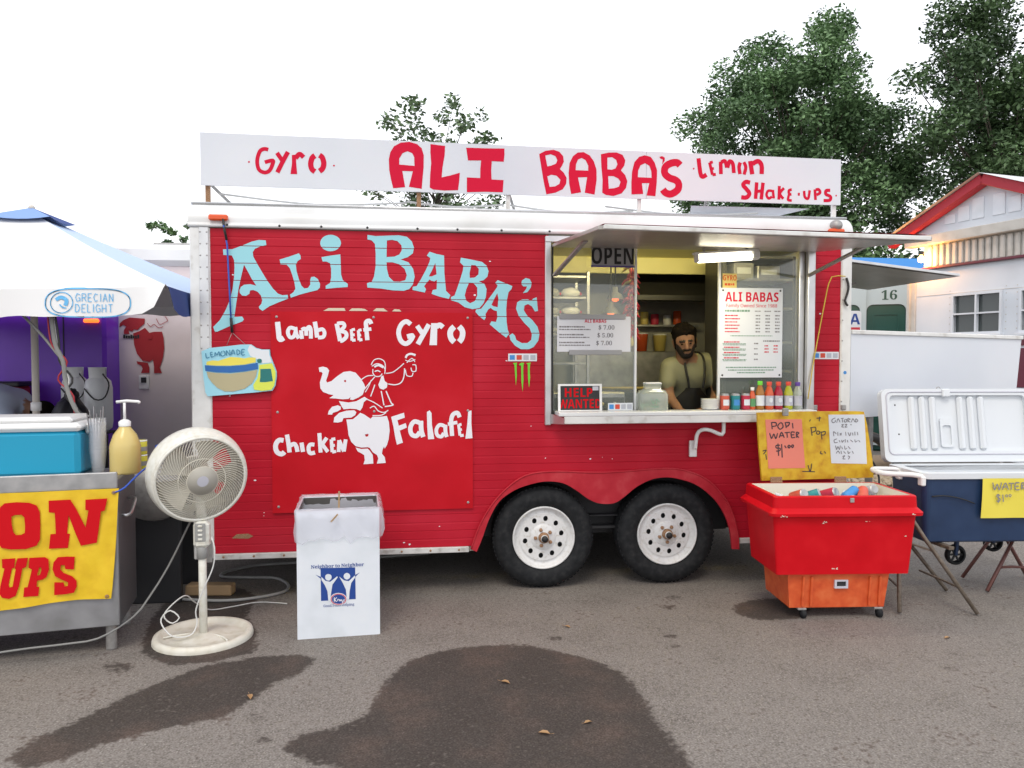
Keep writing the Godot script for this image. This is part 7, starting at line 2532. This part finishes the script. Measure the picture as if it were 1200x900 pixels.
	box(st, Vector3(0.425, 0.21, -0.060), Vector3(0.06, 0.03, 0.01))
	part(st, "handle_hole", "chassis", cr)
	for p in [Vector3(0.20, 0.0, -0.09), Vector3(0.66, 0.0, -0.09), Vector3(0.20, 0.0, -0.40), Vector3(0.66, 0.0, -0.40)]:
		st = ms(true)
		lathe(st, [[0.0, 0.014], [0.026, 0.012], [0.028, 0.006], [0.028, -0.006], [0.026, -0.012], [0.0, -0.014]], 18, Transform3D(Basis(Vector3(0, 0, -1), Vector3(1, 0, 0), Vector3(0, -1, 0)), p + Vector3(0.01, 0.028, 0.01)))
		var cs = part(st, "caster", "rubber", t)
		st = ms()
		box(st, p + Vector3(0, 0.058, 0), Vector3(0.05, 0.012, 0.05), 0.002)
		part(st, "fork", "galvanised", cs)
	# cans lying on the ice
	var n = 0
	for q in [[2.31, 0.60, 0.3, "can_orange", "orange soda can lying on the ice at the left of the red cooler"], [2.38, 0.62, 1.1, "can_teal", "teal soda can lying on the ice beside the orange can"], [2.52, 0.57, 0.6, "can_red", "dark red soda can half sunk in the cooler's ice"], [2.66, 0.58, 2.0, "card_blue", "bright blue soda can in the middle of the red cooler"], [2.73, 0.60, 2.6, "can_orange", "orange soda can right of the blue can"], [2.83, 0.50, 0.2, "label_silver", "silver water bottle cap end at the right of the ice"]]:
		var c = thing("soda_can", q[4], "soda can", Vector3(q[0], 0.705, q[1]), 0.0, "cans in the red cooler")
		var b = Basis(Vector3.UP, q[2]) * Basis(Vector3.RIGHT, 1.2)
		st = ms(true)
		lathe(st, [[0.0, -0.058], [0.024, -0.06], [0.032, -0.05], [0.032, 0.048]], 18, Transform3D(b, Vector3.ZERO))
		part(st, "body", q[3], c)
		st = ms(true)
		lathe(st, [[0.032, 0.048], [0.026, 0.058], [0.022, 0.056], [0.0, 0.056]], 18, Transform3D(b, Vector3.ZERO))
		part(st, "top", "steel", c)
		n += 1
	marine_cooler()
	# white painted panel reaching out from the trailer's end
	t = thing("plywood_barrier", "white painted plywood panel reaching out from the trailer's right end", "panel", Vector3(3.01, 0, -0.02), 18.5)
	st = ms()
	plate(st, PackedVector2Array([Vector2(0.0, 1.12), Vector2(1.86, 1.15), Vector2(1.93, 1.70), Vector2(0.0, 1.72)]), [], -0.02, 0.0)
	part(st, "sheet", "sign_white", t)
	st = ms()
	bar(st, Vector3(0, 1.722, -0.008), Vector3(1.94, 1.702, -0.008), 0.03, 0.04, 0.004, Vector3.BACK)
	part(st, "top_rail", "trim_white", t)
	for x in [0.25, 1.75]:
		st = ms()
		box(st, Vector3(x, 0.57, -0.045), Vector3(0.04, 1.14, 0.04), 0.004)
		part(st, "leg", "galvanised", t)
	# gravel, hose and log behind the coolers
	var g = MeshInstance3D.new()
	st = ms()
	rng.seed = 123
	for i in 900:
		var p = Vector3(rng.randf_range(4.0, 6.2), 0.0, rng.randf_range(-4.2, -2.4))
		box(st, p + Vector3(0, 0.02, 0), Vector3(rng.randf_range(0.03, 0.1), rng.randf_range(0.03, 0.09), rng.randf_range(0.03, 0.08)), 0.008, Basis(Vector3(rng.randfn(), rng.randfn(), rng.randfn()).normalized(), rng.randf() * 3.0))
	g = part(st, "gravel", "log_end", self)
	g.set_meta("kind", "stuff")
	tag(g, "pale rough gravel on the ground behind the coolers", "gravel")
	t = thing("timber_log", "grey weathered log lying behind the gravel", "log", Vector3(5.3, 0.13, -4.4))
	st = ms(true)
	tube(st, [Vector3(-1.1, 0, 0.1), Vector3(-0.3, 0.02, 0), Vector3(0.5, 0, -0.02), Vector3(1.2, 0.01, -0.1)], [0.12, 0.13, 0.12, 0.11], 14)
	part(st, "trunk", "log", t)
	t = thing("drain_hose", "black ribbed hose curling over the gravel beside the white cooler lid", "hose", Vector3.ZERO)
	st = ms(true)
	tube(st, curve([Vector3(4.15, 0.62, -2.3), Vector3(4.35, 0.70, -2.35), Vector3(4.7, 0.72, -2.4), Vector3(5.0, 0.5, -2.5), Vector3(5.2, 0.06, -2.6)], 0.05), 0.05, 10)
	part(st, "pipe", "cord_black", t)
	t = thing("wire_hoop", "thin dark wire hoop leaning on the gravel behind the red cooler", "hoop", Vector3(4.5, 0.30, -2.35))
	st = ms(true)
	var hp = []
	for i in 33:
		hp.append(Vector3(cos(TAU * i / 32.0) * 0.24, sin(TAU * i / 32.0) * 0.27, -0.06 * sin(TAU * i / 32.0)))
	tube(st, hp, 0.010, 6, false)
	part(st, "wire", "chassis", t)

# a level outline with rounded corners round a w by d box, o metres outside it
func round_ring(w, d, y, o, r):
	var out = []
	for q in round2(-o, -o, w + o, d + o, max(r + o * 0.5, 0.006), 5):
		out.append(Vector3(q.x, y, -q.y))
	return out

func band(st, a, b):
	var n = a.size()
	for k in n:
		quad(st, a[k], b[k], b[(k + 1) % n], a[(k + 1) % n])

func fill(st, a):
	for k in range(1, a.size() - 1):
		tri(st, a[0], a[k], a[k + 1])

func marine_cooler():
	var st
	var o = Vector3(3.14, 0, 0.60)
	var w = 1.02
	var d = 0.42
	var t = thing("marine_cooler", "large navy blue cooler with its white ribbed lid standing open", "cooler", o, -5.0)
	st = ms()
	var ring = func(y, k): return round_ring(w, d, y, k, 0.045)
	var lev = [ring.call(0.385, -0.035), ring.call(0.395, -0.025), ring.call(0.795, 0.0)]
	for i in 2:
		band(st, lev[i], lev[i + 1])
	fill(st, lev[0])
	part(st, "body", "cooler_navy", t)
	# white rim with a rounded opening, white lining
	st = ms()
	var opening = round2(0.05, 0.05, w - 0.05, d - 0.05, 0.05, 4)
	var outer = round2(-0.012, -0.012, w + 0.012, d + 0.012, 0.05, 4)
	var tmp = ms()
	plate(tmp, outer, [opening], 0.0, 0.035)
	var rim = part(tmp, "rim", "cooler_white", t, Vector3(0, 0.79, 0))
	rim.rotation_degrees.x = -90
	tmp = ms()
	plate(tmp, round2(0.045, 0.045, w - 0.045, d - 0.045, 0.05, 4), [], -0.20, -0.19)
	var ln = part(tmp, "lining_floor", "cooler_white", t, Vector3(0, 0.79, 0))
	ln.rotation_degrees.x = -90
	st = ms(true)
	for k in opening.size():
		var a = opening[k]
		var b = opening[(k + 1) % opening.size()]
		quad(st, Vector3(a.x, 0.82, -a.y), Vector3(a.x, 0.595, -a.y), Vector3(b.x, 0.595, -b.y), Vector3(b.x, 0.82, -b.y))
	part(st, "lining", "cooler_white", t)
	# lid, leaning back, its ribbed inside towards us
	var lid := Node3D.new()
	lid.name = "lid"
	t.add_child(lid)
	lid.position = Vector3(0, 0.835, -d - 0.015)
	lid.rotation_degrees.x = -9
	var lh = 0.50
	st = ms()
	plate(st, round2(-0.02, 0.0, w + 0.02, lh, 0.045, 5), [], -0.05, -0.02)
	part(st, "shell", "cooler_white", lid)
	st = ms()
	plate(st, round2(-0.02, 0.0, w + 0.02, lh, 0.045, 5), [round2(0.035, 0.075, w - 0.035, lh - 0.045, 0.03, 5)], -0.02, 0.006)
	part(st, "lid_border", "cooler_white", lid)
	st = ms(true)
	var gk = []
	for q in round2(0.012, 0.052, w - 0.012, lh - 0.022, 0.035, 5):
		gk.append(Vector3(q.x, q.y, 0.007))
	gk.append(gk[0])
	tube(st, gk, 0.005, 6, false)
	part(st, "gasket", "label_silver", lid)
	for x in [0.195, 0.268, 0.341, 0.535, 0.608, 0.681]:
		st = ms()
		box(st, Vector3(x, 0.265, -0.012), Vector3(0.046, 0.37, 0.036), 0.014)
		part(st, "lid_rib", "cooler_white", lid)
	st = ms()
	plate(st, round2(0.385, 0.10, 0.475, 0.30, 0.02), [round2(0.40, 0.10 + 0.012, 0.46, 0.25, 0.015)], -0.02, -0.006)
	part(st, "lid_moulding", "cooler_white", lid)
	st = ms()
	box(st, Vector3(0.43, lh - 0.03, 0.012), Vector3(0.055, 0.055, 0.02), 0.006)
	part(st, "latch_tab", "cooler_white", lid)
	st = ms(true)
	var lp = []
	for i in 13:
		var a = PI * i / 12.0
		lp.append(Vector3(0.405 + cos(a) * 0.014, lh + sin(a) * 0.016, -0.03))
	tube(st, lp, 0.003, 6)
	part(st, "latch_loop", "galvanised", lid)
	for p in [[0.085, 0.39], [0.10, 0.19]]:
		st = ms(true)
		lathe(st, [[0.0, 0.003], [0.006, 0.0]], 10, Transform3D(FRONT, Vector3(p[0], p[1], -0.0195)))
		part(st, "lid_screw", "chassis", lid)
	# white bail handle on the left end
	st = ms(true)
	tube(st, curve([Vector3(0.0, 0.800, -0.02), Vector3(-0.06, 0.812, -0.03), Vector3(-0.20, 0.815, -0.07), Vector3(-0.235, 0.818, -0.14), Vector3(-0.20, 0.818, -0.24), Vector3(-0.06, 0.812, -0.27), Vector3(0.0, 0.80, -0.28)], 0.02), 0.016, 10)
	part(st, "handle", "white_plastic", t)
	st = ms()
	for z in [-0.02, -0.28]:
		box(st, Vector3(-0.006, 0.775, z), Vector3(0.03, 0.06, 0.05), 0.006)
	part(st, "handle_mount", "white_plastic", t)
	# wheels under the left end
	for q in [Vector3(0.33, 0.262, -0.20), Vector3(0.80, 0.262, -0.52)]:
		st = ms(true)
		lathe(st, [[0.048, 0.022], [0.060, 0.020], [0.066, 0.010], [0.066, -0.010], [0.060, -0.020], [0.048, -0.022]], 28, Transform3D(FRONT, q))
		var wh = part(st, "wheel", "rubber", t)
		st = ms()
		for k in 6:
			var a = TAU * k / 6.0
			bar(st, q, q + Vector3(cos(a), sin(a), 0) * 0.05, 0.012, 0.012, 0.002)
		part(st, "spokes", "chassis", wh)
	for q in [Vector3(0.33, 0.33, -0.18), Vector3(0.80, 0.33, -0.50)]:
		st = ms()
		bar(st, q + Vector3(0, 0.06, 0), q + Vector3(0, -0.07, -0.02), 0.03, 0.02, 0.003)
		part(st, "wheel_bracket", "cooler_navy", t)
	# black drain strap on the front
	st = ms(true)
	tube(st, curve([Vector3(0.05, 0.68, -0.002), Vector3(0.12, 0.685, 0.004), Vector3(0.22, 0.67, 0.004), Vector3(0.32, 0.635, 0.002)], 0.02), 0.004, 6)
	part(st, "strap", "cord_black", t)
	# yellow water price paper
	var pp = thing("water_sign", "yellow paper price sign taped to the front of the navy cooler", "sign", o + Vector3(0.35, 0.545, 0.055), -5.0)
	st = ms(true)
	for i in 10:
		for j in 6:
			var f = func(u, v): return Vector3(u * 0.42, v * 0.25, -0.012 * (1.0 - v) + 0.0035 * sin(u * 9.0 + v * 3.0))
			quad(st, f.call(i / 10.0, j / 6.0), f.call(i / 10.0, (j + 1) / 6.0), f.call((i + 1) / 10.0, (j + 1) / 6.0), f.call((i + 1) / 10.0, j / 6.0))
	part(st, "paper", "paper_yellow", pp)
	var wt = [[7, [60, 225, 72, 180, 88, 215, 102, 180, 115, 225]], [7, [120, 180, 140, 222, 160, 180]], [7, [128, 196, 152, 198]], [7, [160, 220, 195, 220]], [7, [178, 220, 178, 180]], [7, [230, 222, 205, 222, 205, 182, 232, 180]], [7, [206, 202, 226, 202]], [7, [245, 180, 245, 222, 268, 214, 246, 202, 270, 180]], [7, [108, 142, 92, 150, 88, 138, 108, 122, 100, 106, 86, 112]], [6, [98, 155, 98, 98]], [7, [125, 150, 130, 104]], [5, [148, 150, 142, 142, 150, 134, 157, 142, 150, 150]], [5, [170, 152, 164, 144, 172, 136, 179, 144, 172, 152]]]
	part(letters(ms(), wt, 0.0065), "handwriting", "ink_grey", pp)
	# folding trestles carrying the cooler
	var y1 = 0.380
	var gr = "folding trestles under the navy cooler"
	t = thing("folding_trestle", "brown steel folding trestle under the left end of the navy cooler", "trestle", Vector3.ZERO, 0.0, gr)
	st = ms(true)
	tube(st, [Vector3(3.335, 0.012, 0.83), Vector3(3.10, 0.44, 0.66), Vector3(2.95, 0.72, 0.57)], 0.0125, 8)
	part(st, "leg", "leg_brown", t)
	st = ms(true)
	tube(st, [Vector3(2.885, 0.012, 0.75), Vector3(2.95, 0.26, 0.64), Vector3(3.03, 0.50, 0.52)], 0.0125, 8)
	part(st, "leg", "leg_brown", t)
	st = ms(true)
	tube(st, [Vector3(3.47, 0.012, 0.38), Vector3(3.22, 0.37, 0.26)], 0.0125, 8)
	part(st, "leg", "leg_brown", t)
	st = ms(true)
	tube(st, [Vector3(3.02, 0.012, 0.25), Vector3(3.14, 0.37, 0.22)], 0.0125, 8)
	part(st, "leg", "leg_brown", t)
	st = ms()
	box(st, Vector3(3.28, y1 - 0.012, 0.42), Vector3(0.035, 0.022, 0.5), 0.003)
	part(st, "top_bar", "leg_brown", t)
	st = ms()
	bar(st, Vector3(3.02, 0.40, 0.60), Vector3(3.14, 0.36, 0.68), 0.02, 0.01, 0.002)
	part(st, "cross_brace", "leg_brown", t)
	st = ms()
	bar(st, Vector3(2.92, 0.14, 0.70), Vector3(3.05, 0.14, 0.30), 0.012, 0.012, 0.002)
	part(st, "cross_brace", "leg_brown", t)
	st = ms()
	bar(st, Vector3(3.30, 0.14, 0.34), Vector3(3.27, 0.15, 0.78), 0.012, 0.012, 0.002)
	part(st, "cross_brace", "leg_brown", t)
	t = thing("folding_trestle", "maroon steel folding trestle under the right end of the navy cooler", "trestle", Vector3.ZERO, 0.0, gr)
	for q in [[Vector3(3.72, 0.012, 0.43), Vector3(3.98, 0.37, 0.36)], [Vector3(4.22, 0.012, 0.52), Vector3(4.0, 0.37, 0.40)], [Vector3(3.78, 0.012, 0.12), Vector3(3.98, 0.37, 0.2)], [Vector3(4.25, 0.012, 0.15), Vector3(4.0, 0.37, 0.2)]]:
		st = ms(true)
		tube(st, q, 0.0125, 8)
		part(st, "leg", "leg_maroon", t)
	st = ms()
	box(st, Vector3(3.98, y1 - 0.012, 0.36), Vector3(0.035, 0.022, 0.5), 0.003)
	part(st, "top_bar", "leg_maroon", t)
	st = ms(true)
	tube(st, curve([Vector3(3.82, 0.155, 0.40), Vector3(3.90, 0.165, 0.42), Vector3(4.12, 0.15, 0.46)], 0.04), 0.009, 6)
	part(st, "cross_brace", "leg_maroon", t)

# ---------- small things on the ground ----------
func build_small():
	var st
	var t = thing("wood_block", "short weathered wooden block under the trailer's left corner", "wood block", Vector3(-1.33, 0, -0.18), -8.0)
	st = ms()
	box(st, Vector3(0, 0.035, 0), Vector3(0.30, 0.07, 0.09), 0.008)
	part(st, "timber", "wood_block", t)
	t = thing("power_cable", "grey power cable running along the ground under the lemonade cart", "cable")
	st = ms(true)
	tube(st, curve([Vector3(-3.2, 0.04, 0.98), Vector3(-2.4, 0.05, 0.93), Vector3(-1.95, 0.075, 0.88), Vector3(-1.62, 0.10, 0.84), Vector3(-1.50, 0.16, 0.70), Vector3(-1.38, 0.36, 0.55), Vector3(-1.28, 0.58, 0.50), Vector3(-1.22, 0.70, 0.50)], 0.05), 0.0055, 6)
	part(st, "lead", "cord_grey", t)
	t = thing("garden_hose", "grey hose coiled on the wet asphalt under the trailer's corner", "hose")
	st = ms(true)
	tube(st, curve([Vector3(-2.0, 0.012, -0.35), Vector3(-1.6, 0.012, -0.12), Vector3(-1.35, 0.012, -0.02), Vector3(-1.1, 0.012, 0.0), Vector3(-0.85, 0.012, -0.15), Vector3(-0.95, 0.012, -0.45), Vector3(-1.35, 0.012, -0.55), Vector3(-1.2, 0.012, -0.8), Vector3(-0.5, 0.012, -0.9), Vector3(0.1, 0.012, -1.0)], 0.05), 0.010, 8)
	part(st, "pipe", "fan_grey", t)
	# dry leaves
	rng.seed = 7
	var spots = [[Vector3(0.52, 0.004, 1.93), "curled tan leaf near the bottom of the big wet patch"], [Vector3(0.42, 0.004, 1.42), "small tan leaf at the top of the big wet patch"], [Vector3(-0.75, 0.004, 1.43), "small brown leaf on dry asphalt left of the big wet patch"], [Vector3(0.72, 0.004, 1.86), "reddish leaf scrap inside the big wet patch"], [Vector3(0.86, 0.004, 0.72), "brown leaf scrap on the asphalt below the front wheel"], [Vector3(2.9, 0.004, 1.15), "tiny brown leaf on the asphalt in front of the red cooler"]]
	for q in spots:
		t = thing("dry_leaf", q[1], "leaf", q[0], rng.randf() * 360.0, "dry leaves on the asphalt")
		st = ms(true)
		var s = rng.randf_range(0.018, 0.03)
		var pts = [Vector3(-1, 0.05, 0), Vector3(-0.4, 0.3, 0.45), Vector3(0.3, 0.35, 0.4), Vector3(1, 0.0, 0.05), Vector3(0.3, 0.3, -0.42), Vector3(-0.4, 0.32, -0.4)]
		for k in range(6):
			tri(st, Vector3(0, 0.02, 0) * s, pts[k] * s, pts[(k + 1) % 6] * s)
		part(st, "blade", "leaf_dry", t)
		st = ms(true)
		tube(st, [Vector3(-1, 0.05, 0) * s, Vector3(-1.6, 0.2, 0.1) * s], 0.0008, 5)
		part(st, "stalk", "leaf_dry", t)

func _ready():
	# camera
	var cam := Camera3D.new()
	cam.name = "camera"
	cam.position = Vector3(0, 1.55, 4.99)
	cam.rotation_degrees = Vector3(-2.04, -7.2, 0)
	cam.fov = 53.13
	cam.near = 0.05
	cam.far = 400.0
	add_child(cam)
	cam.current = true
	# overcast sky
	var we := WorldEnvironment.new()
	we.name = "world_environment"
	var env := Environment.new()
	env.background_mode = Environment.BG_SKY
	var sky := Sky.new()
	var sm := ProceduralSkyMaterial.new()
	sm.sky_top_color = Color(0.90, 0.92, 0.96)
	sm.sky_horizon_color = Color(0.97, 0.97, 0.98)
	sm.sky_curve = 0.3
	sm.ground_bottom_color = Color(0.35, 0.33, 0.31)
	sm.ground_horizon_color = Color(0.60, 0.60, 0.58)
	sm.sun_angle_max = 1.0
	sky.sky_material = sm
	env.sky = sky
	env.background_energy_multiplier = 1.0
	env.tonemap_mode = Environment.TONE_MAPPER_LINEAR
	env.tonemap_exposure = 1.75
	env.sdfgi_enabled = true
	env.ssao_enabled = true
	env.ssil_enabled = true
	we.environment = env
	add_child(we)
	# the veiled sun
	var sun := DirectionalLight3D.new()
	sun.name = "sun"
	sun.rotation_degrees = Vector3(-55, -20, 0)
	sun.light_energy = 0.3
	sun.light_color = Color(1.0, 0.97, 0.93)
	sun.light_angular_distance = 25.0
	sun.shadow_enabled = true
	add_child(sun)

	make_materials()
	build_ground()
	build_trailer()
	build_roof_sign()
	build_background()
	build_trees()
	build_inside()
	build_left()
	build_right()
	build_small()
